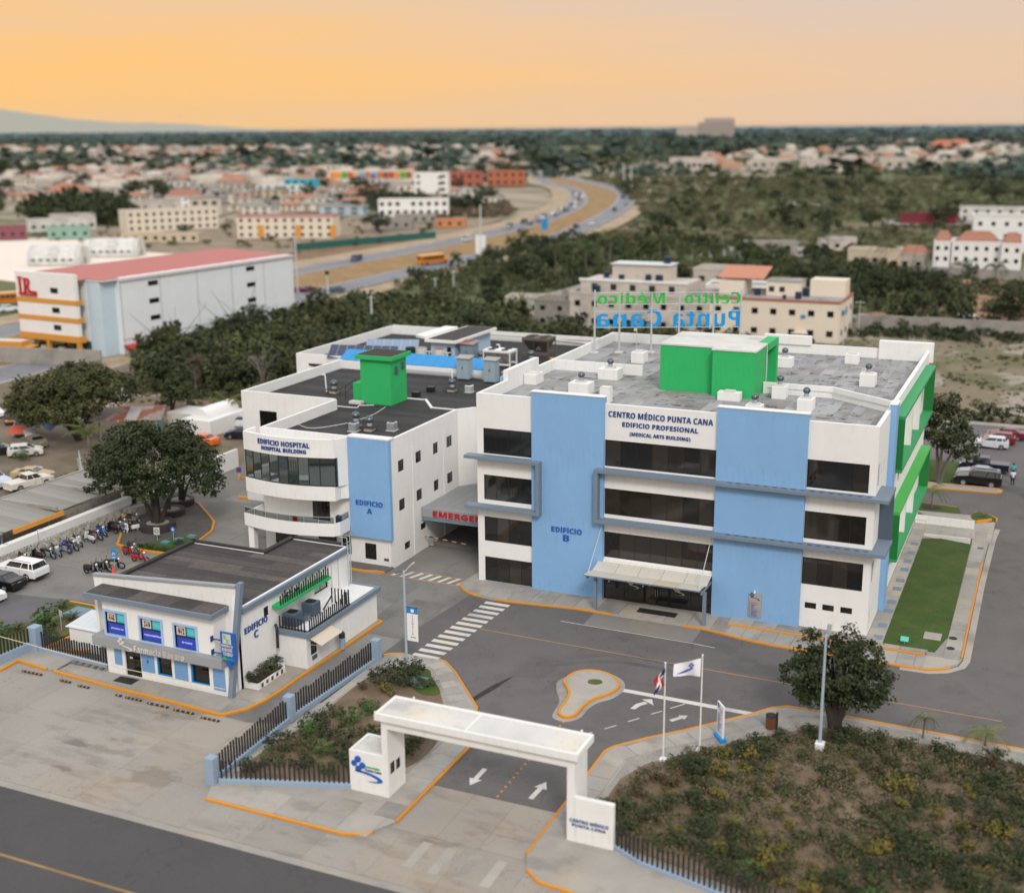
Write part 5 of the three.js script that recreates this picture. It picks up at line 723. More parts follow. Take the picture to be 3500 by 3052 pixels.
{ // projecting pharmacy sign
  const s = thing('pharmacy_sign', 'blue projecting pharmacy drive-through sign on the corner fin', 'sign', [-5.7, 2.5, 28.3]);
  part(s, 'board', rbx(-6.3, -5.05, 3.02, 5.2, 28.2, 28.34, 0.02), M.navy2); part(s, 'bracket', [rod([-7.08, 4.5, 28.25], [-6.3, 4.5, 28.25], 0.05), rod([-7.08, 3.5, 28.25], [-6.3, 3.5, 28.25], 0.05), bx(-7.12, -7.06, 4.3, 4.7, 28.1, 28.4), bx(-7.12, -7.06, 3.3, 3.7, 28.1, 28.4)], M.navy);
  part(s, 'white_plate', rbx(-6.1, -5.4, 4.36, 5.1, 28.34, 28.36, 0.005), M.paint); letters(s, 'R', -6.02, 4.72, 28.36, 0.28, 0.26, M.gsign, { f: 's', d: 0.012 }); letters(s, 'x', -5.83, 4.45, 28.36, 0.34, 0.28, M.gsign, { f: 's', d: 0.012 });
  letters(s, 'FARMACIA', -6.22, 4.13, 28.345, 0.17, 0.95, M.paint, { d: 0.03 }); letters(s, 'DRIVE', -6.18, 3.79, 28.345, 0.25, 0.85, M.paint, { d: 0.03 }); letters(s, 'THRU', -6.12, 3.47, 28.345, 0.25, 0.78, M.paint, { d: 0.03 });
  part(s, 'car_symbol', [rbx(-6.24, -5.78, 3.14, 3.26, 28.34, 28.37, 0.01), rbx(-6.14, -5.88, 3.24, 3.34, 28.34, 28.37, 0.01)], M.lime); letters(s, '24 hs', -5.74, 3.16, 28.345, 0.15, 0.42, M.gsign, { d: 0.02 });
  part(s, 'arrow', new THREE.ExtrudeGeometry(new THREE.Shape([[-5.85, 3.02], [-5.5, 3.02], [-5.5, 2.8], [-5.36, 2.8], [-5.67, 2.48], [-5.98, 2.8], [-5.85, 2.8]].map(p => new THREE.Vector2(...p))), { depth: 0.1, bevelEnabled: false }).translate(0, 0, 28.22), M.navy2);
}
{ // fenced store beside the pharmacy
  const w = thing('white_store', 'low white store with ribbed sheet roof left of the pharmacy front', 'shed', [-21.2, 0, 24]); part(w, 'wall', bx(-22.8, -18.7, 0, 1.95, 23.0, 25.6), M.white); for (let i = 0; i < 7; i++) part(w, 'roof_sheet', bx(-23 + i * 0.63, -22.39 + i * 0.63, 0, 0.04, -1.5, 1.5).rotateX(0.09).translate(0, 2.02, 24.3), M.metalw);
}
// wheel stops
[[-23.2, -21.3, 30.24], [-19.4, -18.4, 30.4], [-17.5, -16.5, 30.6], [-13.9, -13.4, 30.75], [-13.0, -11.6, 30.78], [-10.95, -9.15, 30.9], [-8.6, -6.9, 31.0], [-6.1, -4.6, 31.22]].forEach(([a, b, z], i) => {
  const t = thing('wheel_stop', ['black and yellow wheel stop farthest left, below the detached kerb corner', 'short wheel stop second from the left before the pharmacy', 'short wheel stop third from the left before the pharmacy', 'broken short wheel stop, a stub left of the longer ones', 'wheel stop just right of the broken stub', 'long wheel stop below the middle of the pharmacy front', 'long wheel stop second from the right before the pharmacy', 'wheel stop nearest the rounded kerb corner of the pharmacy'][i], 'wheel stop', [(a + b) / 2, 0, z]);
  part(t, 'bar', rbx(a, b, 0.005, 0.12, z - 0.09, z + 0.09, 0.03), M.slat); const n = Math.max(1, Math.round((b - a) / 0.4)); for (let k = 0; k < n; k++) part(t, 'yellow_band', rbx(lerp(a, b, (k + 0.3) / n), lerp(a, b, (k + 0.62) / n), 0.01, 0.126, z - 0.095, z + 0.095, 0.03), M.yellowW);
});
// ---------------------------------------------------------------- gate arch
{
  const g = thing('gate_arch', 'white entrance arch with flat capped beam, gatehouse and sign wall', 'gate', [16.6, 0, 34.4]);
  part(g, 'gatehouse', panel('x', 33.45, 35.5, 0, 4.6, [[34.0, 34.55, 1.45, 2.15], [34.68, 35.25, 1.48, 2.25]], 11.0, 0.15), M.white); win(g, 'x', 34.0, 34.55, 1.45, 2.15, 11.0, 1, 1, 1, { rec: 0.1 }); win(g, 'x', 34.68, 35.25, 1.48, 2.25, 11.0, 1, 1, 1, { rec: 0.1 });
  part(g, 'gatehouse', [bx(10.6, 10.84, 0, 4.6, 33.45, 35.5), rbx(8.3, 10.59, 0, 2.6, 33.2, 35.48, 0.02)], M.white); part(g, 'gatehouse_roof', [bx(8.45, 10.59, 2.6, 2.64, 33.35, 35.33)], M.whiteR); part(g, 'gatehouse_parapet', [bx(8.3, 8.44, 2.6, 2.75, 33.2, 35.48), bx(8.45, 10.59, 2.6, 2.75, 35.34, 35.48), bx(8.45, 10.59, 2.6, 2.75, 33.2, 33.34)], M.white);
  part(g, 'right_post', rbx(22.4, 22.85, 0, 4.6, 33.45, 35.5, 0.02), M.white);
  part(g, 'beam', rbx(10.6, 22.85, 4.6, 5.25, 33.45, 35.5, 0.02), M.white); part(g, 'beam_cap', rbx(10.32, 23.15, 5.2, 5.52, 33.2, 35.8, 0.02), M.white);
  part(g, 'cap_rim', [rbx(10.32, 23.15, 5.52, 5.66, 35.62, 35.8, 0.02), rbx(10.32, 23.15, 5.52, 5.66, 33.2, 33.38, 0.02), rbx(10.32, 10.5, 5.52, 5.66, 33.39, 35.61, 0.02), rbx(22.97, 23.15, 5.52, 5.66, 33.39, 35.61, 0.02), rbx(16.1, 16.24, 5.52, 5.60, 33.39, 35.61, 0.02)], M.white); part(g, 'cap_top', [bx(10.5, 16.1, 5.52, 5.535, 33.39, 35.61), bx(16.25, 22.96, 5.52, 5.535, 33.39, 35.61)], M.whiteR);
  part(g, 'cap_lamp', [[10.4, 35.75], [11.6, 33.2], [22.4, 33.2]].map(p => sph(p[0], 5.72, p[1], 0.07)), M.white);
  part(g, 'emblem', emblem(2.05, 0.05).translate(8.55, 0.98, 35.49), M.navy2); letters(g, 'Centro Médico', 9.45, 1.78, 35.49, 0.13, 0.95, M.gsign, { d: 0.03 }); letters(g, 'Punta Cana', 9.4, 1.55, 35.49, 0.17, 1.1, M.navy, { d: 0.03 });
  part(g, 'sign_wall', rbx(22.86, 25.15, 0, 2.85, 35.18, 35.5, 0.03), M.white); part(g, 'sign_wall', bx(22.4, 22.86, 0, 2.85, 35.2, 35.505), M.white);
  letters(g, 'CENTRO MÉDICO', 22.58, 1.33, 35.51, 0.2, 2.3, M.navy, { d: 0.03 }); letters(g, 'PUNTA CANA', 22.72, 1.06, 35.51, 0.18, 2.0, M.navy, { d: 0.03 });
}
// ---------------------------------------------------------------- slat fences
function fence(label, pts, pillars, o = {}) {
  const { h = 1.25, bw = 0.3, bh = 0.38, wave = 0.25, gap = 0.3, pil = 0.62, ph = 1.85 } = o, x = pts[0][0], z = pts[0][1], t = thing('slat_fence', label, 'fence', [x, 0, z]); let k = 0;
  part(t, 'base_wall', kerbGeo(pts, bw, 0, bh), M.fence);
  for (let i = 0; i < pts.length - 1; i++) { const [a, b] = [pts[i], pts[i + 1]], L = Math.hypot(b[0] - a[0], b[1] - a[1]), n = Math.floor(L / gap), ry = Math.atan2(-(b[1] - a[1]), b[0] - a[0]);
    for (let j = 0; j < n; j++, k++) { const px = lerp(a[0], b[0], (j + 0.5) / n), pz = lerp(a[1], b[1], (j + 0.5) / n); if (pillars.some(p => Math.hypot(p[0] - px, p[1] - pz) < pil * 0.62)) continue; const hh = h + wave * ((k % 9) / 9) + 0.04 * Math.sin(k * 2.3); part(t, 'slat', new THREE.BoxGeometry(0.10, hh, 0.09).rotateY(ry).translate(px, bh + hh / 2 - 0.02, pz), M.slat); } }
  for (const p of pillars) part(t, 'pillar', rbx(p[0] - pil / 2, p[0] + pil / 2, 0, ph, p[1] - pil / 2, p[1] + pil / 2, 0.03), M.fence);
}
fence('dark slat fence on a blue-grey base running along the drive-through lane', [[0.05, 38.0], [-0.25, 29.2], [0.28, 18.4]], [[0.1, 38.15], [-0.3, 29.1], [0.35, 18.5]]);
fence('dark slat fence on a blue-grey base between corner pillar and gatehouse', [[0.5, 38.0], [8.3, 35.35]], [], { h: 1.2, bh: 0.42, wave: 0.1 });
fence('dark slat fence bending away right of the sign wall', [[25.2, 35.2], [26.9, 36.1], [31.8, 37.2], [38, 38.6], [48, 41]], [], { h: 1.2, bh: 0.3, wave: 0.3 });
fence('dark slat fence between the pharmacy and the blue-grey pillar', [[-17.6, 27.35], [-24.7, 26.95]], [[-25.0, 26.9]], { h: 1.2, bh: 0.42, wave: 0.1, gap: 0.26, ph: 2.05, pil: 0.8 });
fence('dark slat fence on a blue-grey base leaving the frame at the left', [[-25.3, 27.2], [-25.6, 30.3], [-60, 30.9]].slice(0, 2), [], { h: 1.15, bh: 0.8, wave: 0.3 });
fence('blue-grey low wall with slats along the forecourt edge at the far left', [[-25.5, 30.35], [-40, 31.2]], [], { h: 1.1, bh: 0.7, wave: 0.2 });
// ---------------------------------------------------------------- poles, flags, signs, bin
{ const l = thing('street_lamp', 'grey lamp post with two heads and a vertical white and blue pharmacy banner', 'street lamp', [2.7, 0, 18.1]);
  part(l, 'post', cyl(2.7, 18.1, 0, 7.4, 0.11, 0.075, 10), M.pole); part(l, 'base', rbx(2.45, 2.95, 0, 0.2, 17.85, 18.35, 0.03), M.whiteR); part(l, 'arm', [rod([2.7, 7.35, 18.1], [2.4, 7.35, 18.1], 0.04), rod([2.7, 7.35, 18.1], [3.05, 7.75, 17.9], 0.04)], M.pole);
  part(l, 'lamp_head', rbx(-0.28, 0.28, -0.06, 0.06, -0.15, 0.15, 0.04).rotateZ(0.3).translate(2.3, 7.33, 18.1), M.greyD); part(l, 'lamp_head', rbx(-0.3, 0.3, -0.06, 0.06, -0.16, 0.16, 0.04).rotateZ(0.8).translate(3.2, 7.9, 17.85), M.galv);
  const tx = canvasTex(192, 576, k => { k.fillStyle = '#e8e6e2'; k.fillRect(0, 0, 192, 576); k.fillStyle = '#1c7cc0'; k.fillRect(0, 0, 192, 104); k.fillStyle = '#f2f2ee'; k.fillRect(72, 28, 52, 52); k.fillStyle = '#8ea0b8'; k.font = 'bold 34px sans-serif'; k.textAlign = 'center'; k.fillText('S', 98, 68); k.fillStyle = '#3a5f9a'; k.font = 'bold 44px sans-serif'; 'FARMACIA'.split('').forEach((c, i) => k.fillText(c, 98, 158 + i * 44)); k.fillStyle = '#6aa85a'; k.fillRect(78, 500, 74, 18); k.beginPath(); k.moveTo(54, 509); k.lineTo(82, 490); k.lineTo(82, 528); k.fill(); });
  const g = new THREE.BoxGeometry(0.92, 2.66, 0.02); g.userData.keep = 1; lpart(l, 'banner', g.translate(0.6, 3.35, 0), new THREE.MeshStandardMaterial({ map: tx, roughness: 0.8 })); part(l, 'banner_rod', [rod([2.7, 4.7, 18.1], [3.78, 4.7, 18.1], 0.025), rod([2.7, 2.0, 18.1], [3.78, 2.0, 18.1], 0.025)], M.navy);
}
{ const l = thing('street_lamp', 'tall grey lamp post on a white block in front of the leafy tree', 'street lamp', [33.5, 0, 19.4]); part(l, 'post', cyl(33.5, 19.4, 0.4, 7.95, 0.11, 0.075, 10), M.pole); part(l, 'base', rbx(33.22, 33.8, 0, 0.62, 19.1, 19.7, 0.04), M.white); part(l, 'arm', [rod([33.5, 7.85, 19.4], [33.25, 7.9, 19.4], 0.04), rod([33.5, 7.9, 19.4], [33.6, 8.15, 19.3], 0.04)], M.pole); part(l, 'lamp_head', rbx(-0.14, 0.14, -0.3, 0.3, -0.07, 0.07, 0.06).rotateX(-0.3).translate(33.66, 8.4, 19.3), M.greyL); }
for (const [x, z, lab] of [[24.72, 24.76, 'white flagpole flying the blue, white and red national flag'], [26.52, 22.73, 'white flagpole flying the white flag with blue emblem']]) {
  const t = thing('flagpole', lab, 'flagpole', [x, 0, z]); part(t, 'pole', cyl(x, z, 0.1, 6.74, 0.055, 0.04, 10), M.white); part(t, 'finial', sph(x, 6.78, z, 0.07), M.white); part(t, 'foot', rbx(x - 0.22, x + 0.22, 0.1, 0.3, z - 0.22, z + 0.22, 0.03), M.white);
}
function flagGeo(pt, nu, nv, u0 = 0, u1 = 1, v0 = 0, v1 = 1) { const P = [], I = [], U = []; for (let i = 0; i <= nu; i++) for (let j = 0; j <= nv; j++) { const u = lerp(u0, u1, i / nu), v = lerp(v0, v1, j / nv); P.push(...pt(u, v)); U.push(u, v); } for (let i = 0; i < nu; i++) for (let j = 0; j < nv; j++) { const a = i * (nv + 1) + j; I.push(a, a + nv + 1, a + 1, a + 1, a + nv + 1, a + nv + 2); } const g = new THREE.BufferGeometry(); g.setAttribute('position', new THREE.Float32BufferAttribute(P, 3)); g.setAttribute('uv', new THREE.Float32BufferAttribute(U, 2)); g.setIndex(I); g.computeVertexNormals(); g.userData.keep = 1; return g; }
const fl = c => new THREE.MeshStandardMaterial({ color: srgb(c), roughness: 0.8, side: THREE.DoubleSide });
{ const t = thing('national_flag', 'blue, white and red national flag hanging in folds from the left pole', 'flag', [24.7, 6.6, 24.78]);
  const pt = (u, v) => [-0.03 - u * 0.62 + 0.08 * Math.sin(v * 7 + u * 5), -0.05 - v * 1.15 - u * 1.05, 0.14 * Math.sin(u * 9 + v * 2)];
  for (const [u0, u1, v0, v1, c] of [[0, 0.42, 0, 0.43, '#1b2c66'], [0.55, 1, 0, 0.43, '#b8202c'], [0, 0.42, 0.57, 1, '#b8202c'], [0.55, 1, 0.57, 1, '#1b2c66'], [0.42, 0.55, 0, 1, '#e8e6e4'], [0, 0.42, 0.43, 0.57, '#e8e6e4'], [0.55, 1, 0.43, 0.57, '#e8e6e4']]) lpart(t, 'flag_field', flagGeo(pt, 8, 8, u0, u1, v0, v1), fl(c));
}
{ const t = thing('centre_flag', 'white flag with blue swoosh emblem flying left from the right pole', 'flag', [26.47, 6.6, 22.75]); const pt = (u, v) => [-0.03 - u * 1.75, -0.02 - v * 1.2 * (1 - 0.35 * u) - u * 0.75 + 0.05 * Math.sin(u * 7), 0.16 * Math.sin(u * 6.5 + v)];
  lpart(t, 'cloth', flagGeo(pt, 16, 8), fl('#e6e6ea')); const off = (u, v) => { const p = pt(u, v); return [p[0], p[1], p[2] + 0.015]; };
  const em = [flagGeo((s, q) => off(0.25 + 0.62 * s, 0.50 + 0.30 * s * s + q * 0.14 * Math.sin(3.1 * s) + 0.03 * q), 12, 1), ...[[0.3, 0.15], [0.37, 0.26], [0.23, 0.26], [0.3, 0.37]].map(([u, v]) => flagGeo(off, 2, 2, u, u + 0.09, v, v + 0.12))]; lpart(t, 'emblem', em.map(g => g), fl('#2750b0')); }
{ const t = thing('totem_sign', 'slender white information totem with blue lines on a bright blue foot', 'sign', [27.3, 0.1, 20.6], 0.72);
  lpart(t, 'foot', wuv(rbx(-0.62, 0.62, 0, 0.32, -0.22, 0.22, 0.04)), M.skyblue); lpart(t, 'panel', wuv(rbx(-0.52, 0.52, 0.32, 2.55, -0.06, 0.06, 0.015)), M.white); t.rotation.y = -0.95;
  lpart(t, 'emblem', emblem(0.75, 0.01).translate(-0.4, 2.02, 0.06), M.navy2); const r = rng(6), g = []; for (let i = 0; i < 16; i++) g.push(bx(-0.36, -0.05 + 0.4 * r(), 1.75 - i * 0.08, 1.785 - i * 0.08, 0.06, 0.068)); lpart(t, 'printed_lines', g, M.navy2); lpart(t, 'red_line', bx(-0.3, 0.3, 1.86, 1.89, 0.06, 0.068), M.red); }
{ const b = thing('litter_bin', 'round litter bin with brown wooden slats and black rim on the gravel', 'bin', [30.0, 0.1, 17.8]); part(b, 'liner', cyl(30, 17.8, 0.2, 1.1, 0.27, 0.3, 16), M.black); for (let i = 0; i < 16; i++) { const a = i / 16 * 6.283; part(b, 'slat', rbx(-0.05, 0.05, 0.18, 1.0, -0.02, 0.02, 0.01).rotateY(-a + Math.PI / 2).translate(30 + 0.32 * Math.cos(a), 0, 17.8 + 0.32 * Math.sin(a)), M.wood); } part(b, 'rim', new THREE.TorusGeometry(0.33, 0.04, 6, 20).rotateX(Math.PI / 2).translate(30, 1.08, 17.8), M.black); part(b, 'post', rbx(30.32, 30.46, 0.1, 1.35, 17.72, 17.88, 0.02), M.black); }
function signPost(x, z, h, w, hh, m, label, extra, ry = 0.3) { const t = thing('sign_post', label, 'sign', [x, 0, z], ry); lpart(t, 'post', new THREE.CylinderGeometry(0.03, 0.03, h, 8).translate(0, h / 2, 0), M.galv); lpart(t, 'plate', wuv(rbx(-w / 2, w / 2, h - hh, h, 0.03, 0.055, 0.01)), m); if (extra) extra(t, h, w, hh); return t; }
const bikeMark = (t, h, w, hh) => lpart(t, 'motorcycle_symbol', [new THREE.TorusGeometry(0.06, 0.018, 5, 12).translate(-0.1, h - hh * 0.55, 0.06), new THREE.TorusGeometry(0.06, 0.018, 5, 12).translate(0.1, h - hh * 0.55, 0.06), bx(-0.1, 0.12, h - hh * 0.45, h - hh * 0.36, 0.056, 0.065), bx(-0.16, 0.16, h - hh * 0.9, h - hh * 0.8, 0.056, 0.065)], M.paint);
signPost(-42.4, 12.7, 2.0, 0.55, 0.95, M.skyblue, 'blue motorcycle parking sign at the stone wall by the white car', bikeMark); signPost(-31.8, 10.3, 2.1, 0.5, 0.95, M.skyblue, 'blue motorcycle parking sign among the bikes behind the pharmacy', bikeMark);
signPost(-33.7, 2.1, 1.45, 0.6, 0.75, M.paint, 'white square sign with dark ring before the planter tree', (t, h) => lpart(t, 'ring', new THREE.TorusGeometry(0.17, 0.05, 6, 18).translate(0, h - 0.36, 0.06), M.teal)); signPost(-32.2, 1.5, 1.5, 0.5, 0.5, M.navy2, 'blue cross sign on the clipped grass of the tree island', (t, h) => lpart(t, 'cross', [bx(-0.05, 0.05, h - 0.42, h - 0.08, 0.056, 0.065), bx(-0.15, 0.15, h - 0.3, h - 0.2, 0.056, 0.066)], M.paint));
signPost(-39.5, -19.3, 1.5, 0.55, 0.6, M.navy, 'dark blue no-parking sign on an orange stand near the taxi', (t, h) => { lpart(t, 'ring', new THREE.TorusGeometry(0.16, 0.035, 6, 16).translate(0, h - 0.28, 0.06), M.red); lpart(t, 'stand', wuv(rbx(-0.15, 0.15, 0, 0.5, -0.15, 0.15, 0.03)), M.orange); });
signPost(-25.8, 23.4, 1.9, 0.55, 0.5, M.galv, 'small white sign plate seen from behind in the planting bed', null, 2.8);
{ const t = thing('lawn_sign', 'small turquoise notice on the lawn corner beside the clinic', 'sign', [36.4, 0.15, 0.0]); part(t, 'plate', bx(-0.3, 0.3, -0.02, 0.02, -0.2, 0.2).rotateX(0.9).translate(36.4, 0.55, 0.0), mat([0.10, 0.50, 0.42], 0.5)); part(t, 'stake', rod([36.4, 0.1, -0.05], [36.4, 0.5, -0.05], 0.03), M.galv); }
solo('utility_slab', [rbx(37.6, 38.9, 0.15, 0.22, -3.0, -1.6, 0.02), rbx(37.9, 38.6, 0.22, 0.25, -2.6, -2.0, 0.01)], M.pave3, 'pale concrete slab with inspection lid on the lawn corner', 'utility cover');
for (const [x, z, w, d, h, l] of [[5.2, 21.0, 1.3, 1.1, 0.45, 'green utility box among shrubs left of the gate'], [-26.9, 20.1, 2.4, 2.0, 0.28, 'large grey-green inspection cover in the bed beside the pharmacy'], [-30.3, 26.6, 1.3, 1.0, 0.3, 'green utility box at the left end of the bed beside the pharmacy'], [-30.6, 28.9, 1.2, 0.9, 0.3, 'green utility box behind the slats at the left frame edge'], [-32.2, 2.7, 0.9, 0.7, 0.28, 'green utility lid on the tree island, nearest the pharmacy roof'], [-31.6, 1.5, 0.9, 0.7, 0.28, 'green utility lid on the tree island, middle of three'], [-31.0, 0.2, 0.9, 0.7, 0.28, 'green utility lid on the tree island, farthest of three'], [-27.2, 23.9, 0.7, 0.6, 0.25, 'small blue-grey cover beside the bright green bush'], [-25.9, 24.9, 0.8, 0.6, 0.25, 'small pale cover right of the bright green bush']])
  { const t = thing('utility_box', l, 'utility box', [x, 0.1, z]); part(t, 'body', rbx(x - w / 2, x + w / 2, 0.1, 0.1 + h, z - d / 2, z + d / 2, 0.03), x < -31 && z < 5 ? M.teal : mat([0.10, 0.20, 0.18], 0.7)); part(t, 'lid', rbx(x - w * 0.4, x + w * 0.4, 0.1 + h, 0.13 + h, z - d * 0.4, z + d * 0.4, 0.01), M.grey); }
{ const w = thing('overhead_cable', 'pale sagging cable crossing the left corner to the pharmacy', 'cable', [-30, 3, 33]); part(w, 'cable', tube([[-60, 6.2, 34.5], [-42, 4.4, 32.6], [-26, 3.0, 31.0], [-16, 1.8, 29.9], [-6.0, 1.0, 28.6]], 0.03, 6, 40), M.cream); }
{ // stone wall with white top on the left
  const w = thing('stone_wall', 'low wall of irregular pale stones with a white rendered top', 'wall', [-42.3, 0, 6]); part(w, 'core', bx(-42.6, -42.0, 0, 1.15, -4, 40), M.mortar); part(w, 'white_top', [bx(-42.65, -41.95, 1.15, 1.95, -4, 40)], M.white); part(w, 'lamp_bracket', [rod([-41.9, 1.0, 9.2], [-41.9, 2.3, 9.2], 0.04), rod([-41.9, 2.3, 9.2], [-41.4, 2.4, 8.9], 0.04)], M.galv);
  const r = rng(17), G = [...Array(7)].map((_, k) => { const n = 5 + k % 3, p = []; for (let i = 0; i < n; i++) { const a = i / n * 6.283 + r() * 0.5; p.push(new THREE.Vector2(Math.cos(a) * (0.19 + 0.06 * r()), Math.sin(a) * (0.125 + 0.04 * r()))); } const g = new THREE.ExtrudeGeometry(new THREE.Shape(p), { depth: 0.03, bevelEnabled: true, bevelSize: 0.02, bevelThickness: 0.03, bevelSegments: 1 }); return wuv(g.rotateY(Math.PI / 2)); });
  for (let j = 0; j < 4; j++) for (let i = 0; i < 62; i++) { const o = new THREE.Mesh(G[Math.floor(r() * 7)], M.stone[Math.floor(r() * 3)]); o.name = 'stone'; o.position.set(0.3, 0.15 + j * 0.28 + (r() - 0.5) * 0.04, -9.8 + i * 0.42 + (j % 2) * 0.2 + (r() - 0.5) * 0.06); o.rotation.x = (r() - 0.5) * 0.5; w.add(o); }
}
{ const w = thing('boundary_wall', 'white boundary wall running back beyond the planter trees', 'wall', [-43, 0, -14]); part(w, 'wall', [bx(-43.3, -43.0, 0, 2.2, -24, -4.01)], M.white); }
{ // carport roofs behind the wall
  const c = thing('carport_roof', 'long weathered corrugated carport roof behind the stone wall', 'carport', [-47, 0, 2]);
  const sheetRow = (x0, x1, z0, z1, y0, y1, n, m) => { for (let i = 0; i < n; i++) { const a = lerp(z0, z1, i / n), b = lerp(z0, z1, (i + 1) / n) - 0.02, L = Math.hypot(x1 - x0, y1 - y0); part(c, 'roof_sheet', bx(0, L, 0, 0.05, a, b).rotateZ(Math.atan2(y1 - y0, x1 - x0)).translate(x0, y0, 0), m[i % m.length]); } };
  const cm = [0.9, 1, 1.1].map(k => mat([0.30 * k, 0.285 * k, 0.26 * k], 0.85, { map: T.corr }));
  sheetRow(-50.5, -43.6, -6.4, -1.2, 3.2, 2.7, 5, cm); sheetRow(-50.5, -43.4, -0.9, 5.0, 3.2, 2.7, 6, cm); sheetRow(-50.5, -43.2, 5.3, 12, 3.2, 2.7, 6, cm); sheetRow(-50.5, -43.0, 12.3, 24, 3.2, 2.7, 8, cm);
  part(c, 'ridge_strip', [bx(-50.5, -43.4, 3.0, 3.3, -1.2, -0.9), bx(-50.5, -43.2, 2.95, 3.28, 5.0, 5.3), bx(-50.7, -50.45, 3.0, 3.35, -6.6, 24)], M.pave); part(c, 'orange_fascia', bx(-43.15, -42.95, 2.3, 2.75, 4.5, 11), M.orange); part(c, 'post', [-5, 0, 6, 12, 18].flatMap(z => [cyl(-50, z, 0, 3.1, 0.08), cyl(-43.6, z, 0, 2.7, 0.08)]), M.greyL); part(c, 'back_wall', bx(-43.6, -43.4, 0, 2.5, -6, 4.4), M.mortar);
}
for (const [l, a, b, h0, h1] of [['white ramp wall behind the lawn, the taller one with rail', [33.6, -32.0], [39.2, -32.0], 0.95, 0.9], ['low white tapering ramp wall at the end of the lawn', [34.9, -28.1], [39.2, -27.0], 0.3, 0.64]]) { const t = thing('ramp_wall', l, 'wall', [36, 0, a[1]]), L = Math.hypot(b[0] - a[0], b[1] - a[1]); part(t, 'wall', new THREE.ExtrudeGeometry(new THREE.Shape([[0, 0], [L, 0], [L, h1], [0, h0]].map(p => new THREE.Vector2(...p))), { depth: 0.18, bevelEnabled: false }).rotateY(Math.atan2(a[1] - b[1], b[0] - a[0])).translate(a[0], 0, a[1]), M.white); if (h1 > 0.8) part(t, 'rail', [rod([34.9, 0.75, -28.6], [39.1, 0.6, -29], 0.025), ...[0, 1, 2, 3].map(k => rod([34.9 + k * 1.4, 0, -28.6 - k * 0.13], [34.9 + k * 1.4, 0.75 - k * 0.05, -28.6 - k * 0.13], 0.025)), rod([33.7, 1.0, -30], [34.8, 1.0, -30], 0.03), rod([34.8, 0, -30], [34.8, 1.0, -30], 0.03)], M.steel); }
struct('ramp', slab([[34.9, -28.4], [39.2, -27.4], [41, -28], [41, -31.8], [33.6, -31.8]], -0.05, 0.13), M.pave3);
// ---------------------------------------------------------------- vehicles
const paintBase = new THREE.MeshPhysicalMaterial({ color: rgb(0.6, 0.6, 0.6), roughness: 0.3, clearcoat: 0.3, clearcoatRoughness: 0.1 });
const paints = new Map(); function carPaint(c, rough = 0.3) { const k = c + rough; if (!paints.has(k)) { const m = paintBase.clone(); m.color = srgb(c); m.roughness = rough; if (rough > 0.5) m.clearcoat = 0; paints.set(k, m); } return paints.get(k); }
const carGlass = new THREE.MeshPhysicalMaterial({ color: rgb(0.012, 0.015, 0.018), roughness: 0.05, ior: 1.6, clearcoat: 0.5 });
const lampRed = mat([0.35, 0.006, 0.006], 0.3), lampWhite = mat([0.7, 0.7, 0.68], 0.2);
function hexa(p) { const q = (a, b, c, d) => [...p[a], ...p[b], ...p[c], ...p[a], ...p[c], ...p[d]]; const g = new THREE.BufferGeometry(); g.setAttribute('position', new THREE.Float32BufferAttribute([...q(3, 2, 1, 0), ...q(4, 5, 6, 7), ...q(0, 1, 5, 4), ...q(1, 2, 6, 5), ...q(2, 3, 7, 6), ...q(3, 0, 4, 7)], 3)); g.computeVertexNormals(); g.setAttribute('uv', new THREE.Float32BufferAttribute(72, 2)); return g; }
// a tapered cabin: belt rectangle z b0..b1 (half width wb, height yb) to roof rectangle t0..t1
const cabin = (b0, b1, yb, wb, t0, t1, yt, wt) => hexa([[-wb, yb, b0], [wb, yb, b0], [wb, yb, b1], [-wb, yb, b1], [-wt, yt, t0], [wt, yt, t0], [wt, yt, t1], [-wt, yt, t1]].map(p => p));
const KIND = { // front is +z
  sedan: { L: 4.6, W: 1.78, prof: [[-2.28, 0.35], [-2.3, 0.75], [-2.2, 0.98], [-1.5, 1.02], [0.95, 0.98], [2.0, 0.82], [2.28, 0.62], [2.28, 0.32]], cab: [-1.75, 1.05, 0.97, 0.80, -0.95, 0.25, 1.43, 0.60], wb: 1.35 },
  hatch: { L: 4.1, W: 1.7, prof: [[-2.0, 0.35], [-2.05, 0.8], [-1.98, 1.0], [0.85, 1.0], [1.7, 0.85], [2.0, 0.62], [2.03, 0.32]], cab: [-1.95, 1.2, 0.98, 0.78, -1.55, 0.2, 1.5, 0.60], wb: 1.27 },
  suv: { L: 4.9, W: 1.92, prof: [[-2.42, 0.45], [-2.45, 1.0], [-2.4, 1.15], [1.0, 1.15], [2.2, 1.02], [2.45, 0.8], [2.45, 0.4]], cab: [-2.38, 1.1, 1.13, 0.88, -2.1, 0.4, 1.75, 0.70], wb: 1.47 },
  pickup: { L: 5.3, W: 1.9, prof: [[-2.6, 0.5], [-2.65, 1.05], [1.0, 1.08], [2.3, 1.0], [2.6, 0.8], [2.62, 0.42]], cab: [-0.7, 1.35, 1.06, 0.85, -0.5, 0.6, 1.72, 0.68], wb: 1.6 },
  van: { L: 4.9, W: 1.85, prof: [[-2.4, 0.4], [-2.45, 1.1], [1.5, 1.1], [2.3, 0.95], [2.42, 0.4]], cab: [-2.4, 1.9, 1.08, 0.88, -2.35, 1.0, 2.0, 0.75], wb: 1.4 },
};
const proto = {};
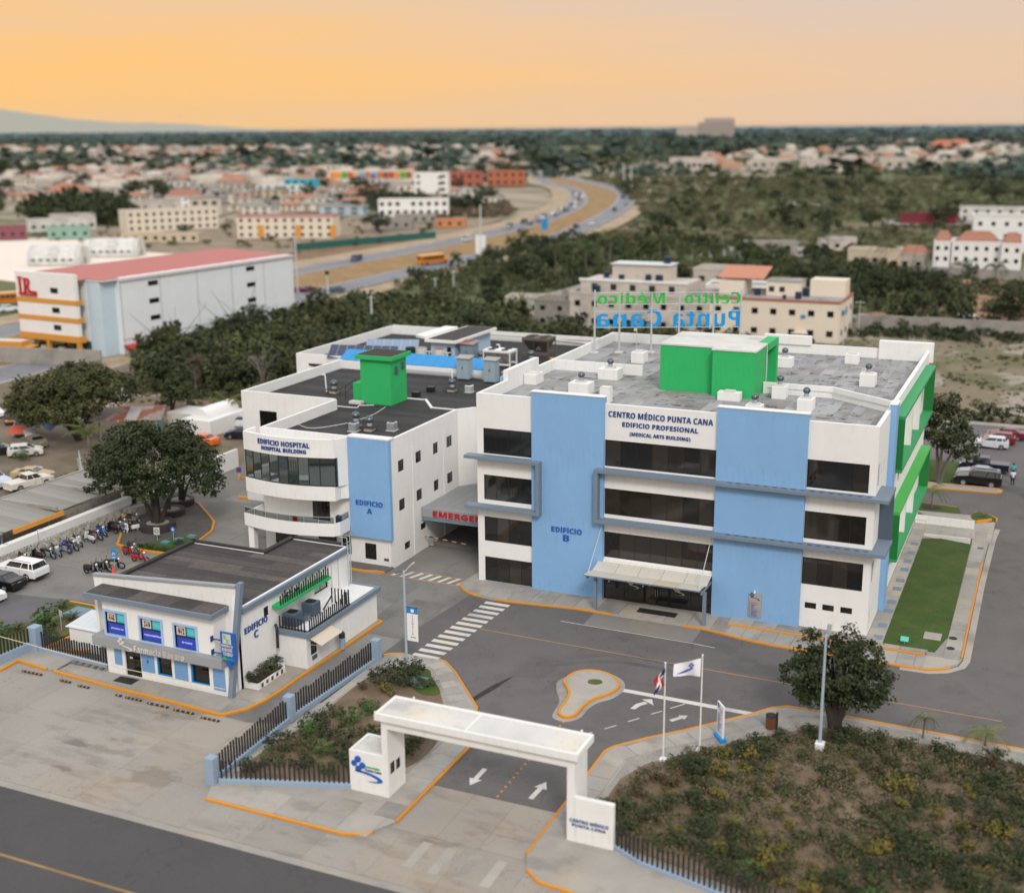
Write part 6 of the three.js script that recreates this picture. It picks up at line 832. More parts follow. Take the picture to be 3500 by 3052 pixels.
function makeCar(kind) {
  const k = KIND[kind], o = new THREE.Group(), [b0, b1, yb, wb, t0, t1, yt, wt] = k.cab; o.name = { sedan: 'parked_car', hatch: 'parked_car', suv: 'parked_car', pickup: 'pickup_truck', van: 'van' }[kind];
  const arch = []; const pr = k.prof, s = new THREE.Shape(); s.moveTo(pr[0][0], pr[0][1]); for (const p of pr.slice(1)) s.lineTo(p[0], p[1]); const r = kind === 'suv' || kind === 'pickup' ? 0.43 : 0.37, wy = r - 0.05;
  const yF = pr[pr.length - 1][1]; s.lineTo(k.wb + r, yF - 0.04); s.absarc(k.wb, wy, r, 0.1, Math.PI - 0.1, false); s.lineTo(-k.wb + r, pr[0][1] - 0.1); s.absarc(-k.wb, wy, r, 0.1, Math.PI - 0.1, false); s.lineTo(pr[0][0], pr[0][1]);
  const body = new THREE.ExtrudeGeometry(s, { depth: k.W - 0.2, bevelEnabled: true, bevelSize: 0.06, bevelThickness: 0.1, bevelSegments: 2, curveSegments: 6 }).translate(0, 0, -(k.W - 0.2) / 2).rotateY(-Math.PI / 2);
  lpart(o, 'body', body, paintBase);
  lpart(o, 'window_band', cabin(b0, b1, yb, wb, t0, t1, yt - 0.05, wt), carGlass);
  lpart(o, 'roof', cabin(t0 - 0.08, t1 + 0.08, yt - 0.07, wt + 0.03, t0 + 0.06, t1 - 0.06, yt, wt - 0.06), paintBase);
  const pil = []; for (const x of [-1, 1]) { for (const [za, zb] of [[b0 + 0.05, t0], [b1 - 0.05, t1], [lerp(b0, b1, 0.46), lerp(t0, t1, 0.42)]]) pil.push(rod([x * (wb + 0.0), yb - 0.02, za], [x * (wt + 0.02), yt - 0.06, zb], 0.045, 0.04, 5)); }
  if (kind !== 'sedan' && kind !== 'pickup') for (const x of [-1, 1]) pil.push(rod([x * wb, yb, lerp(b0, b1, 0.16)], [x * (wt + 0.02), yt - 0.06, lerp(t0, t1, 0.14)], 0.07, 0.06, 5));
  lpart(o, 'pillar', pil, paintBase);
  for (const x of [-1, 1]) for (const z of [-k.wb, k.wb]) { const w = lpart(o, 'wheel', new THREE.CylinderGeometry(r - 0.05, r - 0.05, 0.24, 18).rotateZ(Math.PI / 2).translate(x * (k.W / 2 - 0.13), r - 0.05, z), M.rubber); lpart(w, 'rim', [new THREE.CylinderGeometry((r - 0.05) * 0.66, (r - 0.05) * 0.6, 0.03, 14).rotateZ(Math.PI / 2).translate(x * (k.W / 2 - 0.01), r - 0.05, z), ...[0, 1, 2, 3, 4].map(i => new THREE.BoxGeometry(0.02, (r - 0.05) * 1.25, 0.05).rotateX(i * Math.PI / 5).translate(x * (k.W / 2 + 0.006), r - 0.05, z))], M.chrome); }
  const zf = k.L / 2 - 0.02, zr = -k.L / 2 + 0.02, yl = kind === 'suv' || kind === 'pickup' ? 0.85 : 0.68, yr = kind === 'suv' ? 1.0 : kind === 'pickup' || kind === 'van' ? 0.9 : 0.82;
  for (const x of [-1, 1]) { lpart(o, 'headlight', rbx(x * 0.45, x * (k.W / 2 - 0.08), yl - 0.09, yl + 0.08, zf - 0.12, zf + 0.03, 0.03), lampWhite); lpart(o, 'taillight', rbx(x * 0.52, x * (k.W / 2 - 0.06), yr - 0.12, yr + 0.1, zr - 0.04, zr + 0.1, 0.03), lampRed); lpart(o, 'mirror', rbx(x * (k.W / 2 - 0.04), x * (k.W / 2 + 0.15), yb, yb + 0.15, b1 - 0.45, b1 - 0.3, 0.04), paintBase); lpart(o, 'door_seam', [bx(x * (k.W / 2 - 0.01), x * (k.W / 2 + 0.005), 0.42, yb - 0.04, lerp(b0, b1, 0.46) - 0.01, lerp(b0, b1, 0.46) + 0.01), bx(x * (k.W / 2 - 0.01), x * (k.W / 2 + 0.005), 0.42, yb - 0.06, b1 - 0.25, b1 - 0.23)], M.dark); }
  lpart(o, 'grille', rbx(-0.42, 0.42, 0.42, yl + 0.02, zf - 0.05, zf + 0.045, 0.03), M.dark); lpart(o, 'bumper', rbx(-k.W / 2 + 0.1, k.W / 2 - 0.1, 0.3, 0.5, zr - 0.07, zr + 0.1, 0.04), kind === 'suv' ? M.dark : paintBase); lpart(o, 'number_plate', bx(-0.22, 0.22, yr - 0.12, yr + 0.02, zr - 0.06, zr - 0.02), M.paint);
  if (kind === 'pickup') lpart(o, 'load_bed', bx(-0.78, 0.78, 1.0, 1.09, -2.5, -0.78), M.dark);
  if (kind === 'suv') lpart(o, 'roof_rails', [-1, 1].map(x => rod([x * 0.62, yt + 0.03, t0 + 0.2], [x * 0.62, yt + 0.03, t1 - 0.1], 0.025)), M.dark);
  return o;
}
function car(kind, color, x, z, turn, label, group, o = {}) {
  proto[kind] ??= makeCar(kind); const p = proto[kind], r = p.clone(); r.name = numbered(o.name ?? p.name); scene.add(r); r.position.set(x, o.y ?? 0.0, z); r.rotation.set(0, turn, 0);
  const m = carPaint(color, o.rough ?? 0.3); r.traverse(q => { if (q.isMesh && q.material === paintBase) q.material = m; if (q.name && q !== r) q.name = q.name.replace(/_\d+$/, ''); }); if (o.s) r.scale.setScalar(o.s);
  tag(r, label, kind === 'pickup' ? 'pickup' : kind === 'van' ? 'van' : 'car', group); return r;
}
const W_ = -Math.PI / 2, E_ = Math.PI / 2;
car('suv', '#e4e4e2', -38.6, 14.8, W_, 'white estate car with dark rear window parked nose to the stone wall'); car('sedan', '#0c0c0e', -38.3, 17.6, W_, 'black sedan parked beside the white estate car at the left'); car('sedan', '#dedede', -37.6, 20.6, E_, 'white car cut by the left frame edge, nose towards the drive');
car('sedan', '#101216', -22.2, 21.0, W_, 'black car half hidden behind the pharmacy corner and white store');
const lotG = 'cars in the right parking lot';
car('suv', '#07080b', 38.35, -48.95, W_, 'black full-size off-roader nearest in the right parking lot', lotG); car('sedan', '#8a929b', 38.2, -51.9, W_, 'grey car between the black off-roader and the dark blue pickup', lotG); car('pickup', '#131c33', 38.6, -55.4, W_, 'dark blue pickup in the right parking lot', lotG); car('hatch', '#c9ccd2', 38.6, -67.0, W_, 'silver hatchback before the two red cars', lotG); car('hatch', '#7c1620', 39.3, -69.6, W_, 'red hatchback between the silver and the farthest red car', lotG); car('sedan', '#6d1522', 40.2, -72.6, W_, 'dark red sedan farthest back in the right parking lot', lotG);
car('sedan', '#d9661b', -53.9, -31.2, W_, 'orange taxi with dark roof in the hospital yard'); car('hatch', '#10192c', -51.3, -36.0, -1.2, 'dark blue car beside the white tank building'); car('suv', '#d6d8da', -54.6, -41.0, -1.3, 'white car half hidden behind the hospital left corner');
const junkG = 'worn cars in the dirt yard left of the wall';
const j1 = car('sedan', '#6f6c5c', -73.6, -22.6, -2.0, 'dull olive car with raised bonnet in the dirt yard', junkG, { rough: 0.6 }); lpart(j1, 'raised_bonnet', wuv(bx(-0.7, 0.7, 0, 0.04, 0, 1.1).rotateX(-1.0).translate(0, 0.98, 1.0)), M.whiteR);
car('hatch', '#17181a', -74.4, -17.6, 2.2, 'black hatchback at the left frame edge of the dirt yard', junkG); const j2 = car('hatch', '#cfcac4', -70.9, -18.4, 2.3, 'stripped white car shell in the dirt yard', junkG, { rough: 0.7 }); j2.rotation.z = 0.06; lpart(j2, 'red_panel', wuv(rbx(0.5, 0.9, 0.4, 0.9, -2.1, -1.8, 0.05)), M.red);
car('sedan', '#b7a27e', -61.9, -10.4, 1.9, 'beige old sedan in the dirt yard above the carport', junkG, { rough: 0.55 }); car('pickup', '#d2cdc2', -59.7, -7.6, -0.25 + Math.PI, 'small white pickup with open load bed by the carport roof', junkG, { rough: 0.6 }); car('suv', '#b9c2cf', -64.2, -6.6, 1.4, 'pale blue car cut by the left frame edge near the beige sedan', junkG);
car('van', '#c8cccf', -80.0, -27.4, 0.5, 'white van with an orange flap by the blue tarpaulin', junkG, { rough: 0.6 }); const j3 = car('sedan', '#3a2a24', -86.6, -31.6, 0.8, 'burnt dark wreck at the left edge beyond the white van', junkG, { rough: 0.9 }); lpart(j3, 'rusty_panel', wuv(rbx(-0.8, 0.8, 0.5, 0.7, 2.1, 2.35, 0.03)), M.orange); car('sedan', '#dfe0df', -92, -33.5, 1.2, 'white covered car at the left edge under the spreading tree', junkG); car('hatch', '#d8dadb', -81.8, -49.2, 1.0, 'white car behind the rusty shed roof', junkG); car('sedan', '#b8bcc2', -77.6, -36.6, 0.6, 'grey car under the spreading tree', junkG);
solo('car_door', rbx(-66.0, -64.6, 0, 0.12, -14.8, -13.9, 0.05), M.whiteR, 'flat pale scrap panel on the dirt above the beige sedan', 'scrap');
car('van', '#dfe2e4', 28.4, -169.6, 1.2, 'white van beyond the field wall at the right');
for (const [x, c, l] of [[8, '#9fb0ae', 'pale car behind the field wall, left of the dark blue one'], [13.6, '#2e3a55', 'dark blue car behind the field wall'], [21, '#7a3b3b', 'dull red car behind the field wall']]) car('sedan', c, x, -166 - x * 0.1, 1.5, l);
// motorcycles
function makeBike(kind) {
  const o = new THREE.Group(); o.name = kind === 'scooter' ? 'scooter' : 'motorcycle'; const r = kind === 'scooter' ? 0.25 : 0.30, zf = 0.62, zr = -0.62;
  for (const z of [zf, zr]) { const w = lpart(o, 'wheel', new THREE.TorusGeometry(r - 0.05, 0.06, 7, 18).rotateY(Math.PI / 2).translate(0, r, z), M.rubber); lpart(w, 'rim', [new THREE.CylinderGeometry(0.06, 0.06, 0.1, 8).rotateZ(Math.PI / 2).translate(0, r, z), ...[0, 1, 2].map(i => new THREE.BoxGeometry(0.03, (r - 0.06) * 2, 0.03).rotateX(i * 1.05).translate(0, r, z))], M.steel); }
  lpart(o, 'fork', [-1, 1].map(s => rod([s * 0.07, r, zf], [s * 0.07, 0.95, zf - 0.3], 0.025)), M.steel); lpart(o, 'handlebar', [rod([-0.34, 1.04, zf - 0.42], [0.34, 1.04, zf - 0.42], 0.02), rod([0, 0.9, zf - 0.28], [0, 1.04, zf - 0.4], 0.03), ...[-1, 1].flatMap(s => [rod([s * 0.26, 1.04, zf - 0.42], [s * 0.32, 1.24, zf - 0.38], 0.012), rbx(s * 0.27, s * 0.39, 1.2, 1.3, zf - 0.4, zf - 0.37, 0.02)])], M.dark); lpart(o, 'headlight', sph(0, 0.9, zf - 0.2, 0.1, 10, 8), lampWhite);
  lpart(o, 'front_fender', new THREE.TorusGeometry(r + 0.04, 0.06, 5, 10, 1.9).rotateY(Math.PI / 2).rotateX(-0.6).translate(0, r, zf), paintBase);
  lpart(o, 'seat', rbx(-0.14, 0.14, 0.70, 0.82, -0.75, 0.02, 0.05, 3), M.black); lpart(o, 'taillight', rbx(-0.07, 0.07, 0.62, 0.72, -0.86, -0.76, 0.02), lampRed);
  if (kind === 'scooter') { lpart(o, 'front_shield', rbx(-0.2, 0.2, 0.3, 0.95, zf - 0.38, zf - 0.26, 0.05, 3), paintBase); lpart(o, 'floor', rbx(-0.15, 0.15, 0.26, 0.34, -0.1, 0.3, 0.03), M.dark); lpart(o, 'rear_body', rbx(-0.17, 0.17, 0.32, 0.72, -0.82, -0.08, 0.1, 3), paintBase); }
  else { lpart(o, 'tank', rbx(-0.15, 0.15, 0.66, 0.9, 0.0, 0.42, 0.09, 3), paintBase); lpart(o, 'engine', [rbx(-0.13, 0.13, 0.26, 0.6, -0.15, 0.25, 0.05), rod([0.14, 0.3, 0.1], [0.16, 0.34, -0.8], 0.045)], M.steel); lpart(o, 'frame', [rod([0, 0.8, 0.4], [0, 0.3, 0.2], 0.03), rod([0, 0.3, 0.2], [0, 0.32, zr], 0.03), rod([0, 0.7, -0.3], [0, 0.32, zr], 0.03)], M.dark); lpart(o, 'rear_fender', rbx(-0.08, 0.08, 0.56, 0.66, -0.9, -0.4, 0.03), paintBase); }
  return o;
}
const bikeP = { scooter: makeBike('scooter'), motorcycle: makeBike('motorcycle') };
function bike(kind, c, x, z, turn, label) { const p = bikeP[kind], r = p.clone(); r.name = numbered(p.name); scene.add(r); r.position.set(x, 0, z); r.rotation.set(0, turn, 0.1); r.scale.setScalar(1.12); const m = carPaint(c); r.traverse(q => { if (q.isMesh && q.material === paintBase) q.material = m; }); tag(r, label, kind, 'motorcycles parked behind the pharmacy'); }
[['scooter', '#8a1418', -41.0, 12.0, 'red scooter next to the white estate car by the wall'], ['scooter', '#17171a', -40.6, 11.0, 'black scooter second from the white estate car'], ['motorcycle', '#16161a', -40.0, 10.0, 'low dark motorcycle beside the white estate car tail'], ['motorcycle', '#d0d0d0', -39.8, 9.1, 'white-fendered motorcycle left of the blue one'], ['motorcycle', '#1c39b0', -39.7, 8.2, 'blue-tanked motorcycle in the row at the stone wall'], ['motorcycle', '#141416', -39.6, 7.4, 'black motorcycle right of the blue-tanked one'], ['scooter', '#d8d8d8', -40.0, 6.1, 'white scooter in the row at the stone wall'], ['scooter', '#cfcfcf', -39.8, 4.9, 'white-tailed scooter left of the red motorcycle'], ['motorcycle', '#5a1216', -39.7, 4.0, 'dark red motorcycle in the row at the stone wall'], ['scooter', '#1f5fa8', -40.0, 2.7, 'blue scooter in the row at the stone wall'], ['scooter', '#15151a', -39.8, 1.7, 'black scooter right of the blue scooter'], ['motorcycle', '#1a1a1a', -39.6, 0.9, 'black motorcycle with white tail near the planter'], ['motorcycle', '#3a3a3a', -39.7, -0.1, 'dark motorcycle left of the yellow one'], ['motorcycle', '#b08a10', -40.2, -0.9, 'yellow motorcycle before the far planter'], ['motorcycle', '#5b4630', -39.8, -1.8, 'brown motorcycle next to the yellow one']].forEach(([k, c, x, z, l], i) => bike(k, c, x, z, 1.35 + 0.15 * ((i * 7) % 3 - 1) + (i % 3 === 1 ? Math.PI : 0), l));
bike('scooter', '#d8d4d0', -37.9, 1.0, -0.5, 'white and black scooter against the round planter'); bike('motorcycle', '#1b1b1d', -33.6, 5.7, 1.2, 'black motorcycle at the yellow kerb of the tree island'); bike('scooter', '#a02020', -33.2, 6.6, 1.4, 'black and red scooter below the tree island kerb'); bike('scooter', '#b01c1c', -31.2, 7.5, 1.7, 'red scooter at the edge of the pharmacy roof'); bike('motorcycle', '#141414', -32.2, 9.9, 1.9, 'black motorcycle in front of the blue parking sign'); bike('scooter', '#161618', -32.6, 10.9, 1.7, 'black scooter left of the blue parking sign'); bike('scooter', '#1b1b1e', -33.0, 11.8, 1.7, 'black scooter at the pharmacy parapet corner');
{ const t = thing('traffic_cone', 'orange cone among the scooters behind the pharmacy', 'cone', [-31.5, 0, 10.9]); part(t, 'cone', [cyl(-31.5, 10.9, 0.03, 0.75, 0.17, 0.04, 14), rbx(-31.7, -31.3, 0, 0.04, 10.7, 11.1, 0.01)], mat([0.7, 0.08, 0.02], 0.6)); }
// buses and lorries
function makeBus() {
  const o = new THREE.Group(); o.name = 'school_bus'; const L = 10.5; lpart(o, 'body', [rbx(-1.2, 1.2, 0.6, 2.95, -L / 2, L / 2 - 1.6, 0.18, 3), rbx(-1.0, 1.0, 0.6, 1.6, L / 2 - 1.6, L / 2, 0.15, 3)], M.busY ??= carPaint('#c9780f', 0.45)); lpart(o, 'roof', rbx(-1.15, 1.15, 2.9, 3.05, -L / 2 + 0.1, L / 2 - 1.8, 0.07), carPaint('#d8b88a', 0.5));
  for (const x of [-1, 1]) { for (let i = 0; i < 8; i++) lpart(o, 'window', rbx(x * 1.19, x * 1.23, 1.75, 2.5, -L / 2 + 0.35 + i * 1.05, -L / 2 + 1.25 + i * 1.05, 0.01, 1), carGlass); lpart(o, 'black_stripe', bx(x * 1.2, x * 1.225, 1.35, 1.47, -L / 2 + 0.2, L / 2 - 1.7), M.dark); for (const z of [-L / 2 + 2.2, L / 2 - 1.3]) lpart(o, 'wheel', new THREE.CylinderGeometry(0.5, 0.5, 0.3, 16).rotateZ(Math.PI / 2).translate(x * 1.05, 0.5, z), M.rubber); }
  lpart(o, 'windscreen', rbx(-1.0, 1.0, 1.75, 2.6, L / 2 - 1.62, L / 2 - 1.57, 0.02, 1), carGlass); lpart(o, 'rear_window', rbx(-0.9, 0.9, 1.75, 2.5, -L / 2 - 0.02, -L / 2 + 0.02, 0.01, 1), carGlass); return o;
}
const busP = makeBus(); function bus(x, z, t, l) { const r = busP.clone(); r.name = numbered('school_bus'); scene.add(r); r.position.set(x, 0, z); r.rotation.y = t; tag(r, l, 'bus'); }
bus(-126.6, -235.5, 2.75, 'yellow school bus on the near carriageway of the highway'); bus(-179.5, -121.5, 2.55, 'yellow school bus at the left frame edge behind the warehouse'); car('hatch', '#dfe3ea', -170.8, -114.5, 2.5, 'white car beside the school bus behind the warehouse'); car('sedan', '#c9ced4', -174.5, -110.5, 2.5, 'pale car left of the white one behind the warehouse'); car('sedan', '#4a4a52', -171.5, -106.8, 2.5, 'dark car at the left frame edge behind the warehouse');
{ const t = thing('box_lorry', 'orange and yellow box lorry before the warehouse', 'lorry', [-124.0, 0, -69.5], 1.75); lpart(t, 'box', wuv(rbx(-1.25, 1.25, 0.9, 3.3, -3.4, 2.6, 0.04)), M.orange); lpart(t, 'box_top', bx(-1.2, 1.2, 3.3, 3.33, -3.3, 2.5), M.whiteR); lpart(t, 'red_stripe', [bx(-1.27, -1.25, 1.0, 1.35, -3.3, 2.5), bx(1.25, 1.27, 1.0, 1.35, -3.3, 2.5)], M.red); lpart(t, 'cab', wuv(rbx(-1.1, 1.1, 0.5, 2.5, 2.7, 4.4, 0.15)), M.orange); lpart(t, 'windscreen', rbx(-0.95, 0.95, 1.5, 2.3, 4.35, 4.43, 0.02), carGlass); for (const x of [-1, 1]) for (const z of [-2.2, 3.4]) lpart(t, 'wheel', new THREE.CylinderGeometry(0.5, 0.5, 0.3, 16).rotateZ(Math.PI / 2).translate(x * 1.0, 0.5, z), M.rubber); }
// people in the right parking lot
function person(x, z, turn, label, shirt, trousers) {
  const t = thing('person', label, 'person', [x, 0, z], turn);
  const J = { pelvis: [0, 0.93, 0], chest: [0, 1.3, 0], neck: [0, 1.5, 0], head: [0, 1.63, 0.02], hipL: [0.1, 0.9, 0], kneeL: [0.12, 0.5, 0.08], ankL: [0.12, 0.09, -0.06], toeL: [0.13, 0.05, 0.1], hipR: [-0.1, 0.9, 0], kneeR: [-0.12, 0.5, 0.02], ankR: [-0.12, 0.1, -0.16], toeR: [-0.13, 0.05, -0.02], shL: [0.19, 1.42, 0], elL: [0.25, 1.13, -0.05], wrL: [0.26, 0.9, 0.08], haL: [0.26, 0.8, 0.12], shR: [-0.19, 1.42, 0], elR: [-0.25, 1.13, 0.03], wrR: [-0.26, 0.9, 0.16], haR: [-0.26, 0.8, 0.2] };
  const bones = [['pelvis', 'chest', 0.14, 0.15], ['chest', 'neck', 0.14, 0.06], ['neck', 'head', 0.055, 0.1], ['head', 'head', 0.105, 0.105], ['shL', 'shR', 0.075, 0.075], ['hipL', 'kneeL', 0.09, 0.06], ['kneeL', 'ankL', 0.058, 0.04], ['ankL', 'toeL', 0.042, 0.035], ['hipR', 'kneeR', 0.09, 0.06], ['kneeR', 'ankR', 0.058, 0.04], ['ankR', 'toeR', 0.042, 0.035], ['shL', 'elL', 0.055, 0.042], ['elL', 'wrL', 0.042, 0.03], ['wrL', 'haL', 0.036, 0.03], ['shR', 'elR', 0.055, 0.042], ['elR', 'wrR', 0.042, 0.03], ['wrR', 'haR', 0.036, 0.03]];
  const field = (p, list, grow) => { let d = 1e3; for (const [a, b, ra, rb] of list) { const A = J[a], Bq = J[b], ab = [Bq[0] - A[0], Bq[1] - A[1], Bq[2] - A[2]], ap = [p[0] - A[0], p[1] - A[1], p[2] - A[2]], L2 = ab[0] ** 2 + ab[1] ** 2 + ab[2] ** 2, h = L2 ? Math.min(1, Math.max(0, (ap[0] * ab[0] + ap[1] * ab[1] + ap[2] * ab[2]) / L2)) : 0; const q = Math.hypot(ap[0] - ab[0] * h, ap[1] - ab[1] * h, ap[2] - ab[2] * h) - lerp(ra, rb, h) - grow; const k = 0.04, e = Math.max(k - Math.abs(d - q), 0) / k; d = Math.min(d, q) - e * e * k * 0.25; } return d; };
  const mesh = (list, grow, clip) => { const N = 72, mc = new MarchingCubes(N, new THREE.MeshBasicMaterial(), false, false, 60000); mc.isolation = 0; for (let k = 0; k < N; k++) for (let j = 0; j < N; j++) for (let i = 0; i < N; i++) { const p = [(i / N * 2 - 1) * 0.95, (j / N * 2 - 1) * 0.95 + 0.9, (k / N * 2 - 1) * 0.95]; let d = field(p, list, grow); if (clip) d = Math.max(d, clip(p)); mc.field[i + j * N + k * N * N] = -d; } mc.update(); const n = mc.count, g = new THREE.BufferGeometry(); g.setAttribute('position', new THREE.BufferAttribute(mc.positionArray.slice(0, n * 3), 3)); g.setAttribute('uv', new THREE.Float32BufferAttribute(n * 2, 2)); g.scale(0.95, 0.95, 0.95).translate(0, 0.9, 0); g.computeVertexNormals(); return g; };
  lpart(t, 'body', mesh(bones, 0), mat([0.10, 0.05, 0.03], 0.7));
  lpart(t, 'shirt', mesh([bones[0], bones[1], bones[4], bones[11], bones[14]], 0.02, p => Math.max(p[1] - 1.48, 0.86 - p[1], (Math.abs(p[0]) > 0.2 ? 1.18 - p[1] : -1))), mat(shirt, 0.85));
  lpart(t, 'trousers', mesh([bones[0], bones[5], bones[6], bones[8], bones[9]], 0.018, p => Math.max(p[1] - 0.94, 0.12 - p[1])), mat(trousers, 0.9));
  lpart(t, 'hair', new THREE.SphereGeometry(0.115, 14, 10, 0, Math.PI * 2, 0, 1.5).rotateX(-0.35).translate(0, 1.645, 0.01), mat([0.012, 0.01, 0.009], 0.9));
  const f = lpart(t, 'face', [sph(0.035, 1.635, 0.115, 0.012, 6, 5), sph(-0.035, 1.635, 0.115, 0.012, 6, 5), sph(0, 1.605, 0.125, 0.014, 6, 5), bx(-0.025, 0.025, 1.565, 1.572, 0.11, 0.122)], mat([0.02, 0.012, 0.01], 0.6));
}
person(41.8, -53.4, Math.PI, 'person in a turquoise shirt walking away in the right parking lot', [0.05, 0.42, 0.48], [0.03, 0.03, 0.05]); person(41.9, -50.4, Math.PI + 0.2, 'person in a white shirt and dark blue trousers behind the one in turquoise', [0.72, 0.72, 0.74], [0.012, 0.014, 0.04]);
// ---------------------------------------------------------------- vegetation
// leaves spread through blobs [x, y, z, rx, ry, rz], thicker towards the outside, in clumps
function crown(blobs, n, size, seed, cols, o = {}) {
  const r = rng(seed), P = [], C = [], N = []; const vol = blobs.map(b => Math.cbrt(b[3] * b[4] * b[5]) ** 2), tot = vol.reduce((a, b) => a + b, 0);
  const clumps = []; const nc = Math.max(6, Math.round(n / (o.per ?? 22)));
  for (let i = 0; i < nc; i++) { let t = r() * tot, k = 0; while (t > vol[k] && k < blobs.length - 1) t -= vol[k++]; const b = blobs[k], u = r() * 2 - 1, a = r() * 6.283, s = Math.sqrt(1 - u * u), q = 0.55 + 0.48 * Math.sqrt(r()); clumps.push([b[0] + b[3] * q * s * Math.cos(a), b[1] + b[4] * q * u, b[2] + b[5] * q * s * Math.sin(a), (o.clump ?? 0.42) * (0.6 + 0.8 * r()), r(), s * Math.cos(a), u, s * Math.sin(a)]); }
  const A = V3(), B1 = V3(), nn = V3();
  for (let i = 0; i < n; i++) {
    const c = clumps[Math.floor(r() * nc)], g = () => (r() + r() + r() - 1.5) * 0.9, x = c[0] + g() * c[3], y = c[1] + g() * c[3] * 0.8, z = c[2] + g() * c[3];
    nn.set(c[5] * 0.5 + (r() - 0.5) * 1.6, c[6] * 0.4 + 0.55 + (r() - 0.5) * 1.2, c[7] * 0.5 + (r() - 0.5) * 1.6).normalize();
    A.set(r() - 0.5, r() - 0.5, r() - 0.5).cross(nn).normalize(); B1.crossVectors(nn, A); const s = size * (0.65 + 0.7 * r()), w = s * (o.aspect ?? 0.55);
    const p = (a, b) => [x + A.x * a + B1.x * b, y + A.y * a + B1.y * b, z + A.z * a + B1.z * b]; const v = [p(-s / 2, 0), p(0, w / 2), p(s / 2, 0), p(0, -w / 2)];
    P.push(...v[0], ...v[2], ...v[1], ...v[0], ...v[3], ...v[2]); for (let k = 0; k < 6; k++) N.push(nn.x, nn.y, nn.z);
    const k = Math.min(0.999, Math.max(0, c[4] * 0.7 + r() * 0.3)) * (cols.length - 1), col = mix3(cols[Math.floor(k)], cols[Math.min(cols.length - 1, Math.floor(k) + 1)], k % 1), br = 0.8 + 0.4 * r(); for (let q = 0; q < 6; q++) C.push(col[0] * br, col[1] * br, col[2] * br);
  }
  const G = new THREE.BufferGeometry(); G.setAttribute('position', new THREE.Float32BufferAttribute(P, 3)); G.setAttribute('normal', new THREE.Float32BufferAttribute(N, 3)); G.setAttribute('color', new THREE.Float32BufferAttribute(C, 3)); G.userData.keep = 1; return G;
}
const GR = { deep: [[0.016, 0.028, 0.007], [0.036, 0.056, 0.012], [0.07, 0.092, 0.019]], olive: [[0.030, 0.038, 0.010], [0.065, 0.075, 0.018], [0.12, 0.115, 0.025]], scrub: [[0.022, 0.034, 0.010], [0.050, 0.068, 0.018], [0.085, 0.10, 0.028], [0.065, 0.045, 0.024]], fresh: [[0.03, 0.075, 0.010], [0.06, 0.14, 0.018], [0.10, 0.19, 0.03]], croton: [[0.10, 0.10, 0.015], [0.26, 0.22, 0.03], [0.36, 0.25, 0.03]], dry: [[0.10, 0.075, 0.045], [0.16, 0.12, 0.07], [0.09, 0.08, 0.03]], red: [[0.06, 0.02, 0.014], [0.09, 0.05, 0.02], [0.04, 0.05, 0.014]] };
for (const [k, f] of Object.entries({ deep: 0.68, olive: 0.78, scrub: 0.85, fresh: 0.72, croton: 0.52, dry: 0.95, red: 1.0 })) GR[k] = GR[k].map(c => c.map(v => v * f));
function limbs(base, tips, r0, seed) { // tapering trunk with forks to each tip
  const r = rng(seed), g = []; for (const t of tips) { const m = [lerp(base[0], t[0], 0.35) + (r() - 0.5) * 0.3, lerp(base[1], t[1], 0.45), lerp(base[2], t[2], 0.35) + (r() - 0.5) * 0.3]; g.push(rod([base[0] + (r() - 0.5) * r0, base[1], base[2] + (r() - 0.5) * r0], m, r0, r0 * 0.62, 8), rod(m, t, r0 * 0.62, r0 * 0.2, 7)); for (let k = 0; k < 2; k++) g.push(rod([lerp(m[0], t[0], 0.4), lerp(m[1], t[1], 0.4), lerp(m[2], t[2], 0.4)], [t[0] + (r() - 0.5) * 2, t[1] + (r() - 0.2) * 1.2, t[2] + (r() - 0.5) * 2], r0 * 0.3, r0 * 0.1, 5)); } return g; }
function tree(name, label, x, z, blobs, n, size, seed, cols, tips, r0, o = {}) {
  const t = thing(name, label, 'tree', [x, 0, z], 0, o.group); lpart(t, 'trunk', limbs([0, 0, 0], tips, r0, seed), o.bark ?? M.bark); lpart(t, 'crown', crown(blobs, n, size, seed, cols, o), M.leaf); return t;
}
tree('leafy_tree', 'dense dark green tree with a pointed top beside the tall lamp post', 33.9, 16.0, [[0, 4.3, 0, 2.3, 1.8, 2.2], [-2.1, 4.0, 0.3, 1.5, 1.3, 1.5], [2.3, 3.9, 0, 1.6, 1.4, 1.6], [0.5, 6.4, 0, 1.0, 1.25, 1.0], [-1.75, 6.0, 0.1, 0.55, 0.95, 0.6], [1.7, 5.4, 0, 1.2, 1.0, 1.2], [1.2, 2.7, 0.2, 1.5, 0.75, 1.3], [-1.4, 2.8, 0.4, 1.4, 0.8, 1.2]], 11000, 0.27, 101, GR.deep, [[0, 4.5, 0], [-1.4, 4.0, 0.3], [1.6, 4.2, -0.2], [0.5, 5.8, 0], [-0.6, 4.6, -1]], 0.36, { bark: M.bark, per: 26 });
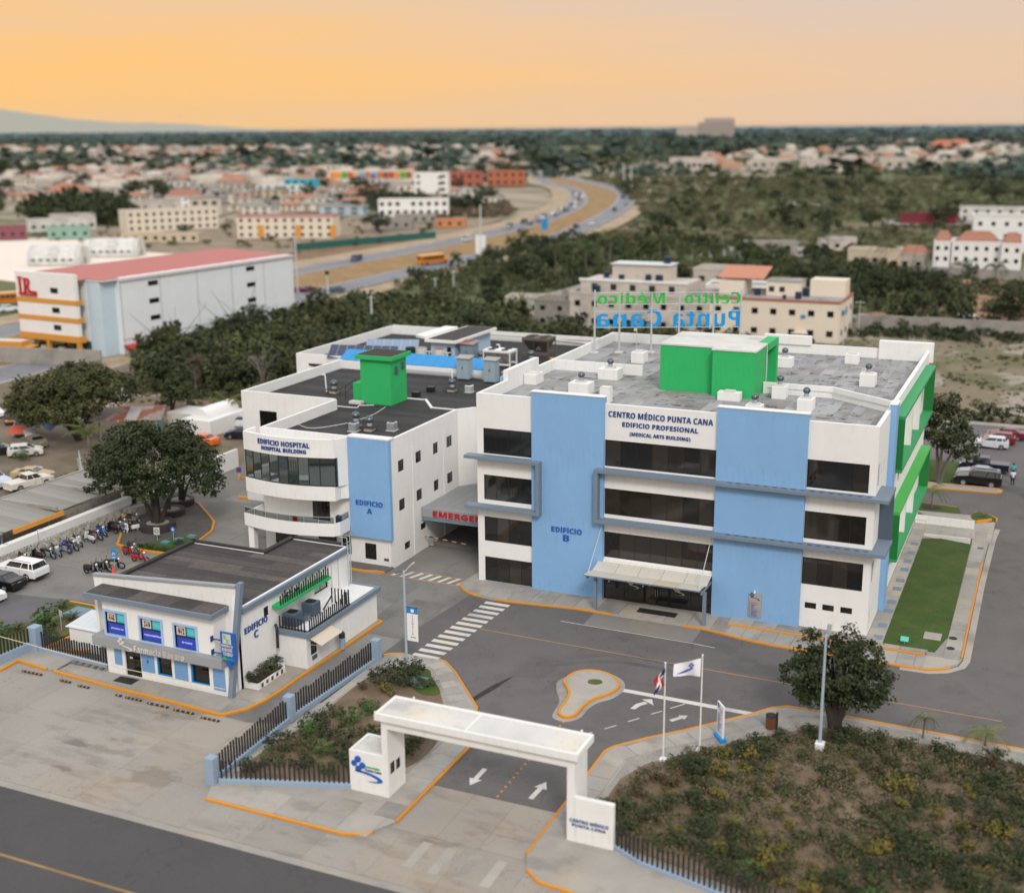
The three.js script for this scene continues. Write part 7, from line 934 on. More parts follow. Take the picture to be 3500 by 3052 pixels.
// planter trees
for (const [x, z, r0, h, l, st] of [[-36.0, -0.8, 1.75, 0.72, 'dark round planter ring under the main forked tree'], [-38.0, -5.2, 1.5, 0.62, 'dark round planter ring, middle of the three on the island'], [-39.4, -8.6, 1.5, 0.62, 'dark round planter ring, farthest of the three on the island'], [-42.4, -4.4, 1.8, 0.95, 'stone half-round planter against the wall', 1]]) {
  const t = thing('tree_planter', l, 'planter', [x, 0.13, z]); const L = new THREE.LatheGeometry([[r0 * 0.66, 0.05], [r0 * 0.66, h], [r0 * 0.7, h + 0.03], [r0 * 0.97, h + 0.03], [r0, h], [r0, 0]].map(p => new THREE.Vector2(...p)), 40); lpart(t, 'ring', wuv(L), st ? M.stone[1] : mat([0.035, 0.026, 0.026], 0.7)); lpart(t, 'soil', wuv(new THREE.CylinderGeometry(r0 * 0.66, r0 * 0.66, 0.1, 30).translate(0, h - 0.1, 0)), M.gravel); }
tree('planter_tree', 'broad dark tree forking from the front planter ring', -36.0, -0.8, [[0, 7.4, 0, 4.0, 2.6, 3.8], [-3.6, 7.2, 1.2, 2.5, 2.4, 2.6], [3.6, 7.0, -1.6, 2.9, 2.5, 2.8], [-1.2, 9.6, 0.4, 2.2, 1.4, 2.2], [2.0, 9.3, -1.2, 2.0, 1.4, 2.0], [5.0, 5.2, -2.0, 1.6, 1.4, 1.8], [-5.0, 5.2, 2.2, 1.5, 1.3, 1.6], [0.4, 4.9, 1.6, 2.4, 1.1, 1.8]], 15000, 0.34, 111, GR.deep, [[-3.2, 7, 1.2], [3.2, 7, -1.4], [0.2, 8.6, 0.2], [-1, 9, 0.6], [1.6, 6.4, 1.4], [-1.8, 6.0, -1.2]], 0.3, { per: 26, clump: 0.55 });
tree('planter_tree', 'second tree of the island, rising from the stone half-round planter', -42.4, -4.4, [[0, 7.0, 0, 2.6, 2.4, 2.6], [-1.8, 6.0, 0.9, 2.0, 1.6, 2.0], [1.5, 8.2, -0.8, 1.8, 1.5, 1.8]], 5200, 0.34, 112, GR.deep, [[-1, 6.2, 0.4], [1, 7.5, -0.5], [0, 7, 0]], 0.48, { clump: 0.55 });
tree('planter_tree', 'third tree of the island, leaning over the yard from the far planter ring', -39.2, -8.4, [[1.0, 6.3, 0, 2.4, 1.9, 2.4], [3.0, 5.4, 0.6, 1.9, 1.4, 1.9], [0, 7.8, -0.6, 1.9, 1.4, 1.9]], 4800, 0.34, 113, GR.deep, [[1.6, 5.8, 0.2], [3, 5, 0.6], [0, 7, -0.4]], 0.24, { clump: 0.5 });
tree('young_tree', 'two thin bare stems in the middle planter ring', -38.0, -5.2, [[0, 3.2, 0, 0.7, 0.6, 0.7]], 260, 0.3, 114, GR.deep, [[-0.4, 3.0, 0.2], [0.5, 3.2, 0]], 0.09);
tree('spreading_tree', 'wide flat-topped olive-green tree over the dirt yard', -70.5, -27.0, [[0, 7.4, 0, 5.0, 1.9, 4.6], [-4.4, 6.6, 2.2, 3.2, 1.7, 3.0], [4.2, 7.0, -2.6, 3.2, 1.9, 3.0], [-1.5, 5.2, 3.4, 3.6, 1.4, 2.4], [0.5, 8.9, -1.2, 3.6, 1.2, 3.2], [-6.0, 5.0, 3.4, 2.0, 1.4, 2.2], [3.0, 5.0, 1.4, 2.4, 1.3, 2.4], [-3, 4.2, 4.2, 2.6, 1.3, 1.8], [1, 4.2, 3.8, 2.6, 1.2, 1.8]], 23000, 0.40, 121, GR.olive, [[-3.5, 6, 2], [3.5, 6, -2], [0, 7, 0], [-1, 6, 2.4]], 0.38, { clump: 0.6, per: 24 });
tree('dark_tree', 'dark green tree leaning right of the spreading tree', -66.5, -41.0, [[0, 6.2, 0, 2.8, 2.4, 2.8], [1.8, 4.4, 0.6, 1.9, 1.5, 1.9], [-1.6, 7.5, 0, 1.9, 1.4, 1.9]], 4200, 0.45, 122, GR.deep, [[0, 5.5, 0], [1.4, 4, 0.4]], 0.3, { clump: 0.6 });
tree('lot_tree', 'tall slim-trunked tree at the near edge of the right parking lot', 34.4, -47.6, [[0.2, 6.8, 0, 2.6, 2.5, 2.6], [1.6, 5.3, 0.3, 2.1, 1.5, 2.0], [-1.2, 8.3, 0, 1.9, 1.7, 1.9], [0.6, 9.4, 0, 1.3, 1.1, 1.3], [2.6, 3.9, 0.6, 1.2, 0.9, 1.2]], 7000, 0.33, 131, GR.olive.map((c, i) => mix3(c, GR.deep[i], 0.6)), [[0.2, 7, 0], [1.8, 5.4, 0.4], [-0.9, 7.6, -0.2]], 0.26, { bark: M.barkL });
tree('tree_branch', 'leafy branch tips reaching in at the right frame edge', 45.2, -44.2, [[0, 4.2, 0, 1.4, 0.8, 1.4], [-1.2, 4.4, -0.4, 0.8, 0.4, 0.8], [0.4, 2.4, 0.6, 0.9, 0.6, 0.9]], 1500, 0.32, 133, GR.deep, [[-1, 4.2, 0], [0.4, 3, 0.4]], 0.2);
// palms
const frondG = (() => { const g = []; for (let k = 0; k < 3; k++) { const r = rng(200 + k), P = [], N = 10, L = 1, dr = 0.5 + 0.25 * k; for (let i = 0; i < N; i++) for (const s of [-1, 1]) { const t = (i + 1) / (N + 0.5), x = t, y = 0.28 * Math.sin(t * 2.2) - dr * t * t, w = 0.30 * Math.sin(Math.PI * Math.min(1, 0.15 + t * 0.85)) + 0.03, lx = x + 0.14, ly = y - 0.16 - 0.1 * r(), ww = 0.028; P.push(x - ww, y, 0, x + ww, y, 0, lx, ly, s * w); } for (let i = 0; i < N; i++) { const a = i / N, b = (i + 1) / N, f = t => [t, 0.28 * Math.sin(t * 2.2) - dr * t * t]; const [ax, ay] = f(a), [bx2, by] = f(b); P.push(ax, ay, -0.014, bx2, by, 0, ax, ay, 0.014); } const q = new THREE.BufferGeometry(); q.setAttribute('position', new THREE.Float32BufferAttribute(P, 3)); q.computeVertexNormals(); q.setAttribute('uv', new THREE.Float32BufferAttribute(P.length / 3 * 2, 2)); q.userData.keep = 1; g.push(q); } return g; })();
const palmM = [[0.035, 0.06, 0.016], [0.055, 0.08, 0.02], [0.10, 0.085, 0.03]].map(c => mat(c, 0.8, { side: THREE.DoubleSide })), palmL = [[0.10, 0.13, 0.03], [0.16, 0.17, 0.04]].map(c => mat(c, 0.8, { side: THREE.DoubleSide }));
function palm(label, x, z, h, len, n, seed, o = {}) {
  const r = rng(seed), t = thing('palm_tree', label, 'palm', [x, o.y ?? 0, z], 0, o.group), lean = [(r() - 0.5) * 0.1 * h, (r() - 0.5) * 0.1 * h];
  lpart(t, 'trunk', [rod([0, 0, 0], [lean[0] * 0.4, h * 0.5, lean[1] * 0.4], o.r ?? 0.2, (o.r ?? 0.2) * 0.8, 8), rod([lean[0] * 0.4, h * 0.5, lean[1] * 0.4], [lean[0], h, lean[1]], (o.r ?? 0.2) * 0.8, (o.r ?? 0.2) * 0.65, 8)], M.barkL);
  for (let i = 0; i < n; i++) { const f = new THREE.Mesh(frondG[i % 3], (o.m ?? palmM)[Math.floor(r() * (o.m ?? palmM).length)]); f.name = 'frond'; f.position.set(lean[0], h, lean[1]); f.rotation.set(0, i * 2.4 + r(), (o.up ?? 0.5) * (1 - 1.5 * (i / n)) + (r() - 0.5) * 0.2, 'YXZ'); f.scale.setScalar(len * (0.8 + 0.4 * r())); t.add(f); }
  return t;
}
palm('young palm in a mulch ring behind the clinic right side', 34.6, -37.5, 1.9, 1.5, 12, 301, { r: 0.1, m: palmL }); struct('mulch_ring', slab(closedCurve([[33.6, -37.6], [34.6, -38.4], [35.6, -37.6], [34.6, -36.8]], 18), 0.1, 0.17), M.mulch);
palm('tiny palm in the kerbed corner lawn beyond the ramp', 39.7, -36.2, 0.3, 0.6, 8, 302, { r: 0.05 });
palm('thin scrubby palm by the kerb, nearest the leafy tree', 39.4, 15.3, 1.6, 0.95, 10, 303, { r: 0.07, m: palmL.concat(palmM) }); palm('yellow-green small palm by the kerb at the right edge', 43.2, 14.7, 0.9, 1.35, 12, 304, { r: 0.08, m: palmL });
[[-65.6, -218.9, 10.5, 3.6, 'palm above the grey apartment block, left of the two tall ones'], [-54.8, -229.2, 10.2, 3.8, 'palm above the grey apartment block, right of the two tall ones'], [-73.3, -222.5, 8, 3.4, 'palm left of the two tall ones above the apartments'], [-84.4, -228.5, 7, 3.2, 'palm farthest left in the row above the apartments'], [-37.8, -200.3, 6.8, 3.6, 'palm between grey apartments and the salmon roof'], [-78.5, -226, 8.2, 3.2, 'palm between the leftmost two above the apartments'], [22.9, -220, 6.6, 3.2, 'palm before the red-roofed flats, left one'], [30.1, -222.8, 6.2, 3.0, 'palm before the red-roofed flats, right one'], [-4.3, -282.5, 9.6, 3.6, 'tall palm left of the yellow house'], [-23, -287.8, 6.6, 3.2, 'palm in the grove behind the cream apartments'], [-34, -272, 4.6, 3, 'low palm in the grove behind the cream apartments'], [0.5, -262, 6.5, 3.4, 'palm right of the grove behind the cream apartments']].forEach(([x, z, h, l, lab], i) => palm(lab, x, z, h, l, 14, 310 + i));
for (const [x, z, l] of [[-63.9, -21.9, 'dry fan palm beside the dirt yard shed'], [-57.3, -41.2, 'dry fan palm by the white boundary wall']]) { const r = rng(Math.abs(x * 10)), t = thing('fan_palm', l, 'palm', [x, 0, z]); lpart(t, 'trunk', new THREE.CylinderGeometry(0.16, 0.22, 2.4, 8).translate(0, 1.2, 0), M.barkL); for (let i = 0; i < 11; i++) { const f = new THREE.Mesh(frondG[i % 3], palmL[i % 2]); f.name = 'frond'; f.position.y = 2.2; f.rotation.set(0, (i % 2 ? 0.4 : 3.5) + (r() - 0.5) * 0.5, 1.35 - 0.1 * i * 0.8, 'YXZ'); f.scale.setScalar(2.6); t.add(f); } }
for (const [x, z, l, s] of [[-29.3, 19.6, 'spiky palm shrub at the far corner of the bed beside the pharmacy', 1], [-26.6, 21.4, 'spiky palm shrub between the bright bush and the grey cover', 1], [-29.2, 24.7, 'spiky palm shrub at the drive edge of the bed beside the pharmacy', 0.9], [-28.6, 22.8, 'small spiky shrub left of the bright green bush', 0.7]]) { const t = thing('palm_shrub', l, 'shrub', [x, 0.14, z]); for (let i = 0; i < 14; i++) { const f = new THREE.Mesh(frondG[i % 3], palmM[i % 3]); f.name = 'frond'; f.rotation.set(0, i * 2.4, 1.1 - i * 0.05, 'YXZ'); f.scale.setScalar(s * 0.95); t.add(f); } lpart(t, 'stem', new THREE.CylinderGeometry(0.06, 0.1, 0.3, 7).translate(0, 0.15, 0), M.barkL); }
// shrubs: one geometry per kind and size, then clones
const shrubG = { deep: [0, 1, 2].map(k => crown([[0, 0.55, 0, 0.75, 0.5, 0.75], [0.35, 0.75, 0.2, 0.4, 0.35, 0.4]], 620, 0.15, 400 + k, GR.deep, { clump: 0.2, per: 14 })), scrub: [0, 1, 2].map(k => crown([[0, 0.5, 0, 0.75, 0.45, 0.7], [-0.3, 0.8, 0.1, 0.35, 0.3, 0.4]], 480, 0.15, 410 + k, GR.scrub, { clump: 0.22, per: 14 })), croton: [0, 1].map(k => crown([[0, 0.55, 0, 0.6, 0.4, 0.6]], 360, 0.17, 420 + k, GR.croton, { clump: 0.22, per: 12 })), fresh: [0, 1].map(k => crown([[0, 0.6, 0, 0.7, 0.5, 0.7]], 560, 0.16, 430 + k, GR.fresh, { clump: 0.2, per: 14 })), red: [0].map(k => crown([[0, 0.5, 0, 0.5, 0.4, 0.5]], 240, 0.16, 440 + k, GR.red, { clump: 0.2, per: 12 })) };
const stemG = G1([rod([0, 0, 0], [0.2, 0.5, 0.1], 0.03, 0.015), rod([0, 0, 0], [-0.2, 0.55, 0.05], 0.03, 0.015), rod([0, 0, 0], [0.02, 0.6, -0.2], 0.03, 0.015)]);
function shrub(kind, x, z, s, label, i = 0, y = 0.16, group) { const t = thing('shrub', label, 'shrub', [x, y, z], i * 1.7, group), G = shrubG[kind]; t.scale.set(s * (0.9 + 0.35 * ((i * 37) % 10) / 10), s * 0.85, s * (0.9 + 0.35 * ((i * 53) % 10) / 10)); lpart(t, 'foliage', G[i % G.length], M.leaf); lpart(t, 'stem', stemG, M.bark); return t; }
const KW = { deep: 'dark green', scrub: 'olive-green', croton: 'yellow-leaved', fresh: 'bright green', red: 'reddish' };
{ // right-hand garden
  const r = rng(71), poly = [[23.2, 29], [24.1, 25.8], [25.6, 24.1], [27.8, 21.7], [30, 19.4], [32.2, 17.4], [34.8, 16.1], [41.5, 16.6], [52, 17.4], [52, 38], [36, 36.4], [25.4, 34.3], [23.2, 33]], pick = [];
  const inside = (x, z, p) => { let c = false; for (let i = 0, j = p.length - 1; i < p.length; j = i++) if ((p[i][1] > z) !== (p[j][1] > z) && x < (p[j][0] - p[i][0]) * (z - p[i][1]) / (p[j][1] - p[i][1]) + p[i][0]) c = !c; return c; };
  globalThis.inPoly = inside;
  let tries = 0; while (pick.length < 260 && tries++ < 9000) { const x = 23 + r() * 29, z = 15.5 + r() * 23; if (!inside(x, z, poly) || Math.hypot(x - 33.5, z - 19.4) < 1.3 || (Math.hypot(x - 33.9, z - 16) < 1.0)) continue; const mid = Math.hypot((x - 34) / 5.5, (z - 26) / 5.5), edge = smooth(0.7, 1.2, mid); if (r() > 0.34 + 0.7 * edge) continue; if (pick.some(p => Math.hypot(p[0] - x, p[1] - z) < 0.75)) continue; pick.push([x, z, mid]); }
  const places = (x, z) => x < 27 ? (z > 29 ? 'near the sign wall' : 'by the flagpoles') : x < 33.5 ? (z < 22 ? 'by the gravel strip' : z < 29 ? 'left of the bare patch' : 'above the bending fence') : x < 40 ? (z < 21 ? 'behind the tall lamp post' : z < 29 ? 'on the dry bare patch' : 'at the lower edge') : (z < 21 ? 'along the kerb at the right' : 'at the right frame edge');
  pick.forEach(([x, z, m], i) => { const yellow = r() < (m < 1.25 ? 0.36 : 0.08), kind = yellow ? 'croton' : r() < 0.08 ? 'red' : r() < 0.5 ? 'deep' : r() < 0.85 ? 'scrub' : 'fresh'; shrub(kind, x, z, (0.5 + 0.6 * r() * r() + 0.15 * r()) * (m < 0.9 ? 0.8 : 1.1), `${KW[kind]} shrub of the right garden ${places(x, z)}`, i, 0.16, `${KW[kind]} shrubs of the right garden ${places(x, z)}`); });
  const g = crown([[0, 0.1, 0, 0.5, 0.12, 0.5]], 60, 0.14, 451, GR.dry.concat(GR.scrub), { clump: 0.3, per: 8 }), im = new THREE.InstancedMesh(g, M.leaf, 900); im.name = 'ground_cover'; tag(im, 'dry low ground cover between the shrubs of the right garden', 'ground cover'); im.userData.kind = 'stuff'; const mm = new THREE.Matrix4(); let n = 0; while (n < 900) { const x = 23 + r() * 30, z = 15.5 + r() * 24; if (!inside(x, z, poly)) continue; mm.makeRotationY(r() * 6).scale(V3(0.8 + r(), 0.8 + r() * 0.8, 0.8 + r())).setPosition(x, 0.17, z); im.setMatrixAt(n++, mm); } scene.add(im);
}
{ const L = [['deep', 4.2, 20.2, 1.5, 'large dark shrub left of the green utility box'], ['deep', 3.3, 20.9, 1.4, 'dark shrub at the drive-lane side of the utility box clump'], ['deep', 2.7, 21.9, 1.2, 'dark shrub lowest in the utility box clump'], ['deep', 4.9, 21.6, 1.1, 'dark shrub below the green utility box'], ['scrub', 6.0, 21.2, 0.8, 'olive shrub right of the green utility box'], ['croton', 3.6, 23.0, 0.8, 'yellow shrub below the utility box clump'], ['croton', 4.4, 23.4, 0.5, 'tiny yellow plant near the middle of the left bed'], ['red', 1.9, 23.2, 0.7, 'reddish shrub beside the fence path'], ['red', 3.4, 25.6, 0.7, 'reddish shrub in the middle of the left bed'], ['fresh', 4.3, 26.4, 0.95, 'bright shrub on bare soil in the left bed'], ['fresh', 3.9, 28.2, 1.25, 'bigger bright shrub lower in the left bed'], ['scrub', 2.2, 27.6, 0.9, 'olive shrub by the middle fence pillar'], ['deep', 1.9, 29.6, 1.1, 'dark shrub just below the middle fence pillar'], ['fresh', 2.3, 30.9, 1.1, 'bright shrub along the fence, upper one'], ['deep', 3.6, 30.3, 1.1, 'dark shrub in the middle of the lower left bed'], ['scrub', 4.9, 30.2, 1.2, 'olive shrub left of the gate beam'], ['deep', 6.3, 29.6, 1.0, 'dark shrub under the end of the gate beam'], ['deep', 1.7, 33.0, 1.2, 'dark shrub along the fence, lower one'], ['scrub', 3.0, 32.6, 1.2, 'olive shrub behind the front slats, left one'], ['fresh', 4.4, 32.4, 1.0, 'bright shrub behind the front slats'], ['deep', 5.7, 32.2, 1.1, 'dark shrub left of the gatehouse'], ['deep', 6.9, 33.0, 1.0, 'dark shrub touching the gatehouse wall'], ['scrub', 2.4, 35.0, 1.1, 'olive shrub behind the corner pillar'], ['deep', 4.2, 34.6, 1.0, 'dark shrub behind the middle of the front slats'], ['scrub', 6.0, 34.4, 0.9, 'olive shrub behind the right of the front slats'], ['deep', 9.4, 30.2, 1.2, 'dark shrub seen through the gate arch'], ['scrub', 9.0, 28.4, 1.2, 'olive shrub seen through the gate arch, upper one'], ['scrub', 9.8, 32.0, 0.7, 'olive plant beside the gatehouse window'], ['croton', 2.6, 31.8, 0.5, 'small yellowish plant by the fence'], ['deep', 0.9 + 0.6, 36.0, 0.9, 'dark shrub in the corner of the slat fences'], ['deep', 7.6, 31.2, 1.1, 'dark shrub right behind the gatehouse roof'], ['scrub', 8.1, 26.6, 0.8, 'olive shrub beside the paved walk']];
  L.forEach(([k, x, z, s, l], i) => shrub(k, x, z, s, l, i));
  [['fresh', -27.3, 23.2, 1.9, 'big bright green bush in the bed beside the pharmacy'], ['scrub', -26.2, 24.6, 1.0, 'olive shrub below the big bright bush'], ['fresh', -29.6, 26.2, 1.2, 'bright shrub at the left frame edge behind the slats'], ['deep', -30.2, 27.4, 1.2, 'dark shrub at the left frame edge behind the slats'], ['fresh', -25.1, 24.9, 0.7, 'small bright plant behind the pharmacy slats'], ['deep', -30.9, 2.4, 0.6, 'dark clipped shrub at the end of the tree island lawn'], ['deep', -5.5, 25.8, 0.8, 'dark bush in the white planter, nearest the front'], ['red', -5.45, 24.9, 1.0, 'reddish flowering bush in the white planter'], ['scrub', -5.5, 24.0, 0.95, 'olive bush in the white planter'], ['deep', -5.5, 23.2, 0.9, 'dark bush in the white planter, farthest back'], ['scrub', -73, -13.6, 1.3, 'olive weed clump at the left edge of the dirt yard'], ['fresh', -69.5, -16.6, 1.3, 'green weed clump below the stripped white shell'], ['deep', -75, -15, 1.6, 'dark weed clump at the left frame edge of the dirt yard'], ['dry', -57.3, -10.2, 1.4, 'dry bush beside the beige sedan'], ['scrub', -56.5, -13.5, 1.8, 'grey-green bush over the retaining wall left of the tree']].forEach(([k, x, z, s, l], i) => { if (k === 'dry') shrubG.dry = [crown([[0, 0.5, 0, 0.7, 0.45, 0.7]], 420, 0.15, 460, GR.dry, { clump: 0.2, per: 12 })]; shrub(k, x, z, s, l, i, x > -6 ? 0.45 : 0.1); });
  // clipped hedge of the tree island and hedge of the right lot
  const h = thing('clipped_hedge', 'low clipped green hedge along the yellow kerb of the tree island', 'hedge', [-32, 0.15, 4]); lpart(h, 'foliage', crown([[0.2, 0.25, 0.55, 2.3, 0.25, 0.28], [1.9, 0.25, -0.4, 0.35, 0.25, 1.2]], 3600, 0.11, 470, GR.fresh.map((c, i) => mix3(c, GR.deep[i], 0.5)), { clump: 0.14, per: 10 }), M.leaf);
  const h2 = thing('hedge', 'dark green hedge behind the right parking lot', 'hedge', [42, 0, -82]); lpart(h2, 'foliage', crown([[-5, 1.2, 0, 3, 1.2, 1.3], [-1, 1.1, 0, 3, 1.25, 1.2], [3, 1.2, -0.2, 3, 1.3, 1.3], [7, 1.2, -0.4, 3, 1.3, 1.3], [11, 1.2, -0.4, 3, 1.3, 1.3]], 6500, 0.32, 471, GR.olive.map((c, i) => mix3(c, GR.deep[i], 0.65)), { clump: 0.4 }), M.leaf);
}
// scrub masses that nobody could count
const protoBush = { scrub: crown([[0, 0.55, 0, 0.95, 0.6, 0.95], [0.4, 0.9, 0.2, 0.5, 0.4, 0.5]], 170, 0.34, 501, GR.scrub, { clump: 0.34, per: 9 }), olive: crown([[0, 0.6, 0, 0.95, 0.6, 0.95], [-0.4, 0.9, 0.1, 0.5, 0.4, 0.5]], 170, 0.34, 502, GR.olive, { clump: 0.34, per: 9 }), deep: crown([[0, 0.6, 0, 0.95, 0.6, 0.95], [0.2, 1.0, 0.3, 0.5, 0.4, 0.5]], 170, 0.34, 503, GR.deep, { clump: 0.34, per: 9 }), dry: crown([[0, 0.5, 0, 0.95, 0.5, 0.95]], 120, 0.34, 504, GR.dry, { clump: 0.34, per: 8 }), plain: crown([[0, 0.5, 0, 0.95, 0.5, 0.95]], 110, 0.36, 507, GR.scrub.map(c => mix3(c, [0.10, 0.11, 0.036], 0.55)), { clump: 0.36, per: 8 }), plain2: crown([[0, 0.5, 0, 0.95, 0.5, 0.95]], 110, 0.36, 508, GR.olive.map(c => mix3(c, [0.105, 0.10, 0.036], 0.5)), { clump: 0.36, per: 8 }), far: crown([[0, 0.55, 0, 0.98, 0.6, 0.98]], 46, 0.7, 505, GR.scrub.map((c, i) => mix3(c, [0.075, 0.10, 0.05], 0.6)), { clump: 0.4, per: 4 }), hor: crown([[0, 0.55, 0, 0.98, 0.6, 0.98]], 46, 0.7, 509, [[0.07, 0.14, 0.16], [0.09, 0.16, 0.17]], { clump: 0.4, per: 4 }), fardeep: crown([[0, 0.55, 0, 0.98, 0.6, 0.98]], 46, 0.7, 506, GR.deep.map(c => mix3(c, [0.055, 0.095, 0.08], 0.75)), { clump: 0.4, per: 4 }) };  // hor and fardeep: teal distance haze mixed into the leaf colour
function scatter(name, label, g, n, seed, poly, s0, s1, ok, flat = 1) {
  const r = rng(seed), xs = poly.map(p => p[0]), zs = poly.map(p => p[1]), a = Math.min(...xs), b = Math.max(...xs), c = Math.min(...zs), d = Math.max(...zs), im = new THREE.InstancedMesh(g, M.leaf, n), m = new THREE.Matrix4(), col = new THREE.Color(); let k = 0, t = 0;
  while (k < n && t++ < n * 40) { const x = a + r() * (b - a), z = c + r() * (d - c); if (!inPoly(x, z, poly) || (ok && !ok(x, z, r))) continue; const s = s0 + (s1 - s0) * r() * r(), f = flat * (0.8 + 0.5 * r()); m.makeRotationY(r() * 6.28).scale(V3(s, s * f, s)).setPosition(x, -0.1, z); im.setMatrixAt(k, m); const q = 0.75 + 0.5 * r(); col.setRGB(q * (0.9 + 0.25 * r()), q, q * 0.95); im.setColorAt(k, col); k++; }
  im.count = k; im.name = numbered(name); im.userData.kind = 'stuff'; tag(im, label, 'scrub'); scene.add(im); return im;
}
const notIn = (...rs) => (x, z) => !rs.some(([a, b, c, d]) => x > a && x < b && z > c && z < d);
const F1 = [[-104, -80], [-88, -60], [-72, -62], [-55, -62], [-43, -61], [0, -61], [8, -100], [6, -124], [-30, -124], [-54, -130], [-58, -150], [-88, -156], [-100, -146]];
scatter('scrub_wood', 'dense scrub wood between the hospital and the highway', protoBush.scrub, 1300, 601, F1, 1.3, 3.2, (x, z, r) => fbm(x / 160 + 3, z / 160 + 3, 16, 4, 5) > 0.42 || r() < 0.3, 1.15); scatter('scrub_wood', 'olive-yellow bushes within the scrub wood behind the hospital', protoBush.olive, 800, 602, F1, 1.2, 2.8, null, 1.1); scatter('scrub_wood', 'dark thickets within the scrub wood behind the hospital', protoBush.deep, 420, 603, F1, 1.4, 3.4, (x, z) => fbm(x / 160 + 1, z / 160, 16, 4, 6) > 0.48, 1.2); scatter('dry_scrub', 'brown dry brush within the scrub wood behind the hospital', protoBush.dry, 520, 604, F1, 1.2, 2.6, null, 1);
scatter('scrub_edge', 'weedy brush at the rubble edge of the wood', protoBush.olive, 130, 605, [[-82, -46], [-56, -44], [-50, -56], [-60, -66], [-86, -58]], 0.6, 1.7, (x, z, r) => z < -52 || r() < 0.2, 1);
const F2 = [[-128, -300], [-116, -250], [-112, -178], [-60, -172], [-56, -150], [14, -150], [40, -175], [60, -200], [60, -255], [10, -248], [0, -290], [-60, -330], [-122, -330]];
const skip2 = notIn([-60, 12, -160, -128], [-45, -14, -215, -196], [6, 50, -290, -240]);
scatter('scrub_field', 'scrub and small trees around the apartments behind the clinic', protoBush.scrub, 900, 611, F2, 1.0, 2.8, (x, z, r) => skip2(x, z), 1.1); scatter('scrub_field', 'dark tree clumps around the apartments behind the clinic', protoBush.deep, 260, 612, F2, 1.6, 3.8, (x, z) => skip2(x, z) && fbm(x / 200, z / 200 + 2, 16, 4, 8) > 0.46, 1.25);
const F3 = [[6, -86], [60, -86], [80, -158], [4, -152]]; scatter('field_weeds', 'sparse dry weeds on the open field behind the right parking lot', protoBush.dry, 420, 621, F3, 0.25, 0.8, null, 0.6); scatter('field_weeds', 'olive weed tufts on the open field behind the right parking lot', protoBush.olive, 420, 622, F3, 0.25, 0.9, (x, z) => fbm(x / 90 + 2, z / 90, 16, 4, 9) > 0.45, 0.55); scatter('wall_weeds', 'green weeds along the field wall', protoBush.deep, 150, 623, [[4, -146], [60, -150], [60, -160], [4, -155]], 0.7, 1.6, null, 1);
struct('field', sheet([[4, -84], [90, -84], [110, -158], [0, -154]], -0.05), (() => { const t = dataTex(512, 512, (u, v, i, j) => { const n = fbm(u, v, 6, 6, 55), p = smooth(0.56, 0.66, fbm(u, v, 9, 4, 56)), c = hash2(i >> 1, j >> 1, 57) - 0.5; const a = mix3([0.185, 0.15, 0.095], [0.115, 0.11, 0.048], smooth(0.4, 0.6, n)); return mix3(a, [0.34, 0.30, 0.25], p * 0.7).map(q => q * (1 + 0.4 * c)); }, 1 / 60); return new THREE.MeshStandardMaterial({ map: t, roughness: 1 }); })());
const F4 = [[-118, -300], [-120, -420], [-150, -500], [-190, -600], [-240, -720], [-330, -880], [-120, -900], [150, -860], [150, -300], [60, -262], [0, -300]];
scatter('scrub_plain', 'wide green-brown scrub plain right of the highway', protoBush.plain, 4200, 631, F4, 1.0, 2.8, (x, z, r) => notIn([0, 60, -470, -420], [-40, -10, -450, -418])(x, z), 0.7); scatter('scrub_plain', 'olive patches of the scrub plain right of the highway', protoBush.plain2, 2600, 632, F4, 1.2, 3.4, (x, z) => fbm(x / 500 + 1, z / 500, 16, 4, 10) > 0.47, 0.7); scatter('scrub_plain', 'brown patches of the scrub plain right of the highway', protoBush.dry, 1800, 633, F4, 1.0, 2.6, (x, z) => fbm(x / 600 + 5, z / 300, 16, 4, 12) > 0.5, 0.6); scatter('scrub_plain', 'dark single trees dotted over the scrub plain', protoBush.deep, 130, 634, F4, 3, 6, null, 1.1);
const far = [[-900, -820], [-330, -880], [-120, -900], [260, -800], [700, -5200], [-5200, -5200], [-2600, -1900]];
scatter('far_wood', 'far green woodland running to the horizon', protoBush.far, 9000, 641, far, 7, 20, (x, z, r) => fbm(x / 3000 + 4, z / 3000, 16, 4, 14) > 0.40, 0.5); scatter('far_wood', 'dark far woodland patches near the horizon', protoBush.fardeep, 5000, 642, far, 8, 22, (x, z, r) => fbm(x / 2400 + 2, z / 2400, 16, 4, 15) > 0.5, 0.65);
const far2 = [[-5200, -5200], [700, -5200], [1800, -14000], [-15000, -13000], [-9000, -7000]]; scatter('haze_tinted_wood', 'woodland along the horizon with haze put into its colour', protoBush.hor, 9000, 643, far2, 22, 60, null, 0.42);
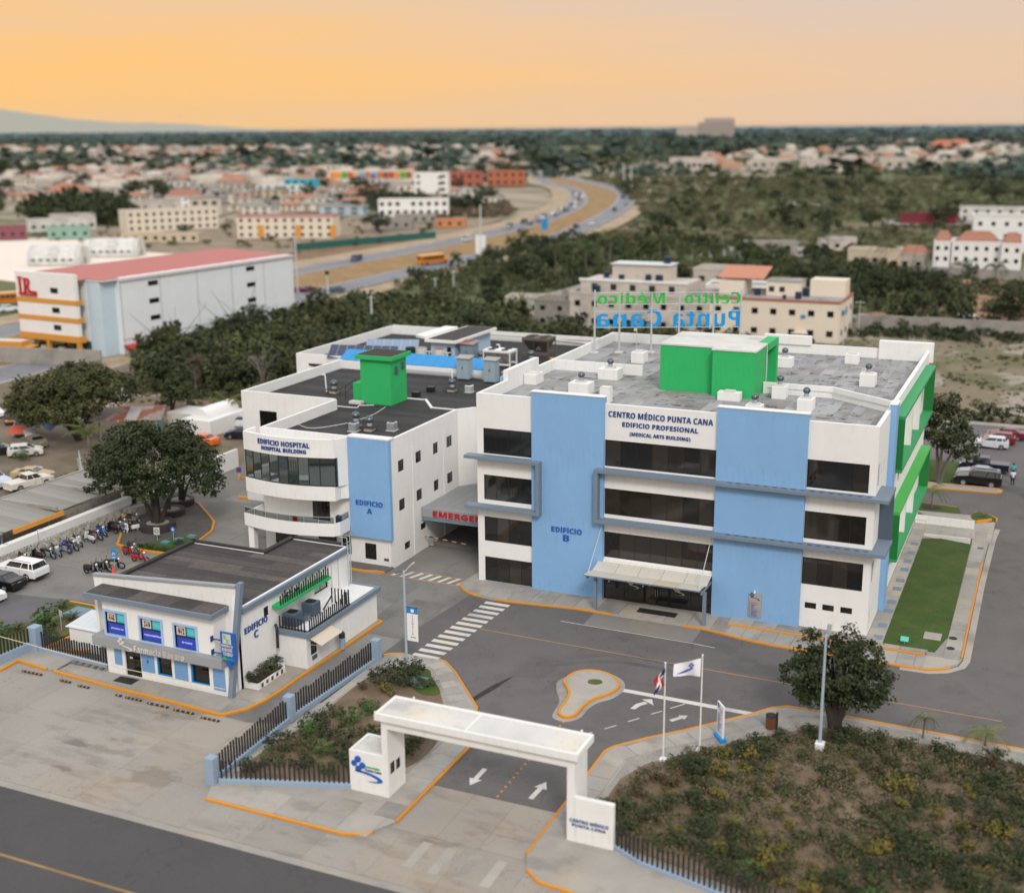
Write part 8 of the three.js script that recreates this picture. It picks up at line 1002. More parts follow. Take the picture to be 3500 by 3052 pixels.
// single trees that show among the scrub
const woodT = [[-70.9, -60, 6.5, 2.6], [-63, -66, 6, 2.4], [-79, -66, 6.5, 2.8], [-86, -72, 6, 2.6], [-96, -78, 6.5, 2.8], [-92, -92, 6.5, 3], [-76, -84, 6, 2.8], [-58, -78, 5.5, 2.4], [-66, -98, 6, 3], [-50, -90, 6, 2.6], [-38, -84, 6, 2.8], [-26, -90, 6.5, 3], [-12, -84, 6, 2.8], [-84, -112, 6.5, 3], [-56, -116, 6, 2.8], [-36, -112, 6.5, 3], [-14, -108, 6.5, 3], [-98, -104, 6.5, 3], [-100, -132, 6, 3], [-78, -140, 6, 3], [-68, -150, 6, 3]];
{ const kinds = [['olive', 0], ['scrub', 1], ['deep', 2]].map(([k, i]) => ({ k, c: crown([[0, 0.66, 0, 0.42, 0.27, 0.42], [0.26, 0.56, 0.1, 0.26, 0.2, 0.26], [-0.22, 0.72, -0.1, 0.27, 0.22, 0.27], [0.05, 0.88, 0, 0.2, 0.14, 0.2]], 1500, 0.07, 651 + i, GR[k], { clump: 0.085, per: 16 }), t: G1(limbs([0, 0, 0], [[0.2, 0.6, 0.05], [-0.18, 0.66, -0.1], [0.03, 0.8, 0]], 0.035, 660 + i)) }));
  globalThis.plainTree = (x, z, h, w, kind, label, group, name = 'tree') => { const q = kinds.find(a => a.k === kind), t = thing(name, label, 'tree', [x, 0, z], x * 1.3, group); t.scale.set(w * 2.3, h, w * 2.3); lpart(t, 'trunk', q.t, M.bark); lpart(t, 'crown', q.c, M.leaf); };
  woodT.forEach(([x, z, h, w], i) => plainTree(x, z, h, w, ['scrub', 'olive', 'deep'][i % 3], `${['olive-brown', 'yellowish', 'dark green'][i % 3]} tree standing out of the scrub wood behind the hospital`, `${['olive-brown', 'yellowish', 'dark green'][i % 3]} trees of the scrub wood`));
  [[6.6, -199, 8, 4, 'broad dark tree right of the cream apartments'], [12.9, -206, 7.5, 4, 'dark tree next to the broad one behind the field wall'], [23.3, -183.6, 6.5, 3.4, 'round dark tree above the white van'], [35.7, -172.8, 8, 4, 'dark tree at the right frame edge by the white van'], [40, -180, 9, 4.5, 'tall dark tree cut by the right frame edge'], [-1.9, -443, 8, 5, 'round dark tree left of the white flats on the plain'], [-46, -429, 6, 4, 'round dark tree on the plain above the cream apartments'], [8.6, -608, 9, 8, 'dark grove on the plain at the right'], [-26, -414, 6, 3.4, 'small dark tree beside the pale yard on the plain'], [-2, -225, 6.5, 3.5, 'dark tree in front of the yellow house'], [-14, -215, 6.5, 3.6, 'dark tree behind the cream apartments roof'], [18, -214, 6, 3, 'small dark tree before the yellow house'], [-104, -268, 6.5, 4, 'dark tree beside the highway curve'], [-92, -240, 7, 4, 'dark tree left of the palms'], [-88, -208, 6, 3.4, 'dark tree before the palms at the left']].forEach(([x, z, h, w, l]) => plainTree(x, z, h, w, 'deep', l)); }
{ const t = thing('bare_tree', 'pale leafless tree left of the hospital roof', 'tree', [-66, 0, -62]); const r = rng(91), g = []; const br = (a, d, L, rad, k) => { const b = [a[0] + d[0] * L, a[1] + d[1] * L, a[2] + d[2] * L]; g.push(rod(a, b, rad, rad * 0.6, 5)); if (k > 0) for (let i = 0; i < 3; i++) { const q = [d[0] + (r() - 0.5) * 1.3, d[1] * 0.7 + (r() - 0.2) * 0.5, d[2] + (r() - 0.5) * 1.3], n = Math.hypot(...q); br(b, q.map(v => v / n), L * 0.66, rad * 0.55, k - 1); } }; for (let i = 0; i < 4; i++) br([0, 0, 0], [(r() - 0.5) * 0.9, 0.85, (r() - 0.5) * 0.9], 2.8, 0.12, 3); lpart(t, 'branches', g, mat([0.22, 0.19, 0.16], 0.9)); }
{ const t = thing('vine_tree', 'dead trunk hung with brown vines at the edge of the scrub wood', 'tree', [-74, 0, -56]); lpart(t, 'trunk', [rod([0, 0, 0], [0.2, 5.5, 0], 0.2, 0.12), rod([0.1, 3, 0], [1.2, 5, 0.4], 0.1, 0.05), rod([0.1, 3.4, 0], [-1.0, 5.4, 0.2], 0.1, 0.05)], M.barkL); lpart(t, 'vines', crown([[0.1, 3.6, 0, 1.0, 2.4, 1.0], [0.2, 5.6, 0, 1.7, 0.7, 1.5]], 2200, 0.24, 480, GR.dry.map(c => mix3(c, [0.05, 0.035, 0.025], 0.5)), { clump: 0.35 }), M.leaf); }
{ const t = thing('rubble', 'pale rubble heap strewn before the scrub wood', 'rubble', [-70, 0, -48]); t.userData.kind = 'stuff'; const r = rng(95), g = []; for (let i = 0; i < 1500; i++) { const x = (r() + r() - 1) * 14, z = (r() + r() - 1) * 8, s = 0.1 + 0.28 * r() * r(); g.push(new THREE.DodecahedronGeometry(s, 0).scale(1, 0.6, 1).rotateY(r() * 3).translate(x, 0.1 + Math.max(0, 0.8 - Math.hypot(x / 9, z / 5)) * 0.9, z)); } lpart(t, 'stones', wuv(G1(g)), M.stone[0]).userData.kind = 'stuff'; }
struct('rubble_ground', (() => { const P = [], I = [], n = 24; for (let i = 0; i <= n; i++) for (let j = 0; j <= n; j++) { const x = (i / n * 2 - 1) * 18, z = (j / n * 2 - 1) * 11; P.push(-70 + x, -0.15 + 0.95 * Math.max(0, 1 - Math.hypot(x / 14, z / 8)) + 0.2 * fbm(i / n, j / n, 8, 3, 3), -48 + z); } for (let i = 0; i < n; i++) for (let j = 0; j < n; j++) { const a = i * (n + 1) + j; I.push(a, a + 1, a + n + 1, a + 1, a + n + 2, a + n + 1); } const g = new THREE.BufferGeometry(); g.setAttribute('position', new THREE.Float32BufferAttribute(P, 3)); g.setIndex(I); g.computeVertexNormals(); g.setAttribute('uv', new THREE.Float32BufferAttribute(P.length / 3 * 2, 2)); return g; })(), M.soil);
// ---------------------------------------------------------------- dirt yard shed, tank building, warehouse
{ const s = thing('rusty_shed', 'open shed with rusty patched sheet roof in the dirt yard', 'shed', [-65.5, 0, -31]); const m = [M.rust, mat([0.42, 0.36, 0.33], 0.85, { map: T.rust }), mat([0.5, 0.34, 0.28], 0.85, { map: T.rust }), mat([0.42, 0.40, 0.37], 0.8, { map: T.corr })];
  for (let i = 0; i < 6; i++) lpart(s, 'roof_sheet', wuv(bx(-4.6 + i * 1.55, -3.07 + i * 1.55, 0, 0.05, -2.9, 2.4 + 0.4 * (i % 2)).rotateX(0.1 + 0.02 * (i % 3)).rotateY(0.55).translate(0, 3.0 + 0.06 * (i % 2), 0)), m[i % 4]); lpart(s, 'post', [[-4, 1], [-2, 3], [1, 3], [4, 0], [-1, -3], [3, -3]].map(p => cyl(p[0], p[1], 0, 3, 0.09)), M.greyL); lpart(s, 'teal_wall', wuv(bx(-0.05, 0.05, 0.1, 2.8, -1.9, 1.9).rotateY(0.5).translate(4.2, 0, -1.2)), mat([0.12, 0.24, 0.26], 0.7, { map: T.corr })); lpart(s, 'workbench', [wuv(rbx(-2.5, 1.5, 0.7, 0.85, -1.5, 0.2, 0.03)), wuv(rbx(-2, -0.5, 0, 1.4, -2.6, -1.8, 0.05))], M.brown); }
{ const P = []; const n = 10, f = (u, v) => [lerp(-78.2, -72.2, u) - v * 0.5, 2.9 - 1.4 * v + 0.5 * Math.sin(u * 3.1) - 0.5 * v * v * Math.sin(u * 3), lerp(-30.2, -26.8, u) + v * 2.2]; const g = flagGeo(f, n, n); const o = new THREE.Mesh(g, new THREE.MeshStandardMaterial({ color: rgb(0.006, 0.07, 0.26), roughness: 0.6, side: THREE.DoubleSide })); o.name = 'tarpaulin'; tag(o, 'blue tarpaulin slung under the spreading tree', 'tarpaulin'); scene.add(o);
  const g2 = flagGeo((u, v) => [-79.2 + u * 2.0, 1.7 - 0.9 * v, -24.6 - u * 0.8 + v * 1.0], 4, 4); const o2 = new THREE.Mesh(g2, new THREE.MeshStandardMaterial({ color: rgb(0.5, 0.07, 0.03), roughness: 0.6, side: THREE.DoubleSide })); o2.name = 'orange_flap'; tag(o2, 'orange cloth flap beside the blue tarpaulin', 'cloth'); scene.add(o2); }
{ const t = thing('tank_building', 'white tank building with barrel roof behind the orange taxi', 'building', [-57.5, 0, -38.5]); part(t, 'wall', [bx(-59.8, -55.2, 0, 2.1, -43, -34.8)], M.white); part(t, 'barrel_roof', new THREE.CylinderGeometry(1.35, 1.35, 6.8, 24, 1, false, 0, Math.PI).rotateZ(Math.PI / 2).rotateY(Math.PI / 2).translate(-57.5, 2.1, -39), M.white); part(t, 'side_block', bx(-64.8, -59.85, 0, 1.9, -42.5, -38), M.whiteR); }
{ const w = thing('boundary_wall', 'white boundary wall with green sign panel right of the tank building', 'wall', [-56, 0, -50]); part(w, 'wall', slab([[-55.1, -42], [-51.5, -60], [-51.2, -60], [-54.8, -42]], 0, 2.4), M.white); part(w, 'green_panel', bx(-0.02, 0.02, 1.2, 1.8, -0.8, 0.8).rotateY(-0.2).translate(-54.25, 0, -45), M.green); }
{ const t = thing('retaining_wall', 'grey retaining wall with rail in front of the dirt yard', 'wall', [-55, 0, -12]); part(t, 'wall', slab([[-60, -15.6], [-52, -7.5], [-51.6, -7.8], [-59.6, -16]], 0, 1.5), M.mortar); part(t, 'rail', [rod([-59.8, 2.3, -15.8], [-51.8, 2.3, -7.7], 0.04), rod([-59.8, 1.9, -15.8], [-51.8, 1.9, -7.7], 0.03), ...[0, 0.33, 0.66, 1].map(k => rod([lerp(-59.8, -51.8, k), 1.4, lerp(-15.8, -7.7, k)], [lerp(-59.8, -51.8, k), 2.35, lerp(-15.8, -7.7, k)], 0.04))], M.galv); }
{ const t = thing('grey_wall', 'long pale grey block wall below the warehouse', 'wall', [-115, 0, -66]); part(t, 'wall', slab([[-128, -64.5], [-104, -69], [-104, -69.4], [-128, -64.9]], 0, 2.8), M.pave2); }
{ // warehouse with red roof
  const w = thing('warehouse', 'tall white warehouse with red roof and orange bands on its end', 'warehouse', [-128.3, 0, -75.7], -0.1); const lp = (n, g, m, l) => lpart(w, n, wuv(G1(g)), m, l);
  const sideM = mat([0.72, 0.76, 0.78], 0.7, { map: T.stucco });
  lp('end_wall', bx(0, 15.2, 3.2, 14.7, -0.8, 0), M.white); lp('wall', bx(0.6, 15.2, 2.6, 13.6, -6, -2.5), sideM); for (let i = 0; i < 3; i++) lp('roof_sheet', bx(0.3, 15.4, 0, 0.12, -6.28 + i * 1.8, -4.5 + i * 1.8).rotateZ(-0.035).translate(0, 14.1, 0), M.redroof); lp('wall', bx(0.6, 19.6, 0, 13.6, -54, -6.01), sideM); lp('wall', bx(15.21, 18.6, 0, 13.4, -6, -2.6), mat([0.52, 0.64, 0.72], 0.7, { map: T.stucco }));
  const seams = []; for (let i = 0; i < 5; i++) seams.push(bx(19.6, 19.64, 0, 13.4, -6.4 - i * 9.6, -6.3 - i * 9.6)); seams.push(bx(19.6, 19.65, 2.6, 2.72, -54, -6.1)); lp('wall_seam', seams, M.greyL);
  for (let i = 0; i < 27; i++) lp('roof_sheet', bx(0.2, 20.0, 0, 0.12, -6.3 - i * 1.78 - 1.76, -6.3 - i * 1.78).rotateZ(-0.035).translate(0, 14.1 + (i % 2) * 0.01, 0), M.redroof); lp('gutter', [bx(19.6, 20.0, 13.2, 13.45, -54, -6), bx(15.2, 19.6, 13.4, 13.6, -6.3, -2.4)], sideM); lp('roof_sheet', bx(15.3, 19.4, 13.62, 13.74, -6.3, -2.4), M.redroof);
  for (const [y, h] of [[9.3, 0.85], [6.15, 0.85], [2.6, 1.2]]) lp('orange_band', rbx(-0.1, 15.35, y, y + h, -1.5, 0.12, 0.03), M.orange); lp('post', [0.6, 7.0, 14.8].map(x => bx(x - 0.35, x + 0.35, 0, 2.6, -0.6, 0)), M.orange); lp('shopfront', bx(0.5, 15, 0, 2.55, -2.4, -2.3), M.glassG); for (let i = 0; i < 6; i++) lp('display', rbx(1.2 + i * 2.3, 2.6 + i * 2.3, 0, 1.3, -1.9, -1.2, 0.05), i % 2 ? M.cream : M.brown);
  for (const y of [11.2, 7.7, 4.6]) { const f = lp('window', bx(9.0, 10.9, y, y + 0.95, -0.02, 0.04), M.dark); lpart(f, 'pane', bx(9.1, 10.8, y + 0.1, y + 0.85, 0.04, 0.06), M.glass); }
  for (const z of [-13, -39.5]) for (const y of [11.6, 8.4, 5.3]) { const f = lp('window', bx(19.58, 19.66, y, y + 0.85, z - 2.4, z), M.dark); lpart(f, 'pane', [bx(19.66, 19.68, y + 0.08, y + 0.78, z - 2.3, z - 1.24), bx(19.66, 19.68, y + 0.08, y + 0.78, z - 1.16, z - 0.1)], M.glass); } for (const z of [-30, -46.5, -49]) lp('window', bx(19.58, 19.66, 1.1, 2.2, z - 1.8, z), M.glass); lp('lean_to', bx(19.7, 23, 0, 0.08, -15, -6).rotateZ(-0.2).translate(0, 5.6, 0), M.red);
  const L = (s, x, y, h, wd) => { const g = text(s, h, 0.25, wd, 's'); lpart(w, 'lettering', g.translate(x, y, 0.02), M.red); }; L('L', 0.8, 10.6, 3.2, 1.7); L('R', 2.1, 10.9, 2.7, 2.0); lp('sign_underline', [bx(1.0, 5.4, 10.4, 10.7, 0.02, 0.25), bx(5.1, 5.5, 10.4, 11.3, 0.02, 0.25)], M.red); L('Muebles', 3.6, 10.85, 0.5, 1.6);
}
for (const [x, z, l] of [[-236, -199, 'white barrel-roofed hall above the warehouse, left one'], [-237, -226, 'white barrel-roofed hall above the warehouse, right one']]) { const t = thing('barrel_hall', l, 'hall', [x, 0, z], 0.42); t.scale.setScalar(0.66); lpart(t, 'barrel_roof', wuv(new THREE.CylinderGeometry(7.6, 7.6, 24, 28, 1, false, 0, Math.PI).rotateZ(Math.PI / 2).rotateY(Math.PI / 2).scale(1, 0.95, 1).rotateY(Math.PI / 2).translate(0, 1.2, 0)), M.whiteR); lpart(t, 'wall', wuv(bx(-12, 12, 0, 1.5, -7.6, 7.6)), M.whiteR); lpart(t, 'door', bx(12.0, 12.1, 0, 3, -0.8, 0.8), M.brown); for (let i = 0; i < 6; i++) lpart(t, 'window', rbx(-10 + i * 3.4, -8.2 + i * 3.4, 1.8, 2.8, 7.2, 7.7, 0.03), M.greyD); }
struct('pale_yard', sheet([[-182, -150], [-175, -245], [-250, -300], [-330, -262], [-290, -180]], -0.2), mat([0.74, 0.66, 0.57], 0.95, { map: T.stucco }));
// ---------------------------------------------------------------- highway
const hwN = closedCurve([[-112, -20], [-118, -100], [-123, -170], [-124.3, -240], [-124.5, -300], [-129.5, -350], [-140, -410], [-156, -482], [-175, -552], [-205, -640], [-242, -716], [-300, -815], [-360, -905], [-430, -1000], [-560, -1150]], 120, false), hwF = closedCurve([[-146, -20], [-150, -100], [-154.5, -200], [-154.5, -270], [-156, -330], [-163, -395], [-175, -458], [-193, -526], [-224, -610], [-266, -702], [-304, -760], [-372, -897], [-450, -1010], [-585, -1160]], 120, false);
const wide = (c, w, y) => { const [L, R] = ribbon(c, w); return sheet(L.concat(R.reverse()), y); };
const hw = struct('highway', [wide(hwN, 10.5, -0.05), wide(hwF, 10.5, -0.05)], mat([0.21, 0.22, 0.24], 0.9, { map: again(T.asphalt, 1 / 60) }));
part(hw, 'verge', [wide(hwN.map(p => [p[0] + 10, p[1]]), 8, -0.09), wide(hwF.map(p => [p[0] - 11, p[1]]), 10, -0.09)], mat([0.44, 0.38, 0.31], 1, { map: again(T.soil, 1 / 30) })); part(hw, 'edge_line', [wide(hwN.map(p => [p[0] + 4.8, p[1]]), 0.3, -0.035), wide(hwN.map(p => [p[0] - 4.8, p[1]]), 0.3, -0.035), wide(hwF.map(p => [p[0] + 4.8, p[1]]), 0.3, -0.035), wide(hwF.map(p => [p[0] - 4.8, p[1]]), 0.3, -0.035)], M.paint);
struct('median', sheet(hwN.map(p => [p[0] - 5.3, p[1]]).concat(hwF.map(p => [p[0] + 5.3, p[1]]).reverse()), -0.07), mat([0.33, 0.235, 0.12], 1, { map: again(T.soil, 1 / 25) }));
{ const r = rng(81), cs = ['#d8dadc', '#20242c', '#8c949c', '#1d3560', '#c9c9c4', '#6b1f24', '#3b3f45', '#e6e6e2'], nm = { '#d8dadc': 'silver-white', '#20242c': 'black', '#8c949c': 'grey', '#1d3560': 'blue', '#c9c9c4': 'pale', '#6b1f24': 'dark red', '#3b3f45': 'charcoal', '#e6e6e2': 'white' };
  const on = (c, k, off, kind, l) => { const p = hwN.length ? (c === 'N' ? hwN : hwF) : 0, i = Math.min(p.length - 2, Math.floor(k)), a = p[i], b = p[i + 1], t = Math.atan2(b[0] - a[0], b[1] - a[1]) + (c === 'N' ? Math.PI : 0); const col = cs[Math.floor(r() * 8)]; car(kind, col, a[0] + off, a[1], t + Math.PI, l(nm[col]), `cars on the far bend of the highway`, { y: -0.03 }); };
  car('van', '#1c3a66', -153.2, -236, 0.02, 'dark blue van on the far carriageway near the green fence'); car('sedan', '#9c1f2a', -128.9, -166.2, 3.0, 'red car at the near carriageway beside the tall pole', null); car('sedan', '#5a1a38', -126.8, -168.5, 3.0, 'purple-red car just right of the red one by the tall pole'); car('van', '#cfd6d8', -151.5, -310, 0.05, 'white van on the far carriageway right of the green fence'); car('hatch', '#44505e', -119, -169.5, 2.9, 'grey car at the near verge before the scrub wood');
  for (let i = 0; i < 26; i++) on('F', 42 + i * 1.35 + r() * 0.6, (r() - 0.5) * 6, ['sedan', 'suv', 'hatch', 'van'][i % 4], c => `${c} car in the queue on the far bend of the highway`);
  for (const [k, o] of [[44, 1], [47.5, -2], [49, 2], [60, 0], [66, 2], [72, -2]]) on('N', k, o, 'suv', c => `${c} car on the near bend of the highway`); }
function mast(x, z, h, label, plate, r0 = 0.22) { const t = thing('utility_pole', label, 'pole', [x, 0, z]); lpart(t, 'post', new THREE.CylinderGeometry(r0 * 0.6, r0, h, 8).translate(0, h / 2, 0), M.galv); if (plate) { const [w, hh, y, m] = plate; lpart(t, 'plate', rbx(-w / 2, w / 2, y, y + hh, -0.25, 0.25, 0.05), m); } else lpart(t, 'crossarm', rod([-0.9, h - 0.4, 0], [0.9, h - 0.4, 0], 0.07), M.galv); return t; }
mast(-127.2, -164.5, 17.5, 'tall grey pole at the highway beside the warehouse'); mast(-118.9, -165, 5.6, 'short pole with dark lamp head before the highway', [0.9, 0.9, 4.8, M.dark]); mast(-76.6, -113.6, 7.9, 'grey pole rising from the scrub wood behind the green stair head', null, 0.3); mast(-93, -172, 4.4, 'short pale pole at the far edge of the scrub wood'); mast(-92.1, -180, 5.4, 'pale pole beside the short one at the wood edge'); mast(-122.9, -261, 16, 'tall pole carrying a pale signboard over the highway', [3.4, 6, 0.6, M.white], 0.4); mast(-212.5, -660, 17, 'mast at the outside of the highway bend', null, 0.6); mast(-206, -655, 16, 'second mast at the outside of the highway bend', null, 0.6); mast(-140.5, -356, 5.0, 'blue and white sign on the near carriageway of the highway', [2.6, 4.2, 0.8, M.skyblue]); mast(-152, -108, 9, 'portal sign post at the left edge behind the warehouse', [3, 2, 7, M.greyD], 0.4); mast(9.2, -136, 8, 'thin pole at the right corner of the cream apartments', null, 0.1); mast(9.8, -150, 6.5, 'street pole right of the cream apartments', null, 0.1);
{ const t = thing('green_fence', 'long dark green sheet fence above the far carriageway', 'fence', [-180, 0, -290]); for (let i = 0; i < 15; i++) { const a = i / 15, b = (i + 1) / 15 - 0.003; part(t, 'fence_sheet', slab([[lerp(-190, -168, a), lerp(-258, -318, a)], [lerp(-190, -168, b), lerp(-258, -318, b)], [lerp(-190, -168, b) - 0.15, lerp(-258, -318, b)], [lerp(-190, -168, a) - 0.15, lerp(-258, -318, a)]], 0, 2.3), M.tealD); } }
struct('bare_lot', sheet([[-160, -206], [-160, -300], [-168, -320], [-190, -258], [-172, -204]], -0.1), mat([0.24, 0.165, 0.11], 1, { map: again(T.soil, 1 / 30) }));
struct('pale_yard', sheet([[-180, -230], [-188, -258], [-166, -322], [-186, -420], [-250, -430], [-330, -300], [-240, -240]], -0.15), mat([0.30, 0.265, 0.225], 1, { map: again(T.soil, 1 / 40) }));
// ---------------------------------------------------------------- named buildings of the middle distance
// a block with storeys of windows, each window a part with its pane; windows on the +z face and, with side, on the +x face
function block(name, label, cat, x, z, w, d, h, turn, m, o = {}) {
  const t = thing(name, label, cat, [x, 0, z], turn, o.group), fl = o.floors ?? Math.max(1, Math.round(h / 3.2)), n = o.n ?? Math.round(w / 3.6), ww = o.ww ?? 1.3, wh = o.wh ?? 1.2; lpart(t, 'wall', wuv(bx(-w / 2, w / 2, 0, h, -d / 2, d / 2)), m);
  lpart(t, 'parapet', wuv(G1([bx(-w / 2 - 0.1, w / 2 + 0.1, h, h + 0.5, d / 2 - 0.2, d / 2 + 0.1), bx(-w / 2 - 0.1, w / 2 + 0.1, h, h + 0.5, -d / 2 - 0.1, -d / 2 + 0.2), bx(-w / 2 - 0.1, -w / 2 + 0.2, h, h + 0.5, -d / 2 + 0.21, d / 2 - 0.21), bx(w / 2 - 0.2, w / 2 + 0.1, h, h + 0.5, -d / 2 + 0.21, d / 2 - 0.21)])), o.pm ?? m); lpart(t, 'roof', wuv(bx(-w / 2 + 0.2, w / 2 - 0.2, h, h + 0.06, -d / 2 + 0.21, d / 2 - 0.21)), o.rm ?? M.pave2);
  for (let f = 0; f < fl; f++) for (let i = 0; i < n; i++) { if (o.skip?.(f, i)) continue; const cx = -w / 2 + (i + 0.5) * w / n, y = f * h / fl + h / fl * 0.34; const q = lpart(t, 'window', bx(cx - ww / 2, cx + ww / 2, y, y + wh, d / 2 - 0.02, d / 2 + 0.05), o.fm ?? M.dark); lpart(q, 'pane', bx(cx - ww / 2 + 0.1, cx + ww / 2 - 0.1, y + 0.1, y + wh - 0.1, d / 2 + 0.05, d / 2 + 0.07), M.glass); }
  if (o.side) for (let f = 0; f < fl; f++) for (let i = 0; i < o.side; i++) { const cz = -d / 2 + (i + 0.5) * d / o.side, y = f * h / fl + h / fl * 0.34; const q = lpart(t, 'window', bx(w / 2 - 0.02, w / 2 + 0.05, y, y + wh, cz - ww / 2, cz + ww / 2), M.dark); lpart(q, 'pane', bx(w / 2 + 0.05, w / 2 + 0.07, y + 0.1, y + wh - 0.1, cz - ww / 2 + 0.1, cz + ww / 2 - 0.1), M.glass); }
  return t;
}
const hip = (w, d, h, y, ov = 0.5) => hexa([[-w / 2 - ov, y, -d / 2 - ov], [w / 2 + ov, y, -d / 2 - ov], [w / 2 + ov, y, d / 2 + ov], [-w / 2 - ov, y, d / 2 + ov], [-w * 0.3, y + h, -0.1], [w * 0.3, y + h, -0.1], [w * 0.3, y + h, 0.1], [-w * 0.3, y + h, 0.1]]);
const creamW = mat([0.70, 0.62, 0.51], 0.85, { map: T.stucco }), dirtyW = mat([0.56, 0.51, 0.455], 0.9, { map: T.concrete }), creamD = mat([0.55, 0.46, 0.34], 0.9, { map: T.stucco });
{ // apartments behind the clinic
  const a = block('apartment_block', 'cream apartment block with small dark windows and water tanks behind the clinic', 'building', -4.0, -144, 24.5, 14, 7.3, 0, creamW, { floors: 2, n: 7, ww: 1.15, wh: 1.05, pm: mat([0.35, 0.13, 0.08], 0.8), rm: M.worn[2], side: 3 });
  for (const q of [[-3, 3.5, 7.4, 10.2, -5, 0], [5, 11.6, 7.4, 10.6, -6.5, -1.5], [-12, -7.2, 7.4, 10, -6, 1]]) lpart(a, 'roof_room', wuv(bx(...q)), creamW); lpart(a, 'salmon_roof', wuv(bx(-12.6, -3.6, -0.05, 0.1, -4.2, 3.4).rotateX(0.22).translate(0.0, 11.2, -3.5)), mat([0.55, 0.24, 0.15], 0.8, { map: T.corr })); lpart(a, 'roof_slab', wuv(bx(-3.2, 3.7, 10.2, 10.4, -5.2, 0.2)), M.worn[2]); for (const [x, z, r] of [[3.6, 2.4, 0.6], [4.4, -2, 0.75], [1.2, 3.4, 0.35], [-4.8, -0.5, 0.6]]) lpart(a, 'water_tank', new THREE.CylinderGeometry(r, r * 1.05, r * 2.1, 14).translate(x, 7.4 + r * 1.05, z), M.navy2b ??= mat([0.008, 0.02, 0.05], 0.4));
  lpart(a, 'window', [bx(-2.5, -1.5, 8.2, 9.2, -0.02, 0.04), bx(-0.5, 0.5, 8.2, 9.2, -0.02, 0.04)], M.dark); lpart(a, 'satellite_dish', new THREE.SphereGeometry(0.55, 12, 6, 0, 6.3, 0, 1.0).rotateX(1.9).translate(1.3, 1.0, 7.4), mat([0.5, 0.22, 0.22], 0.6)); lpart(a, 'air_conditioner', [rbx(12.25, 12.8, 5, 5.8, 3, 4, 0.05), rbx(5.2, 6.0, 4.6, 5.1, 7.0, 7.4, 0.05)], M.skyblue); lpart(a, 'balcony', wuv(rbx(3.6, 6.6, 1.6, 1.8, 7, 7.8, 0.03)), creamW);
  const b = block('apartment_block', 'grey-cream apartment block with upper terrace behind the roof sign', 'building', -30.6, -144, 28.5, 14, 6.9, 0, dirtyW, { floors: 2, n: 8, ww: 1.1, wh: 1.1, rm: M.worn[0] }); for (const q of [[-13, 9, 7, 9.3, -6.5, 4], [-8, 4, 9.3, 12.2, -6, -1]]) lpart(b, 'roof_room', wuv(bx(...q)), dirtyW); lpart(b, 'terrace_edge', wuv(bx(-13.2, 9.2, 9.3, 9.75, 3.8, 4.2)), M.white); lpart(b, 'roof_sheet', wuv(bx(-8.3, 4.3, 12.2, 12.4, -6.2, -0.6)), M.metalw); for (const [x, y, z, r] of [[-5, 9.3, 2, 0.6], [0, 9.3, 0.2, 0.6], [3, 9.3, 2.6, 0.75], [-9.6, 9.3, -2, 0.6], [-9, 7, 5.6, 0.8], [2.6, 12.4, -4, 0.7]]) lpart(b, 'water_tank', new THREE.CylinderGeometry(r, r * 1.05, r * 2, 14).translate(x, y + r, z), M.navy2b); lpart(b, 'window', [-10, -6, -2, 2, 6].map(x => bx(x - 0.6, x + 0.6, 7.6, 8.8, 3.99, 4.05)), M.dark);
  const c = block('apartment_block', 'unfinished grey block at the left end of the apartments behind the clinic', 'building', -48.5, -143, 7.4, 13, 5.2, 0, M.mortar, { floors: 2, n: 2, ww: 1.0, wh: 0.9 }); lpart(c, 'stepped_top', [wuv(bx(-2.5, 2, 5.2, 6.2, -4, 4)), wuv(bx(1.0, 3.6, 5.2, 7.2, -6, 3))], M.mortar);
  block('small_shop', 'low pale shack with green and yellow fronts left of the grey apartments', 'building', -60, -152, 9, 6, 3.6, 0.2, dirtyW, { floors: 1, n: 2, fm: M.green, ww: 2 }); block('outbuilding', 'white low house behind the grey apartments', 'building', -18, -170, 14, 9, 6, 0.1, M.white, { n: 4 }); block('outbuilding', 'pale two-storey house behind the cream apartments', 'building', -26, -186, 12, 9, 7.5, 0, dirtyW, { n: 3 }); }
